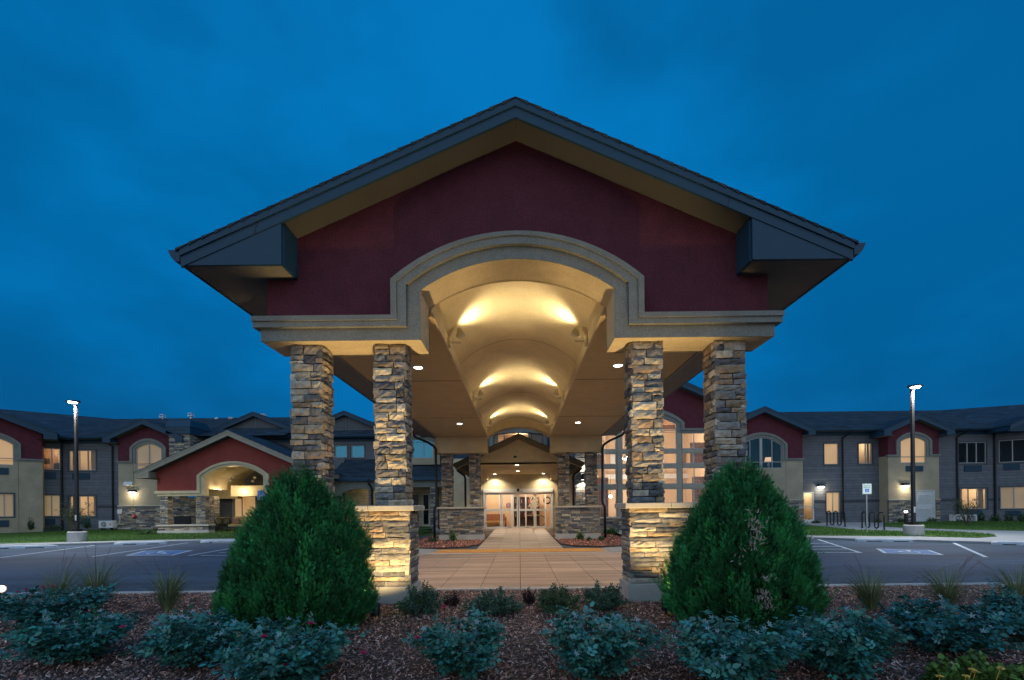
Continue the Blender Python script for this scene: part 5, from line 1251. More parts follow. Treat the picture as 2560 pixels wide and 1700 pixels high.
wheel_stop(Z1(-180, 1222, 20), Z1(440, 1207, 20), 'wheel stop at the left frame edge, before the left lamp post')
wheel_stop(Z1(892, 1187, 20), Z1(1302, 1178, 20), 'wheel stop in front of the patio pavilion lawn')
wheel_stop(Z1(1562, 1170, 20), Z1(1960, 1163, 20), 'wheel stop half hidden by the left arborvitae')
wheel_stop(Z5(972, 1350, 20), Z5(1474, 1355, 20), 'wheel stop before the right lamp post and blue bay symbol')
wheel_stop(Z5(2088, 1375, 20), Z5(2560, 1386, 20), 'wheel stop at the right frame edge')

# ------------------------------------------------------------------ lamp posts
def lamp_post(base, top_z, label, yaw):
    b = Vector(base); t = thing('lamp_post', label, 'lamp post', b, 0, 'car park lamp posts')
    mb = MB(); n = 20; mb.lathe([(.36, b.z-.2), (.36, b.z+.44), (.34, b.z+.48)], b.x, b.y, 24); mb.build('base', concrete, t)
    mb = MB(); mb.box(b.x-.19, b.x+.19, b.y-.19, b.y+.19, b.z+.48, b.z+.52); mb.box(b.x-.13, b.x+.13, b.y-.13, b.y+.13, b.z+.52, b.z+.60); mb.build('base_plate', darkm, t)
    w0, w1 = .062, .05; z0, z1 = b.z+.6, top_z-.08
    mb = MB(); mb.hexa([(b.x-w0, b.y-w0, z0), (b.x+w0, b.y-w0, z0), (b.x+w0, b.y+w0, z0), (b.x-w0, b.y+w0, z0), (b.x-w1, b.y-w1, z1), (b.x+w1, b.y-w1, z1), (b.x+w1, b.y+w1, z1), (b.x-w1, b.y+w1, z1)]); 
    mb.box(b.x-.035, b.x+.035, b.y-w0-.012, b.y-w0, b.z+1.0, b.z+1.25, 1); mb.build('pole', [bronze_pole, alum], t, bevel=.008)
    c, s_ = math.cos(yaw), math.sin(yaw); fc = Face((b.x, b.y, top_z), (c, s_, 0), (s_, -c, 0))
    mb = MB(); mb.hexa([fc.p(-.18, -.07, .34), fc.p(.18, -.07, .34), fc.p(.22, -.09, -.10), fc.p(-.22, -.09, -.10), fc.p(-.15, -.01, .31), fc.p(.15, -.01, .31), fc.p(.18, .02, -.08), fc.p(-.18, .02, -.08)]); mb.build('lamp_head', darkm, t, bevel=.01)
    mb = MB(); mb.poly([fc.p(.16*math.cos(a*PI/8), -.088, .12+.17*math.sin(a*PI/8)) for a in range(16)])
    mb.poly([fc.p(.165*math.cos(a*PI/8), -.083, .12+.18*math.sin(a*PI/8)) for a in range(16)])
    for a in range(16):
        p, q = a*PI/8, (a+1)*PI/8; mb.poly([fc.p(.16*math.cos(p), -.12, .12+.15*math.sin(p)), fc.p(.16*math.cos(q), -.12, .12+.15*math.sin(q)), fc.p(.17*math.cos(q), -.085, .12+.18*math.sin(q)), fc.p(.17*math.cos(p), -.085, .12+.18*math.sin(p))])
    mb.poly([fc.p(.16*math.cos(a*PI/8), -.12, .12+.15*math.sin(a*PI/8)) for a in range(16)]); mb.build('lens', cobulb, t)
    lamp('SPOT', 'lamp_beam', fc.p(0, -.22, .12), 2600, (1.0, .96, .88), t, fc.p(0, -5, 1.2), 150, .6, .2)
    return t
bronze_pole = pmat('dark_bronze_pole', (.035, .035, .038), .45, .1, 4, metal=.3)
bl = G2(Z1(600, 1166, 22)); tl = Z1(600, 52, 22); dl = bl.y
lb_ = Z1(600, 1120, bl.y+.45)
lamp_post((lb_.x, lb_.y, gz(bl.y)), Z1(600, 52, bl.y).z, 'dark square lamp post on round concrete base, left car park', -.35)
br_ = G2(Z5(1450, 1313, 20))
rb_ = Z5(1450, 1270, br_.y+.45)
lamp_post((rb_.x, rb_.y, gz(br_.y)), Z5(1420, 68, br_.y+.2).z, 'dark square lamp post on round concrete base, beside the bike racks', .45)

# ------------------------------------------------------------------ reserved parking signs
galv = pmat('galvanised_steel', (.45, .47, .48), .4, .1, 5, metal=.6)
signw = pmat('sign_white', (.60, .66, .68), .5, .05); signb = pmat('sign_blue', (.03, .16, .5), .5, .05); signg = pmat('sign_green', (.03, .25, .22), .5, .05)
def text(root, body, size, loc, mat, name='lettering', rot=(PI/2, 0, 0), ext=.001):
    cu = bpy.data.curves.new(name, 'FONT'); cu.body = body; cu.size = size; cu.align_x = 'CENTER'; cu.align_y = 'CENTER'; cu.extrude = ext; cu.materials.append(mat)
    tmp = bpy.data.objects.new(name, cu); COL.objects.link(tmp); dg = bpy.context.evaluated_depsgraph_get(); me = bpy.data.meshes.new_from_object(tmp.evaluated_get(dg)); bpy.data.objects.remove(tmp)
    o = bpy.data.objects.new(name, me); COL.objects.link(o); o.parent = root; o.location = Vector(loc)-worldloc(root); o.rotation_euler = rot; return o
def reserved_sign(foot, ztop, label, hgt=.46, wid=.32, blue=False):
    f = Vector(foot); t = thing('parking_sign', label, 'parking sign', f, 0, 'reserved parking signs')
    mb = MB(); mb.tube([f+Vector((0, .03, -.2)), (f.x, f.y+.03, ztop+.03)], .026, 8); mb.build('post', galv, t)
    mb = MB(); mb.box(f.x-wid/2, f.x+wid/2, f.y-.008, f.y, ztop-hgt, ztop)
    pn = mb.build('panel', signb if blue else signw, t, bevel=.003)
    mb = MB(); fc = Face((f.x-wid/2, f.y-.0085, ztop-hgt), (1, 0, 0), (0, -1, 0)); b = .012; bw = .01
    for q in ((b, wid-b, b, b+bw), (b, wid-b, hgt-b-bw, hgt-b), (b, b+bw, b+bw, hgt-b-bw), (wid-b-bw, wid-b, b+bw, hgt-b-bw)): mb.fbox(fc, *q, 0, .002)
    mb.build('border', signw if blue else signg, t)
    mb = MB(); mb.fbox(fc, wid*.27, wid*.73, hgt*.20, hgt*.52, 0, .003); mb.build('symbol_plate', signb if not blue else signw, t)
    mb = MB()
    for i, P in enumerate(wheelchair()): mb.poly([fc.p(wid*.27+wid*.46*a, hgt*.20+hgt*.32*b2, .0036+.0003*(i % 5)) for a, b2 in P])
    mb.build('wheelchair_symbol', signw if not blue else signb, t)
    m = signg if not blue else signw
    text(t, 'RESERVED', wid*.175, (f.x, f.y-.012, ztop-hgt*.19), m); text(t, 'PARKING', wid*.175, (f.x, f.y-.012, ztop-hgt*.36), m)
    return t
ft = G2(Z5(1075, 1285, 20)); s1 = Z5(1069, 880, ft.y); s0 = Z5(1069, 965, ft.y)
reserved_sign((s1.x, ft.y, gz(ft.y)), s1.z, 'white reserved parking sign on a steel post before the bike racks', hgt=s1.z-s0.z, wid=(s1.z-s0.z)*.88)
d_ = 22.9; s1 = Z1(2027, 765, d_); s0 = Z1(2027, 838, d_)
reserved_sign((s1.x, d_, .1), s1.z, 'blue reserved parking sign rising behind the left arborvitae', hgt=s1.z-s0.z, wid=(s1.z-s0.z)*.76, blue=True)

# ------------------------------------------------------------------ bike racks, bollard light
black = pmat('black_powder_coat', (.012, .013, .015), .35, .1, 6)
def bike_rack(xs_, yt, yb0, yb1, ylow, label):
    A, B = G2(Z5(xs_[0], yb0, 24)), G2(Z5(xs_[-1], yb1, 24)); d = (B-A); ln = d.length; d.normalize(); fc = Face((A.x, A.y, A.z), d, (d.y, -d.x, 0))
    t = thing('bike_rack', label, 'bike rack', (A+B)/2, 0, 'wave bike racks')
    frac = [(x-xs_[0])/(xs_[-1]-xs_[0])*ln for x in xs_]
    H = (Z5(xs_[0], yt, A.y).z-A.z); lo = Z5(xs_[2], ylow, (A.y+B.y)/2).z-A.z
    path = [(frac[0], -.1)]; 
    for i in range(0, 6, 2):
        r = (frac[i+1]-frac[i])/2; c = (frac[i+1]+frac[i])/2
        path += [(c-r*math.cos(a), H-r+r*math.sin(a)) for a in [PI*k/8 for k in range(9)]]
        if i < 4:
            r2 = (frac[i+2]-frac[i+1])/2; c2 = (frac[i+2]+frac[i+1])/2
            path += [(c2-r2*math.cos(a), lo+r2-r2*math.sin(a)) for a in [PI*k/8 for k in range(9)]]
    path.append((frac[5], -.1))
    mb = MB(); mb.tube([fc.p(a, b, 0) for a, b in path], .034, 8); mb.build('tube', black, t, smooth=True)
    for a in (0, frac[5]):
        mb = MB(); p = Vector(fc.p(a, 0, 0)); mb.lathe([(.07, p.z-.0), (.07, p.z+.012), (.04, p.z+.016)], p.x, p.y, 12); mb.build('foot', black, t)
bike_rack([744, 773, 801, 832, 860, 890], 1102, 1222, 1232, 1215, 'black wave bike rack nearest the glass door')
bike_rack([1030, 1064, 1094, 1135, 1165, 1211], 1108, 1242, 1256, 1238, 'black wave bike rack between the sign and the bollard light')
p = G2(Z5(1389, 1226, 24)); h = Z5(1389, 1098, p.y).z-p.z
t = thing('bollard_light', 'short black bollard with a lit top beside the right lamp post', 'bollard light', p)
mb = MB(); mb.lathe([(.085, p.z-.05), (.085, p.z+h-.12)], p.x, p.y, 16); mb.build('post', black, t, smooth=False)
mb = MB(); mb.lathe([(.07, p.z+h-.119), (.07, p.z+h-.03)], p.x, p.y, 16); mb.build('lens', cobulb, t)
mb = MB(); mb.lathe([(.088, p.z+h-.029), (.088, p.z+h), (.06, p.z+h+.02)], p.x, p.y, 16); mb.build('cap', black, t)
lamp('POINT', 'bollard_glow', (p.x, p.y-.12, p.z+h-.05), 8, (.95, .97, 1.0), t, radius=.05)

# ------------------------------------------------------------------ air conditioning units
def ac_unit(Zf, x0, y0, x1, y1, d, label, side=False):
    fc = flat(d); r = fr(fc, Zf, x0, y0, x1, y1); t = thing('heat_pump', label, 'air conditioner', fc.p((r[0]+r[1])/2, r[2]), 0, 'outdoor air conditioning units')
    mb = MB(); mb.fbox(fc, r[0], r[1], r[2], r[3], -.38, 0); mb.build('cabinet', whitep, t, bevel=.015)
    w_ = r[1]-r[0]; h = r[3]-r[2]; cx = r[0]+w_*.37; cz = r[2]+h*.5; rad = h*.38
    if side:
        mb = MB(); 
        for i in range(6): mb.fbox(fc, r[0]+w_*.1+w_*.13*i, r[0]+w_*.1+w_*.13*i+.05, r[2]+.06, r[3]-.06, .001, .006)
        mb.build('grille', darkm, t)
    else:
        mb = MB(); mb.poly([fc.p(cx+rad*math.cos(a*PI/12), cz+rad*math.sin(a*PI/12), .002) for a in range(24)]); mb.build('fan_opening', darkm, t)
        mb = MB()
        for k in range(1, 5): mb.tube([fc.p(cx+rad*k/4.2*math.cos(a*PI/10), cz+rad*k/4.2*math.sin(a*PI/10), .012) for a in range(21)], .006, 4, cap=False)
        for k in range(8): a = k*PI/4; mb.tube([fc.p(cx, cz, .014), fc.p(cx+rad*math.cos(a), cz+rad*math.sin(a), .014)], .006, 4)
        mb.build('fan_guard', alum, t)
        mb = MB(); mb.fbox(fc, r[0]+w_*.78, r[0]+w_*.92, r[2]+h*.4, r[2]+h*.62, .001, .004); mb.build('sticker', yel, t)
    for k in (.15, .8):
        mb = MB(); mb.fbox(fc, r[0]+w_*k, r[0]+w_*k+.06, GZ-.1, r[2], -.36, -.02); mb.build('foot', darkm, t)
ac_unit(Z1, 765, 1000, 873, 1056, 30.2, 'white heat pump with a round fan beside the stone wainscot, left wing')
ac_unit(Z5, 1784, 1132, 1856, 1188, 30.2, 'white heat pump with a round fan behind the right bare shrub')
ac_unit(Z5, 1884, 1132, 1970, 1194, 30.0, 'white heat pump seen from its slatted side, right of the other', side=True)

# ------------------------------------------------------------------ patio furniture
cushion = pmat('olive_cushion', (.16, .13, .06), .95, .15, 6, .2, 90); gold = pmat('gold_cushion', (.36, .26, .10), .95, .15, 6, .2, 90)
stripe_m, t_, b_ = new_mat('striped_pillow'); b_.inputs['Roughness'].default_value = .95
co = N(t_, 'ShaderNodeTexCoord'); wv = N(t_, 'ShaderNodeTexWave'); wv.inputs['Scale'].default_value = 7; L(t_, co.outputs['Object'], wv.inputs[0]); rr_ = ramp(t_, [(.35, (.35, .10, .06)), (.5, (.55, .42, .25)), (.7, (.12, .07, .05))]); L(t_, wv.outputs['Fac'], rr_.inputs[0]); L(t_, rr_.outputs[0], b_.inputs['Base Color'])
p = G0(Z1(1730, 1092, 26), .12); fc = Face((p.x, p.y, .12), (1, 0, 0), (0, -1, 0))
t = thing('patio_chair', 'dark metal patio armchair with ringed back and cushions, seen from behind', 'patio chair', p)
w_ = .95; mb = MB(); T = lambda pts, r=.022: mb.tube([fc.p(*q) for q in pts], r, 6)
for x in (-w_/2, w_/2): T([(x, .02, .06), (x, .45, 0), (x, .98, .05)]); T([(x, .02, -.75), (x, .45, -.68), (x, .66, -.62)]); T([(x, .66, -.62), (x, .68, -.3), (x, .66, .02)])
T([(-w_/2, .98, .05), (0, 1.02, .06), (w_/2, .98, .05)]); T([(-w_/2, .48, 0), (w_/2, .48, 0)]); T([(-w_/2, .38, 0), (w_/2, .38, 0)]); T([(-w_/2, .38, -.68), (w_/2, .38, -.68)])
for cx in (-.23, .23): T([(cx+.21*math.cos(a*PI/10), .71+.21*math.sin(a*PI/10), .03) for a in range(21)], .018)
T([(-w_/2, .05, .05), (-.2, .20, 0), (.2, .20, 0), (w_/2, .05, .05)], .018); mb.build('frame', darkm, t, smooth=True)
mb = MB(); mb.fbox(fc, -.42, .42, .50, .96, -.16, -.02); mb.build('back_cushion', cushion, t, bevel=.05)
mb = MB(); mb.fbox(fc, -.43, .43, .38, .52, -.66, -.17); mb.build('seat_cushion', cushion, t, bevel=.04)
p = G0(Z1(1880, 1078, 27.5), .12); p.y = 28.3; p.x = Z1(1890, 1078, 28.3).x; fc = Face((p.x, p.y, .12), (1, 0, 0), (0, -1, 0))
t = thing('patio_sofa', 'gold cushioned patio sofa below the pavilion window', 'sofa', p)
mb = MB(); T = lambda pts, r=.022: mb.tube([fc.p(*q) for q in pts], r, 6)
for x in (-.75, .75): T([(x, .02, .4), (x, .62, .38)]); T([(x, .02, -.35), (x, .62, -.35)]); T([(x, .62, .38), (x, .64, 0), (x, .62, -.35)])
T([(-.75, .36, .38), (.75, .36, .38)]); T([(-.75, .36, -.3), (.75, .36, -.3)]); mb.build('frame', darkm, t)
mb = MB(); mb.fbox(fc, -.72, .72, .37, .52, -.3, .38); mb.build('seat_cushion', gold, t, bevel=.04)
mb = MB(); mb.fbox(fc, -.72, .72, .53, 1.0, -.36, -.2); mb.build('back_cushion', gold, t, bevel=.05)
o = MB(); f2_ = Face((p.x-.42, p.y-.02, .66), (.96, -.2, 0), (-.2, -.96, 0)); o.fbox(f2_, -.24, .24, -.02, .36, -.07, .07); tag(o.build('throw_pillow', stripe_m, None, bevel=.05), 'striped red throw pillow on the gold patio sofa', 'pillow')

# ------------------------------------------------------------------ in the lobby
p = Vector((-1.75, 31.2, .136)); fc = Face((p.x, p.y, .136), (1, 0, 0), (0, -1, 0))
t = thing('striped_settee', 'striped settee with tan seat behind the left door panes', 'settee', p)
mb = MB(); mb.fbox(fc, -.72, .72, .3, .46, -.25, .25); mb.build('seat', pmat('tan_fabric', (.45, .28, .12), .9, .1), t, bevel=.03)
mb = MB(); mb.fbox(fc, -.75, .75, .46, .92, -.33, -.25); mb.build('backrest', stripe_m, t, bevel=.03)
for s_ in (-1, 1):
    mb = MB(); mb.fbox(fc, *sorted((s_*.75, s_*.86)), .28, .72, -.33, .25); mb.build('armrest', stripe_m, t, bevel=.03)
    for c in (-.28, .2): mb = MB(); mb.fbox(fc, *sorted((s_*.76, s_*.83)), 0, .28, c-.03, c+.03); mb.build('leg', darkm, t)
r = fr(flat(31.88), Z8, 648, 1106, 708, 1166)
mb = MB(); f8 = flat(31.88); mb.fbox(f8, r[0], r[1], r[2], r[3]-.05, 0, .03); mb.prism(f8, [(r[0], r[3]-.05), (r[1], r[3]-.05), ((r[0]+r[1])/2, r[3]+.03)], 0, .03)
for k in range(4): mb.fbox(f8, r[0]+.05, r[1]-.05, r[2]+.05+k*.07, r[2]+.075+k*.07, .031, .033, 1)
pq = mb.build('wall_plaque', [pmat('maroon_plaque', (.14, .015, .03), .4, .1), whitep]); tag(pq, 'small maroon wall plaque above the striped settee', 'plaque')
p = Vector((1.15, 32.6, .136))
t = thing('console_table', 'dark round hoop legged table holding a blossom vase', 'table', p)
fc = Face((p.x, p.y, .136), (1, 0, 0), (0, -1, 0)); mb = MB()
for cx in (-.32, .32): mb.tube([fc.p(cx+.36*math.cos(a*PI/12), .39+.36*math.sin(a*PI/12), 0) for a in range(25)], .028, 6)
mb.build('hoop_leg', black, t); mb = MB(); mb.fbox(fc, -.75, .75, .76, .80, -.25, .25); mb.build('tabletop', pmat('pale_table_top', (.5, .4, .28), .4, .1), t)
t = thing('blossom_vase', 'tall vase of pale blossom branches on the hoop legged table', 'vase', (1.0, 32.6, .94))
mb = MB(); mb.lathe([(.06, .936), (.11, 1.02), (.10, 1.16), (.05, 1.26), (.06, 1.30)], 1.0, 32.6, 12); mb.build('vase', pmat('ceramic', (.4, .2, .1), .3, .1), t, smooth=True)
k = random.Random(4); mb = MB(); mf = MB()
for i in range(26):
    a, s_ = k.uniform(0, 2*PI), k.uniform(.15, .75); e = Vector((1.0+math.cos(a)*s_*.75, 32.6+math.sin(a)*s_*.5, 1.4+k.uniform(.15, .95)*(1.1-s_*.4)))
    mb.tube([(1.0, 32.6, 1.25), Vector((1.0, 32.6, 1.25)).lerp(e, .5)+Vector((0, 0, .1)), e], .006, 4)
    for j in range(9):
        q = Vector((1.0, 32.6, 1.25)).lerp(e, k.uniform(.4, 1.05))+Vector((k.uniform(-.06, .06), k.uniform(-.06, .06), k.uniform(-.03, .12))); r_ = k.uniform(.02, .04)
        mf.box(q.x-r_, q.x+r_, q.y-r_, q.y+r_, q.z-r_, q.z+r_)
mb.build('branches', darkm, t); mf.build('blossoms', pmat('blossom', (.72, .6, .45), .9, .1), t)
t = thing('shelf_unit', 'dark shelf unit with maroon books left of the blossom vase', 'shelves', (-.02, 33.8, .136))
mb = MB()
for z in (.14, .75, 1.25, 1.75, 2.2): mb.box(-.38, 1.4, 33.6, 34.0, z, z+.05)
for x in (-.4, .5, 1.4): mb.box(x, x+.05, 33.6, 34.0, .14, 2.25)
mb.box(-.4, 1.4, 33.99, 34.03, .14, 2.25); mb.build('frame', pmat('dark_wood', (.06, .03, .02), .5, .2), t)
mb = MB()
for z in (.8, 1.3, 1.8):
    x = -.33
    while x < 1.3:
        b = k.uniform(.03, .08); mb.box(x, x+b, 33.66, 33.9, z, z+k.uniform(.2, .36), 0, k.choice([(.25, .03, .03), (.4, .3, .2), (.12, .1, .1), (.3, .12, .05)])); x += b+k.choice([.01, .01, .2])
mb.build('books', pmat('book_spines', (.2, .05, .04), .7, .2, tint=True), t)
t = thing('round_mirror', 'round dark framed mirror on the lobby wall beside the blossoms', 'mirror', (2.1, 34.95, 2.0))
mb = MB(); mb.tube([(2.1+.24*math.cos(a*PI/12), 34.93, 2.0+.24*math.sin(a*PI/12)) for a in range(25)], .05, 6); mb.build('frame', black, t)
# ------------------------------------------------------------------ in the tall hall: curtains, wreath, lamps
for i, (px, zlo, zhi, lab) in enumerate(((1492, 3.75, 5.2, 'upper striped curtain beside the left bay, above the doors sconce'), (1506, .25, 3.1, 'long striped curtain behind the lower left bay'), (1748, 3.6, 5.0, 'upper striped curtain behind the right bay'), (1752, .25, 3.1, 'long striped curtain behind the lower right bay'))):
    q = W(px, 1180, 25.6); mb = MB(); n = 26; wd = .62 if i < 2 else 1.0
    for j in range(n):
        x0, x1 = q.x-wd/2+wd*j/n, q.x-wd/2+wd*(j+1)/n; y0, y1 = 25.6+.035*math.sin(j*1.6), 25.6+.035*math.sin((j+1)*1.6)
        mb.poly([(x0, y0, zlo), (x1, y1, zlo), (x1, y1, zhi), (x0, y0, zhi)])
    o = mb.build('curtain', curtain_s if 'curtain_s' in globals() else curtain, smooth=True); tag(o, lab, 'curtain')
q = Z4(842, 660, 30.6); t = thing('wall_wreath', 'dark spiky wreath between two panels on the upper hall wall', 'wreath', q)
mb = MB()
for i in range(26): a = i*2*PI/26; rr2 = .42 if i % 2 else .3; mb.tube([q+Vector((.12*math.cos(a), 0, .12*math.sin(a))), q+Vector((rr2*math.cos(a), -.02, rr2*math.sin(a)))], [.035, .008], 5)
mb.build('twigs', black, t)
mb = MB()
for s_ in (-1, 1): mb.box(q.x+s_*.75-.16, q.x+s_*.75+.16, 30.62, 30.66, q.z-.5, q.z+.45)
mb.build('panels', pmat('panel_brown', (.2, .12, .08), .7, .2), t)
q = Z3(1985, 640, 28.0); t = thing('chandelier', 'small chandelier with glowing bulbs behind the hall window', 'chandelier', q)
mb = MB(); mb.tube([q+Vector((0, 0, .2)), (q.x, q.y, 6.44)], .012, 6); bb = MB()
for i in range(5):
    a = i*2*PI/5; e = q+Vector((.28*math.cos(a), .28*math.sin(a), .05*(-1)**i)); mb.tube([q+Vector((0, 0, .2)), q+Vector((.15*math.cos(a), .15*math.sin(a), -.02)), e], .012, 5); bb.lathe([(.02, e.z), (.06, e.z+.04), (.07, e.z+.09), (.03, e.z+.13)], e.x, e.y, 8)
mb.build('arms', darkm, t); bb.build('bulbs', bulb, t)
q = Z3(1862, 958, 27.0); t = thing('pendant_lamp', 'small round glowing pendant lamp in the lower hall window', 'lamp', q)
mb = MB(); mb.lathe([(.02, q.z-.09), (.08, q.z-.05), (.09, q.z+.02), (.05, q.z+.09)], q.x, q.y, 12); mb.build('globe', bulb, t); mb = MB(); mb.tube([(q.x, q.y, q.z+.09), (q.x, q.y, 3.3)], .008, 5); mb.build('cord', darkm, t)
q = Z4(1502, 740, 31.6); t = thing('table_lamp', 'lit table lamp with cream shade in the wide arched window', 'table lamp', (q.x, q.y, q.z-.1))
mb = MB(); mb.lathe([(.13, q.z-.1), (.13, q.z-.06), (.04, q.z-.03), (.09, q.z+.08), (.10, q.z+.16), (.03, q.z+.26), (.06, q.z+.30), (.03, q.z+.38)], q.x, q.y, 14); mb.build('stem', pmat('lamp_ceramic', (.55, .45, .35), .4, .1), t, smooth=True)
mb = MB(); mb.lathe([(.26, q.z+.38), (.20, q.z+.66)], q.x, q.y, 18); mb.build('lamp_shade', emat('lit_lamp_shade', (1.0, .55, .30), 1.1), t, smooth=True)
mb = MB(); mb.box(q.x-.7, q.x+.7, q.y-.25, q.y+.3, q.z-.16, q.z-.105); mb.box(q.x-.65, q.x-.58, q.y-.2, q.y+.25, q.z-.9, q.z-.16); mb.box(q.x+.58, q.x+.65, q.y-.2, q.y+.25, q.z-.9, q.z-.16); o = mb.build('side_table', darkm); tag(o, 'dark side table under the lit table lamp', 'table')
# ------------------------------------------------------------------ plants
def unit(v): return v/np.maximum(1e-9, np.linalg.norm(v, axis=1, keepdims=True))
def leaf_mesh(base, d, nrm, ln, wd, fold=.25, droop=.0):
    """ovate leaves: two folded quads each, sharing the midrib"""
    d = unit(d); s_ = unit(np.cross(d, nrm)); nn = np.cross(s_, d); ln = ln[:, None]; wd = wd[:, None]
    tip = base+d*ln-nn*ln*droop
    l1 = base+d*ln*.30+s_*wd*.5+nn*wd*fold; l2 = base+d*ln*.68+s_*wd*.40+nn*wd*fold*.6-nn*ln*droop*.5
    r1 = base+d*ln*.30-s_*wd*.5+nn*wd*fold; r2 = base+d*ln*.68-s_*wd*.40+nn*wd*fold*.6-nn*ln*droop*.5
    V = np.stack([base, l1, l2, tip, r2, r1], 1).reshape(-1, 3); n = len(base); o = np.arange(n)[:, None]*6
    Fc = np.concatenate([o+np.array([[0, 1, 2, 3]]), o+np.array([[0, 3, 4, 5]])], 1).reshape(-1, 4)
    return V, Fc
rosem = pmat('rose_leaf', (.05, .12, .1), .45, .12, 8, tint=True, spec=.45)
stemm = pmat('plant_stem', (.07, .06, .035), .8, .2, 8)
budm = pmat('pale_sepal', (.34, .44, .46), .7, .1, 8)
pinkm = pmat('pink_petal', (.55, .02, .12), .6, .15, 10); yelm = pmat('yellow_petal', (.75, .42, .06), .6, .1, 10)
def rose(cx, cy, z0, rx, ry, h, n, seed, label, blooms=(), tone=(.042, .19, .165)):
    g = np.random.default_rng(seed); t = thing('rose_bush', label, 'rose bush', (cx, cy, z0), 0, 'rose bushes in the mulch bed')
    nc = 20; mb = MB(); nodes = []; dirs = []
    lob = g.uniform(.75, 1.12, nc)
    for i in range(nc):
        a = 2*PI*(i+g.uniform(-.3, .3))/nc; sp = g.uniform(.25, 1.0)**.6; top = np.array([cx+rx*sp*math.cos(a)*lob[i], cy+ry*sp*math.sin(a)*lob[i], z0+h*(1.02-.42*sp**2)*g.uniform(.72, 1.05)])
        b = np.array([cx+.06*math.cos(a), cy+.06*math.sin(a), z0-.02]); m = (b+top)/2+np.array([-.1*rx*math.cos(a), -.1*ry*math.sin(a), .12*h])
        pth = [tuple(b*(1-q)**2+2*m*q*(1-q)+top*q*q) for q in np.linspace(0, 1, 7)]
        mb.tube(pth, [.008, .007, .006, .006, .005, .004, .003], 5)
        for q in np.linspace(.22, 1.0, 11): nodes.append(b*(1-q)**2+2*m*q*(1-q)+top*q*q); dirs.append([math.cos(a), math.sin(a), .3])
    mb.build('canes', stemm, t)
    nodes = np.array(nodes); dirs = np.array(dirs); k = len(nodes); per = int(n*1.5)//5
    idx = g.integers(0, k, per); st = nodes[idx]+g.normal(0, 1, (per, 3))*np.array([rx*.12, ry*.12, h*.06])
    az = g.uniform(0, 2*PI, per); rd = np.stack([np.cos(az), np.sin(az), g.uniform(-.35, .45, per)], 1)*.9+dirs[idx]*.7; rd = unit(rd)
    st[:, 2] = np.maximum(st[:, 2], z0+.04)
    B, D, NN, LN, WD, TT = [], [], [], [], [], []
    up = np.tile([[0, 0, 1.0]], (per, 1))+g.normal(0, .45, (per, 3)); sd = unit(np.cross(rd, up)); up2 = unit(np.cross(sd, rd)); size = g.uniform(.75, 1.25, per)
    tt = np.array(tone)*g.uniform(.55, 1.45, (per, 1))*np.stack([g.uniform(.8, 1.3, per), np.ones(per), g.uniform(.75, 1.1, per)], 1)
    for (al, si, sc) in ((.075, 0, 1.1), (.05, 1, 1), (.05, -1, 1), (.022, 1, .85), (.022, -1, .85)):
        B.append(st+rd*(al*size)[:, None]); D.append(rd*(1.0 if si == 0 else .45)+sd*si*.9+g.normal(0, .12, (per, 3))+np.array([[0, 0, -.12]])); NN.append(up2+g.normal(0, .2, (per, 3)))
        LN.append(.047*sc*size); WD.append(.029*sc*size); TT.append(tt*g.uniform(.85, 1.15, (per, 1)))
    V, Fc = leaf_mesh(np.concatenate(B), np.concatenate(D), np.concatenate(NN), np.concatenate(LN), np.concatenate(WD), .16, .12)
    top = nodes[np.argsort(nodes[:, 2]+.3*np.hypot(nodes[:, 0]-cx, nodes[:, 1]-cy))[-90:]]       # spent blooms: pale star sepals
    SV = []
    for q in top[g.permutation(90)[:34]]:
        q = Vector(q)+Vector((g.normal(0, .04), g.normal(0, .04), .05+abs(g.normal(0, .03)))); ax = Vector((g.normal(0, .5), g.normal(0, .5)-.3, .8)).normalized(); a = ax.orthogonal().normalized(); b = ax.cross(a)
        for j in range(5):
            c = a*math.cos(j*1.257)+b*math.sin(j*1.257); e = a*math.cos(j*1.257+1.5)+b*math.sin(j*1.257+1.5)
            SV += [tuple(q-e*.004), tuple(q+c*.012-e*.005), tuple(q+c*.03+ax*.006), tuple(q+c*.012+e*.005)]
    SV = np.array(SV); SF = np.arange(len(SV)).reshape(-1, 4)+len(V); V = np.concatenate([V, SV]); Fc = np.concatenate([Fc, SF])
    big_mesh('foliage', V, Fc, rosem, t, np.concatenate([np.repeat(np.concatenate(TT), 2, axis=0), np.tile([[.30, .40, .42]], (len(SF), 1))]))
    for (bx, by, bz) in blooms:
        mb = MB(); q = Vector((bx, by, bz))
        for ring, (r_, hh, n_) in enumerate(((.030, .004, 6), (.022, .014, 5), (.012, .02, 4))):
            for j in range(n_):
                a = 2*PI*j/n_+ring*.5; c = Vector((math.cos(a), math.sin(a), 0)); e = Vector((-math.sin(a), math.cos(a), 0))
                mb.poly([q, q+c*r_*.6-e*r_*.5+Vector((0, 0, hh*.4)), q+c*r_+Vector((0, 0, hh)), q+c*r_*.6+e*r_*.5+Vector((0, 0, hh*.4))])
        o = mb.build('bloom', pinkm, t)
        mb = MB(); mb.tube([q, q+Vector((0, .02, -.10))], .003, 4); mb.build('stem', stemm, o)
    return t
D0 = lambda x, y, d: W(x*1.08427, y*1.08427, d)          # reader for the whole-photo view
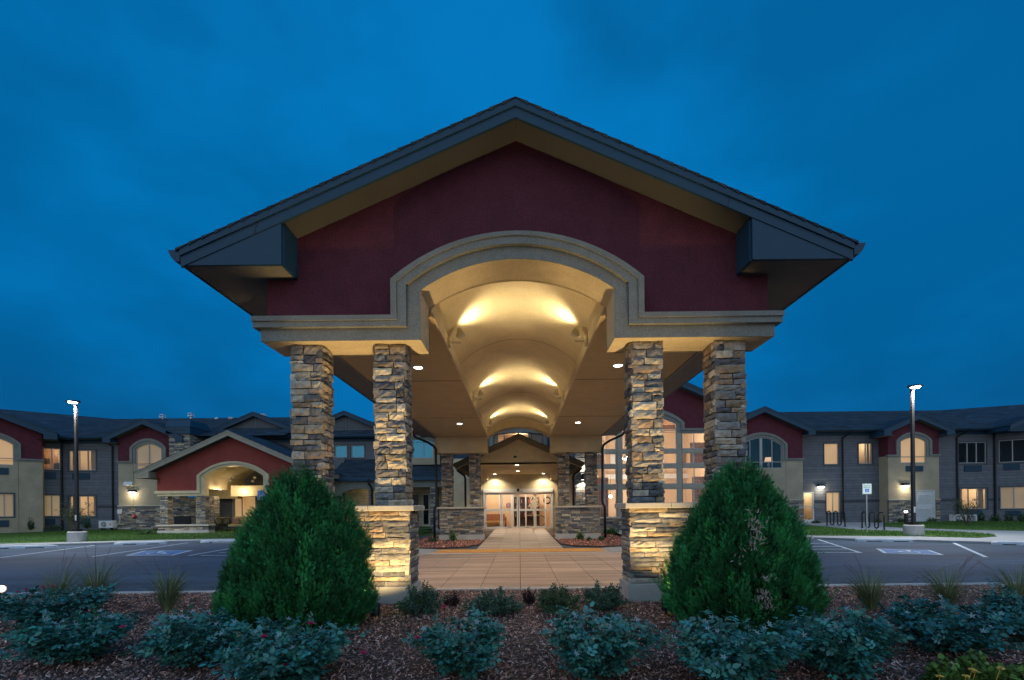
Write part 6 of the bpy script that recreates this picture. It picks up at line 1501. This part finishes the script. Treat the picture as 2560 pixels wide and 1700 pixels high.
def rose_at(x0, x1, ytop, ybase, n, seed, label, blooms=(), tone=(.042, .19, .165), dd=0.0, z0=.1, d=None):
    b = G0(W((x0+x1)/2*1.08427, ybase*1.08427, 5), z0) if d is None else D0((x0+x1)/2, ybase, d); d = b.y+.28+dd
    l, r, tp = D0(x0, (ytop+ybase)/2, d), D0(x1, (ytop+ybase)/2, d), D0((x0+x1)/2, ytop, d)
    bl = [tuple(D0(bx, by, d-.25)) for bx, by in blooms]
    return rose((l.x+r.x)/2, d, z0, (r.x-l.x)/2*.95, min(.5, (r.x-l.x)*.45), (tp.z-z0)*.90, n, seed, label, bl, tone)
rose_at(50, 290, 1392, 1550, 3000, 21, 'rose bush at the lower left with pink blooms, before the grass clump', [(94, 1462), (283, 1446), (72, 1490)])
rose_at(-20, 265, 1338, 1462, 2900, 22, 'dark rose bush at the left frame edge below the tall grass', [(60, 1360), (100, 1354), (122, 1352), (40, 1366)], tone=(.028, .14, .13))
rose_at(345, 555, 1392, 1562, 2300, 23, 'rose bush left of the left arborvitae', ())
rose_at(500, 830, 1426, 1610, 3600, 24, 'broad rose bush right in front of the left arborvitae', [(717, 1438), (608, 1468), (655, 1535), (838, 1506)])
rose_at(955, 1182, 1398, 1585, 2500, 25, 'rose bush with one large pink bloom before the left pillar opening', [(962, 1471), (1024, 1400)])
rose_at(1240, 1512, 1390, 1590, 2800, 26, 'rose bush without blooms before the right pillar opening')
rose_at(1535, 1835, 1418, 1605, 3400, 27, 'broad rose bush right in front of the right arborvitae', [(1694, 1560)])
rose_at(1812, 2062, 1392, 1590, 3000, 28, 'rose bush right of the right arborvitae, leaning over bare mulch')
rose_at(2040, 2330, 1366, 1528, 3300, 29, 'large dark rose bush behind the yellow lantana', tone=(.028, .14, .13))
rose_at(2275, 2440, 1340, 1500, 2300, 30, 'dark rose bush cut by the right frame edge', tone=(.028, .14, .13))
# small leaved shrubs behind the roses
def small_shrub(cx, cy, z0, rx, ry, h, n, seed, label, name='low_shrub', cat='shrub', tone=(.065, .13, .085), ls=(.018, .034), group='low shrubs behind the roses', spiky=.25, wr=.55, mat=None):
    g = np.random.default_rng(seed); t = thing(name, label, cat, (cx, cy, z0), 0, group)
    ns = 46; mb = MB(); B, D = [], []
    for i in range(ns):
        a = g.uniform(0, 2*PI); el = g.uniform(.15, 1.0); L_ = 1-.35*(1-el)*0
        e = np.array([cx+rx*math.cos(a)*math.sqrt(1-el*el*.92)*g.uniform(.7, 1.1), cy+ry*math.sin(a)*math.sqrt(1-el*el*.92)*g.uniform(.7, 1.1), z0+h*el*g.uniform(.75, 1+spiky)])
        b = np.array([cx+.05*math.cos(a), cy+.05*math.sin(a), z0]); mid_ = (b+e)/2+np.array([0, 0, .1*h])
        mb.tube([tuple(b), tuple(mid_), tuple(e)], [.006, .004, .002], 4)
        m = n//ns; q = g.uniform(.25, 1.0, m)[:, None]; pts = b*(1-q)**2+2*mid_*q*(1-q)+e*q*q
        B.append(pts+g.normal(0, .045, (m, 3))*np.array([rx, ry, h])*1.2); D.append(np.tile(unit((e-b)[None]), (m, 1))*.6+g.normal(0, .7, (m, 3)))
    mb.build('stems', stemm, t)
    B = np.concatenate(B); D = np.concatenate(D); B[:, 2] = np.maximum(B[:, 2], z0+.01); m = len(B)
    ln = g.uniform(ls[0], ls[1], m)
    V, Fc = leaf_mesh(B, D, np.tile([[0, -.2, 1.0]], (m, 1))+g.normal(0, .5, (m, 3)), ln, ln*wr, .15)
    tt = np.array(tone)*g.uniform(.55, 1.6, (m, 1)); big_mesh('foliage', V, Fc, mat or leafm, t, np.repeat(tt, 2, axis=0))
    return t
def shrub_at(x0, x1, ytop, ybase, n, seed, label, **kw):
    z0 = kw.pop('z0', .1); b = G0(W((x0+x1)/2*1.08427, ybase*1.08427, 5), z0); d = b.y+.15
    l, r, tp = D0(x0, ybase, d), D0(x1, ybase, d), D0((x0+x1)/2, ytop, d)
    return small_shrub((l.x+r.x)/2, d, z0, (r.x-l.x)/2, min(.55, (r.x-l.x)*.4), tp.z-z0, n, seed, label, **kw)
shrub_at(915, 1030, 1352, 1422, 7000, 41, 'low small leaved shrub at the foot of the left stone pillar')
shrub_at(1062, 1205, 1362, 1424, 7600, 42, 'low spreading shrub left of the bed centre, grey green')
shrub_at(1222, 1345, 1352, 1416, 7000, 43, 'low shrub with pale new tips right of the bed centre', tone=(.075, .125, .06))
shrub_at(1335, 1455, 1350, 1412, 7000, 44, 'low small leaved shrub at the foot of the right stone pillar')
shrub_at(1020, 1062, 1366, 1402, 700, 45, 'tiny dark maroon plant between two low shrubs on the left', tone=(.05, .018, .02), name='barberry', cat='plant', group='tiny maroon plants')
shrub_at(1200, 1236, 1360, 1398, 700, 46, 'tiny dark maroon plant at the centre of the bed edge', tone=(.05, .018, .02), name='barberry', cat='plant', group='tiny maroon plants')
# yellow lantana, lower right
for i, (x0, x1, yt, yb, lab) in enumerate(((2140, 2215, 1530, 1600, 'lantana clump furthest left at the bottom, few yellow heads'), (2215, 2290, 1512, 1596, 'lantana clump with the tallest yellow head'), (2275, 2350, 1540, 1606, 'lantana clump near the lower right corner'), (2330, 2420, 1535, 1610, 'lantana clump cut by the right frame edge'))):
    t = shrub_at(x0, x1, yt, yb, 500, 60+i, lab, name='lantana', cat='flowering plant', tone=(.09, .17, .035), ls=(.035, .06), group='yellow lantana clumps', wr=.7)
    c = t.location; k = random.Random(i)
    for j in range(3):
        mb = MB(); q = Vector((c.x+k.uniform(-.12, .12), c.y-.12+k.uniform(-.06, .06), D0(x0, yt+10+k.uniform(0, 26), c.y).z))
        for m in range(16): a, r_ = k.uniform(0, 2*PI), k.uniform(0, .026); p = q+Vector((r_*math.cos(a), r_*math.sin(a), .012-r_*.4)); s_ = .006; mb.poly([p+Vector((-s_, -s_, 0)), p+Vector((s_, -s_, 0)), p+Vector((s_, s_, .004)), p+Vector((-s_, s_, .004))])
        mb.tube([q, (q.x, q.y+.03, q.z-.1)], .003, 4); mb.build('flower_head', yelm, t)

# fountain grass
grassm = pmat('fountain_grass', (.09, .14, .07), .7, .15, 8, tint=True, spec=.3)
plumem = pmat('grass_plume', (.26, .17, .19), .9, .2, 8)
def fountain(x, ybase, spread, ytop, seed, label, n=520):
    z0 = .1; g = np.random.default_rng(seed); b = G0(W(x*1.08427, ybase*1.08427, 7), z0); c = np.array([b.x, b.y, z0])
    h = D0(x, ytop, b.y).z-z0; sp = abs(D0(x+spread, ybase, b.y).x-b.x)
    t = thing('fountain_grass', label, 'ornamental grass', b, 0, 'fountain grass clumps along the kerb')
    a = g.uniform(0, 2*PI, n); f = g.uniform(.03, 1, n)**.55; H = h*g.uniform(.35, 1.05, n)*(1-.30*f); Rr = sp*f*g.uniform(.6, 1.1, n); seg = 7
    u = np.linspace(0, 1, seg+1)[None, :]
    rad = Rr[:, None]*(u**1.5)+.05; hz = H[:, None]*(np.sin(np.minimum(1.25, .5+f[:, None]*.75)*u*PI/1.25*.95)/np.sin(np.minimum(1.25, .5+f[:, None]*.75)*PI/2/1.25*.95+1e-6)).clip(0, None)*.8
    hz = H[:, None]*(u*(1.25+.9*f[:, None])-u**2*(.25+.9*f[:, None]*g.uniform(.7, 1.3, (n, 1))))
    Px = c[0]+np.cos(a)[:, None]*rad; Py = c[1]+np.sin(a)[:, None]*rad*.8; Pz = np.maximum(z0, c[2]+hz)
    w_ = .0027*(1-u*.8)*np.ones((n, 1)); sx_, sy_ = -np.sin(a)[:, None]*w_, np.cos(a)[:, None]*w_; sx_ = np.where(np.abs(np.sin(a))[:, None] < .3, w_, sx_)
    Lf = np.stack([Px-sx_, Py-sy_, Pz], 2); Rt = np.stack([Px+sx_, Py+sy_, Pz], 2)
    V = np.stack([Lf, Rt], 2).reshape(n, -1, 3).reshape(-1, 3); o = (np.arange(n)*(2*(seg+1)))[:, None, None]; s_ = (np.arange(seg)*2)[None, :, None]
    Fc = (o+s_+np.array([0, 1, 3, 2])[None, None, :]).reshape(-1, 4)
    tt = np.repeat(np.array([[.16, .23, .11]])*g.uniform(.5, 1.5, (n, 1))*np.stack([g.uniform(.8, 1.5, n), np.ones(n), np.ones(n)], 1), seg, axis=0)
    big_mesh('blades', V, Fc, grassm, t, tt)
    mb = MB()
    for i in range(3):
        aa = g.uniform(0, 2*PI); lean = g.uniform(.3, .9); e = Vector((c[0]+sp*lean*math.cos(aa), c[1]+sp*.5*lean*math.sin(aa), z0+h*g.uniform(.95, 1.18))); s0 = Vector(c); mm = s0.lerp(e, .6)+Vector((0, 0, .12))
        mb.tube([s0, mm, e], [.002, .0016, .0012], 4, 1)
        dv = (e-mm).normalized()
        for j in range(60):
            q = e-dv*g.uniform(0, .20); v = dv*.02+Vector(g.normal(0, .012, 3)); pp = v.cross(Vector((.3, 1, .2))).normalized()*.0012
            mb.poly([q-pp, q+pp, q+v+pp*.3, q+v-pp*.3])
    mb.build('plumes', [plumem, stemm], t)
fountain(132, 1412, 95, 1290, 71, 'fountain grass clump nearest the left frame edge, partly behind roses')
fountain(222, 1406, 120, 1275, 72, 'wide fountain grass clump over the kerb, second from the left', n=640)
fountain(386, 1410, 85, 1290, 73, 'fountain grass clump left of the left arborvitae', n=580)
fountain(2008, 1408, 95, 1300, 74, 'fountain grass clump right of the right arborvitae', n=580)
fountain(2185, 1404, 110, 1292, 75, 'fountain grass clump behind the large dark rose bush', n=580)
fountain(2345, 1400, 100, 1290, 76, 'fountain grass clump at the right frame edge')

# ------------------------------------------------------------------ arborvitae
thujam = pmat('arborvitae_spray', (.02, .09, .03), .6, .10, 6, tint=True, spec=.3)
def arborvitae(cx, cy, prof, seed, label, lobes=(), dead=()):
    g = np.random.default_rng(seed); z0 = .1; t = thing('arborvitae', label, 'conifer shrub', (cx, cy, z0), 0, 'two clipped arborvitae')
    pz = np.array([p[0] for p in prof]); pr = np.array([p[1] for p in prof])
    nph = g.uniform(0, 2*PI, (7, 2)); 
    def rad(z, a):
        r = np.interp(z, pz, pr); w_ = 0
        for i, (k1, k2) in enumerate(((2, 3), (3, 5), (5, 4), (7, 9), (9, 6), (13, 12), (11, 8))): w_ = w_+np.sin(k1*a+nph[i, 0]+k2*z*.7)*np.cos(k2*z*1.3+nph[i, 1])*(.024 if i < 3 else .022)
        rid = np.abs(np.sin(9.5*a+1.3*np.sin(3.1*z+nph[0, 0])+nph[1, 1]))+.6*np.abs(np.sin(17*a+2.1*np.sin(4.3*z+nph[2, 0])+nph[3, 1]))
        return r*(1+w_*1.25+.055*(rid-.95))
    # clusters of short upright plumes over the surface, with gaps between them
    NC, K, NF = 980, 6, 1500; zs = np.linspace(pz[0], pz[-1], 200); wgt = np.interp(zs, pz, pr)+.10; cdf = np.cumsum(wgt)/wgt.sum()
    cz = np.interp((np.arange(NC)+g.uniform(0, 1, NC))/NC, cdf, zs); ca = (np.arange(NC)*2.39996+g.normal(0, .10, NC)) % (2*PI); cd = g.choice([1.0, .95, .89], NC, p=[.55, .28, .17]); ct = g.uniform(.40, 1.0, NC)+1.5*g.uniform(0, 1, NC)**3
    rc = np.maximum(.08, np.interp(cz, pz, pr))
    pzv = np.concatenate([np.repeat(cz, K)+g.normal(0, .045, NC*K), np.interp(g.uniform(0, 1, NF), cdf, zs)]); pa = np.concatenate([np.repeat(ca, K)+g.normal(0, .010, NC*K)/np.repeat(rc, K), g.uniform(0, 2*PI, NF)])
    depth = np.concatenate([np.repeat(cd, K)*g.uniform(.94, 1.02, NC*K), np.full(NF, .84)]); ptone = np.concatenate([np.repeat(ct, K)*g.uniform(.8, 1.25, NC*K), g.uniform(.25, .6, NF)])  # inner fill sprays get a darker tone: crown shade put into the colour
    rr_ = rad(pzv, pa)*depth
    base = np.stack([cx+np.cos(pa)*rr_, cy+np.sin(pa)*rr_, pzv-.10], 1)
    for (lx, ly, lz, lr, lh, m) in lobes:
        a = g.uniform(0, 2*PI, m); q = g.uniform(0, 1, m); r_ = lr*np.sqrt(1-q**1.6)*g.uniform(.7, 1, m); base = np.concatenate([base, np.stack([lx+np.cos(a)*r_, ly+np.sin(a)*r_, lz+lh*q-.08], 1)]); pa = np.concatenate([pa, a]); depth = np.concatenate([depth, np.ones(m)]); ptone = np.concatenate([ptone, g.uniform(.5, 1.5, m)])
    n = len(base); slope = np.interp(base[:, 2], pz, np.gradient(pr, pz)); out = np.stack([np.cos(pa), np.sin(pa), 0*pa], 1)
    ax = unit(out*np.where(base[:, 2] < .45, .55, .22)[:, None]+np.array([[0, 0, 1.0]])+g.normal(0, .13, (n, 3))); plen = g.uniform(.09, .22, n)
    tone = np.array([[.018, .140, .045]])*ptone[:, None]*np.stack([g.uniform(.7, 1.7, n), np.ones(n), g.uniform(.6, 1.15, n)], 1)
    SP = 8; B, D, PN, LN, TT = [], [], [], [], []
    for k in range(SP):
        q = (k+g.uniform(.0, 1, n))/SP; aa = g.uniform(0, 2*PI, n); sd = np.stack([np.cos(aa), np.sin(aa), 0*aa], 1)
        B.append(base+ax*(plen*q)[:, None]+sd*.016); D.append(unit(ax*1.0+sd*(.48-.30*q)[:, None]+out*.25+g.normal(0, .12, (n, 3))))
        PN.append(np.stack([-np.sin(aa), np.cos(aa), g.normal(0, .3, n)], 1)); LN.append(g.uniform(.040, .068, n)*(1.1-.35*q)); TT.append(tone*(.8+.5*q)[:, None]*g.uniform(.8, 1.2, (n, 1)))  # bases darker, tips lighter: new growth, with highlights put into the colour
    B, D, PN, LN, TT = map(np.concatenate, (B, D, PN, LN, TT)); m = len(B)
    s_ = unit(np.cross(D, PN)); VV, C_ = [], []
    def ribbon(p0, dv, sv, ln, w_, tt):
        a = p0; e = p0+dv*ln[:, None]; mid_ = p0+dv*(ln*.55)[:, None]
        VV.append(np.stack([a, mid_+sv*w_[:, None], e, mid_-sv*w_[:, None]], 1)); C_.append(tt)
    ribbon(B, D, s_, LN, LN*.060, TT)
    for q in (.22, .5, .78):
        for sg in (1, -1):
            dv = unit(D*.85+s_*sg*.75+g.normal(0, .08, (m, 3))); ribbon(B+D*(LN*q)[:, None], dv, unit(np.cross(dv, PN)), LN*(.52-.26*q), LN*.052, TT*1.15)
    V = np.concatenate(VV).reshape(-1, 3); Fc = np.arange(len(V)).reshape(-1, 4)
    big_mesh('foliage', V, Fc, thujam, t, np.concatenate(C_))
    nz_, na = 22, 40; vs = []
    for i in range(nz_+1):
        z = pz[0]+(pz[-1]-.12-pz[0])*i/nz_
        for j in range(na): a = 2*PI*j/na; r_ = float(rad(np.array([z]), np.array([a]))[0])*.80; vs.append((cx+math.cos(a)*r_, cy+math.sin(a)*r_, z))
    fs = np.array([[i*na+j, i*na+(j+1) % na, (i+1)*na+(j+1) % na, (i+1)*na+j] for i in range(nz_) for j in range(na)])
    big_mesh('shaded_core', np.array(vs), fs, pmat('shaded_twigs', (.012, .020, .010), .95, .4, 12, .8, 30), t)  # near-black twig core; shade in the gaps is put into its colour
    mb = MB(); mb.tube([(cx, cy, -.05), (cx+.02, cy, .5), (cx, cy+.02, 1.3)], [.06, .05, .02], 8); mb.build('trunk', stemm, t)
    if dead:
        B, D = [], []
        for (x, y, z, hgt, nn_) in dead:
            B.append(np.array([x, y, z])+g.normal(0, 1, (nn_, 3))*np.array([.04, .02, hgt])); D.append(np.tile([[0, -.3, .8]], (nn_, 1))+g.normal(0, .6, (nn_, 3)))
        B, D = np.concatenate(B), np.concatenate(D); ln = g.uniform(.03, .07, len(B))
        V, Fc = leaf_mesh(B, D, g.normal(0, 1, (len(B), 3)), ln, ln*.16, .1); big_mesh('dead_sprays', V, Fc, pmat('dead_foliage', (.42, .33, .28), .9, .2), t)
    return t
prL = [(.10, .44), (.17, .58), (.37, .735), (.67, .73), (.875, .675), (1.076, .60), (1.38, .455), (1.56, .34), (1.70, .26), (1.82, .18), (1.91, .09)]
cL = D0(690, 1320, 5.4); cR = D0(1706, 1320, 5.4)
lob = D0(795, 1195, 5.3); lob2 = D0(835, 1210, 5.3)
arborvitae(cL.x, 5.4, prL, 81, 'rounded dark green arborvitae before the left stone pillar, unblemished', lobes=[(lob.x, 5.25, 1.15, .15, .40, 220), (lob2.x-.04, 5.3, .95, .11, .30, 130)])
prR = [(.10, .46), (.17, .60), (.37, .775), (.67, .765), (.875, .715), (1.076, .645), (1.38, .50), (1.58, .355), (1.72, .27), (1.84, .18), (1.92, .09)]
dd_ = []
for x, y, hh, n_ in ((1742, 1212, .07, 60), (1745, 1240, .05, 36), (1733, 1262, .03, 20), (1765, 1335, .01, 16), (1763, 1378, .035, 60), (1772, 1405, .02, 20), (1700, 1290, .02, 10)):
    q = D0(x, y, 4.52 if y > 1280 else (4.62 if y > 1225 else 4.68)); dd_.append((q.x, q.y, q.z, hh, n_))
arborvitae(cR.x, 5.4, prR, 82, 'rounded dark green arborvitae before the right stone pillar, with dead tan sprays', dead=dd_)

# ------------------------------------------------------------------ mulch chips
g = np.random.default_rng(9)
def chips(n, x0, x1, y0, y1, z, smin, smax, keep=None, dens=None):
    x = g.uniform(x0, x1, n); y = y0+(y1-y0)*g.uniform(0, 1, n)**(dens or 1)
    if keep is not None: k = keep(x, y); x, y = x[k], y[k]
    m = len(x); L_ = g.uniform(smin, smax, m); w_ = L_*g.uniform(.22, .55, m); a = g.uniform(0, 2*PI, m); el = g.normal(0, .42, m); ro = g.normal(0, .45, m)
    d = np.stack([np.cos(a)*np.cos(el), np.sin(a)*np.cos(el), np.sin(el)], 1); s_ = unit(np.cross(d, np.tile([[0, 0, 1.0]], (m, 1)))); nn = np.cross(s_, d); s_ = s_*np.cos(ro)[:, None]+nn*np.sin(ro)[:, None]
    c = np.stack([x, y, np.full(m, z)+g.uniform(.004, .028, m)], 1); dl, sw = d*(L_/2)[:, None], s_*(w_/2)[:, None]
    V = np.stack([c-dl-sw*.6, c+dl-sw, c+dl*1.05+sw*.5, c-dl*.9+sw], 1).reshape(-1, 3)
    pal = np.array([(.21, .115, .09), (.12, .07, .058), (.30, .18, .145), (.08, .05, .045), (.34, .24, .21), (.17, .09, .075)]); tt = pal[g.integers(0, 6, m)]*g.uniform(.9, 2.9, (m, 1))
    return V, np.arange(4*m).reshape(-1, 4), tt
chipm = pmat('wood_chip', (.15, .1, .08), .9, .2, 20, tint=True, spec=.3)
V, Fc, tt = chips(150000, -8.8, 8.8, 2.9, 7.76, .1, .014, .042, dens=1.0)
tag(big_mesh('mulch_chips', V, Fc, chipm, tints=tt), 'shredded brown bark mulch covering the front planting bed', 'mulch', kind='stuff')
BP = [Vector((1.65, 29, 0)), Vector((1.65, 18.2, 0)), Vector((2.0, 17.25, 0)), Vector((2.8, 16.85, 0)), Vector((4.2, 16.8, 0)), Vector((4.85, 17.6, 0)), Vector((4.95, 19.5, 0)), Vector((4.55, 24, 0))]
V, Fc, tt = chips(26000, -5, 5, 16.7, 24, .05, .03, .08, keep=lambda x, y: inpoly(BP, np.abs(x), y))
tag(big_mesh('mulch_chips', V, Fc, chipm, tints=tt*np.array([1.25, .9, .8])), 'reddish bark mulch around the rear stone pillars', 'mulch', kind='stuff')
# drip lines lying on the mulch
for i, (pts, lab) in enumerate((([(2125, 1434), (2160, 1433), (2200, 1431), (2245, 1426)], 'black drip hose lying on the mulch behind the dark rose bush'), ([(390, 1424), (430, 1426), (470, 1425), (500, 1420)], 'thin grey drip hose on the mulch left of the left arborvitae'))):
    mb = MB(); mb.tube([G0(W(x*1.08427, y*1.08427, 6), .135) for x, y in pts], .011, 6); tag(mb.build('drip_hose', darkm), lab, 'hose', 'drip hoses on the mulch')

# ------------------------------------------------------------------ plants further back
def far_shrub(Zf, x0, x1, yt, yb, d, n, seed, label, **kw):
    b = Zf((x0+x1)/2, yb, d); l, r, tp = Zf(x0, yb, d), Zf(x1, yb, d), Zf((x0+x1)/2, yt, d)
    kw.setdefault('tone', (.045, .095, .035)); kw.setdefault('ls', (.05, .10))
    return small_shrub((l.x+r.x)/2, d, b.z, (r.x-l.x)/2, (r.x-l.x)/2, tp.z-b.z, n, seed, label, **kw)
fs = 'foundation shrubs along the wings'
far_shrub(Z1, 212, 268, 990, 1072, 29.0, 500, 101, 'small upright shrub before the beige stucco corner, far left', group=fs)
far_shrub(Z1, 645, 705, 995, 1062, 30.6, 500, 102, 'dark rounded shrub beside the left wing heat pump', group=fs)
far_shrub(Z1, 360, 480, 1042, 1066, 30.6, 400, 103, 'low spreading shrub under the left wing corner windows', group=fs)
far_shrub(Z1, 1060, 1220, 1075, 1115, 26.2, 600, 104, 'low shrub at the left foot of the patio pavilion', group=fs)
far_shrub(Z5, 612, 690, 1180, 1212, 30.6, 400, 105, 'small spiky shrub beside the right wing glass door', group=fs)
far_shrub(Z5, 1118, 1190, 1172, 1200, 30.6, 300, 106, 'low shrub at the grey siding behind the second bike rack', group=fs)
far_shrub(Z5, 1322, 1380, 1166, 1196, 30.2, 300, 107, 'low shrub at the stone wainscot left of the lamp post', group=fs)
far_shrub(Z5, 1555, 1645, 1160, 1198, 30.2, 400, 108, 'spreading shrub before the white service door', group=fs)
far_shrub(Z5, 1975, 2030, 1118, 1196, 30.0, 500, 109, 'rounded shrub right beside the slatted heat pump', group=fs)
far_shrub(Z5, 2070, 2165, 1128, 1202, 29.6, 600, 110, 'bushy shrub under the splayed end of the right wing', group=fs)
far_shrub(Z5, 2195, 2262, 1112, 1204, 29.4, 600, 111, 'upright dark shrub second from the right frame edge', group=fs)
far_shrub(Z5, 2300, 2380, 1110, 1208, 29.2, 600, 112, 'dark shrub cut by the right frame edge', group=fs)
far_shrub(Z5, 1800, 1850, 1172, 1200, 29.6, 250, 113, 'tiny shrub before the fan heat pump, right wing', group=fs)
rb = 'young plants in the beds by the rear pillars'
far_shrub(Z3, 478, 560, 1252, 1340, 20.0, 200, 121, 'leafy young plant before the rear left pillar', group=rb, tone=(.09, .16, .045), ls=(.07, .13))
far_shrub(Z3, 1566, 1640, 1258, 1330, 20.0, 200, 122, 'leafy young plant before the rear right pillar, the tallest there', group=rb, tone=(.08, .15, .045), ls=(.07, .13))
far_shrub(Z3, 1655, 1705, 1308, 1345, 19.4, 140, 123, 'small young plant right of the tallest one at the rear right pillar', group=rb, tone=(.06, .13, .04), ls=(.05, .09))
far_shrub(Z3, 1752, 1812, 1300, 1338, 19.6, 160, 124, 'small plant beside the right rear downspout', group=rb, tone=(.06, .12, .045), ls=(.05, .09))
far_shrub(Z3, 300, 400, 1312, 1352, 19.6, 260, 125, 'low dark plant at the foot of the left rear downspout', group=rb, tone=(.04, .09, .04), ls=(.05, .09))
far_shrub(Z3, 1790, 1960, 1228, 1282, 23.6, 800, 126, 'low green groundcover clump under the hall window', group=rb, tone=(.06, .13, .04), ls=(.06, .10))
# thin young trees with open crowns
def thin_tree(Zf, x0, x1, yt, yb, xb, d, n, seed, label):
    g = np.random.default_rng(seed); b = Zf(xb, yb, d); l, r, tp = Zf(x0, yb, d), Zf(x1, yb, d), Zf(xb, yt, d); h = tp.z-b.z
    t = thing('young_tree', label, 'young tree', b, 0, 'thin young trees by the wings'); mb = MB(); B, D = [], []
    for i in range(9):
        e = Vector((l.x+(r.x-l.x)*(i+.5)/9+g.normal(0, .08), d+g.normal(0, .35), b.z+h*g.uniform(.7, 1.0)*(1-.25*abs(i-4)/4))); m = b.lerp(e, .5)+Vector(((b.x-e.x)*.22, 0, .15*h))
        pts = [b*(1-q)**2+m*2*q*(1-q)+e*q*q for q in (0, .2, .4, .6, .8, 1)]; mb.tube(pts, [.03, .024, .018, .012, .008, .004], 5)
        for k in range(6):
            p = pts[2].lerp(e, k/6); v = Vector(g.normal(0, .22, 3))+Vector((0, 0, .1)); mb.tube([p, p+v], [.006, .002], 4)
            m2 = n//54; B.append(np.array(p+v*.7)+g.normal(0, .09, (m2, 3))); D.append(np.tile([[0, 0, .2]], (m2, 1))+g.normal(0, .8, (m2, 3)))
    mb.build('trunk', stemm, t); B, D = np.concatenate(B), np.concatenate(D); ln = g.uniform(.05, .10, len(B))
    V, Fc = leaf_mesh(B, D, g.normal(0, 1, (len(B), 3)), ln, ln*.5, .1); big_mesh('crown', V, Fc, leafm, t, np.array([[.075, .10, .045]])*g.uniform(.5, 1.5, (len(Fc), 1)))
thin_tree(Z1, 455, 715, 835, 1085, 555, 26.5, 700, 131, 'thin leafy young tree behind the left lamp post')
thin_tree(Z5, 1720, 2015, 945, 1236, 1885, 26.5, 700, 132, 'thin leafy young tree before the lit right wing window')
# a landscape light at the far left of the bed
q = G0(W(-6, 1497, 6), .1)
uplight((q.x-.02, q.y+.05, .20), (q.x+1.0, q.y-.55, .22), 'low ground spotlight glaring at the left frame edge', 22, 120)
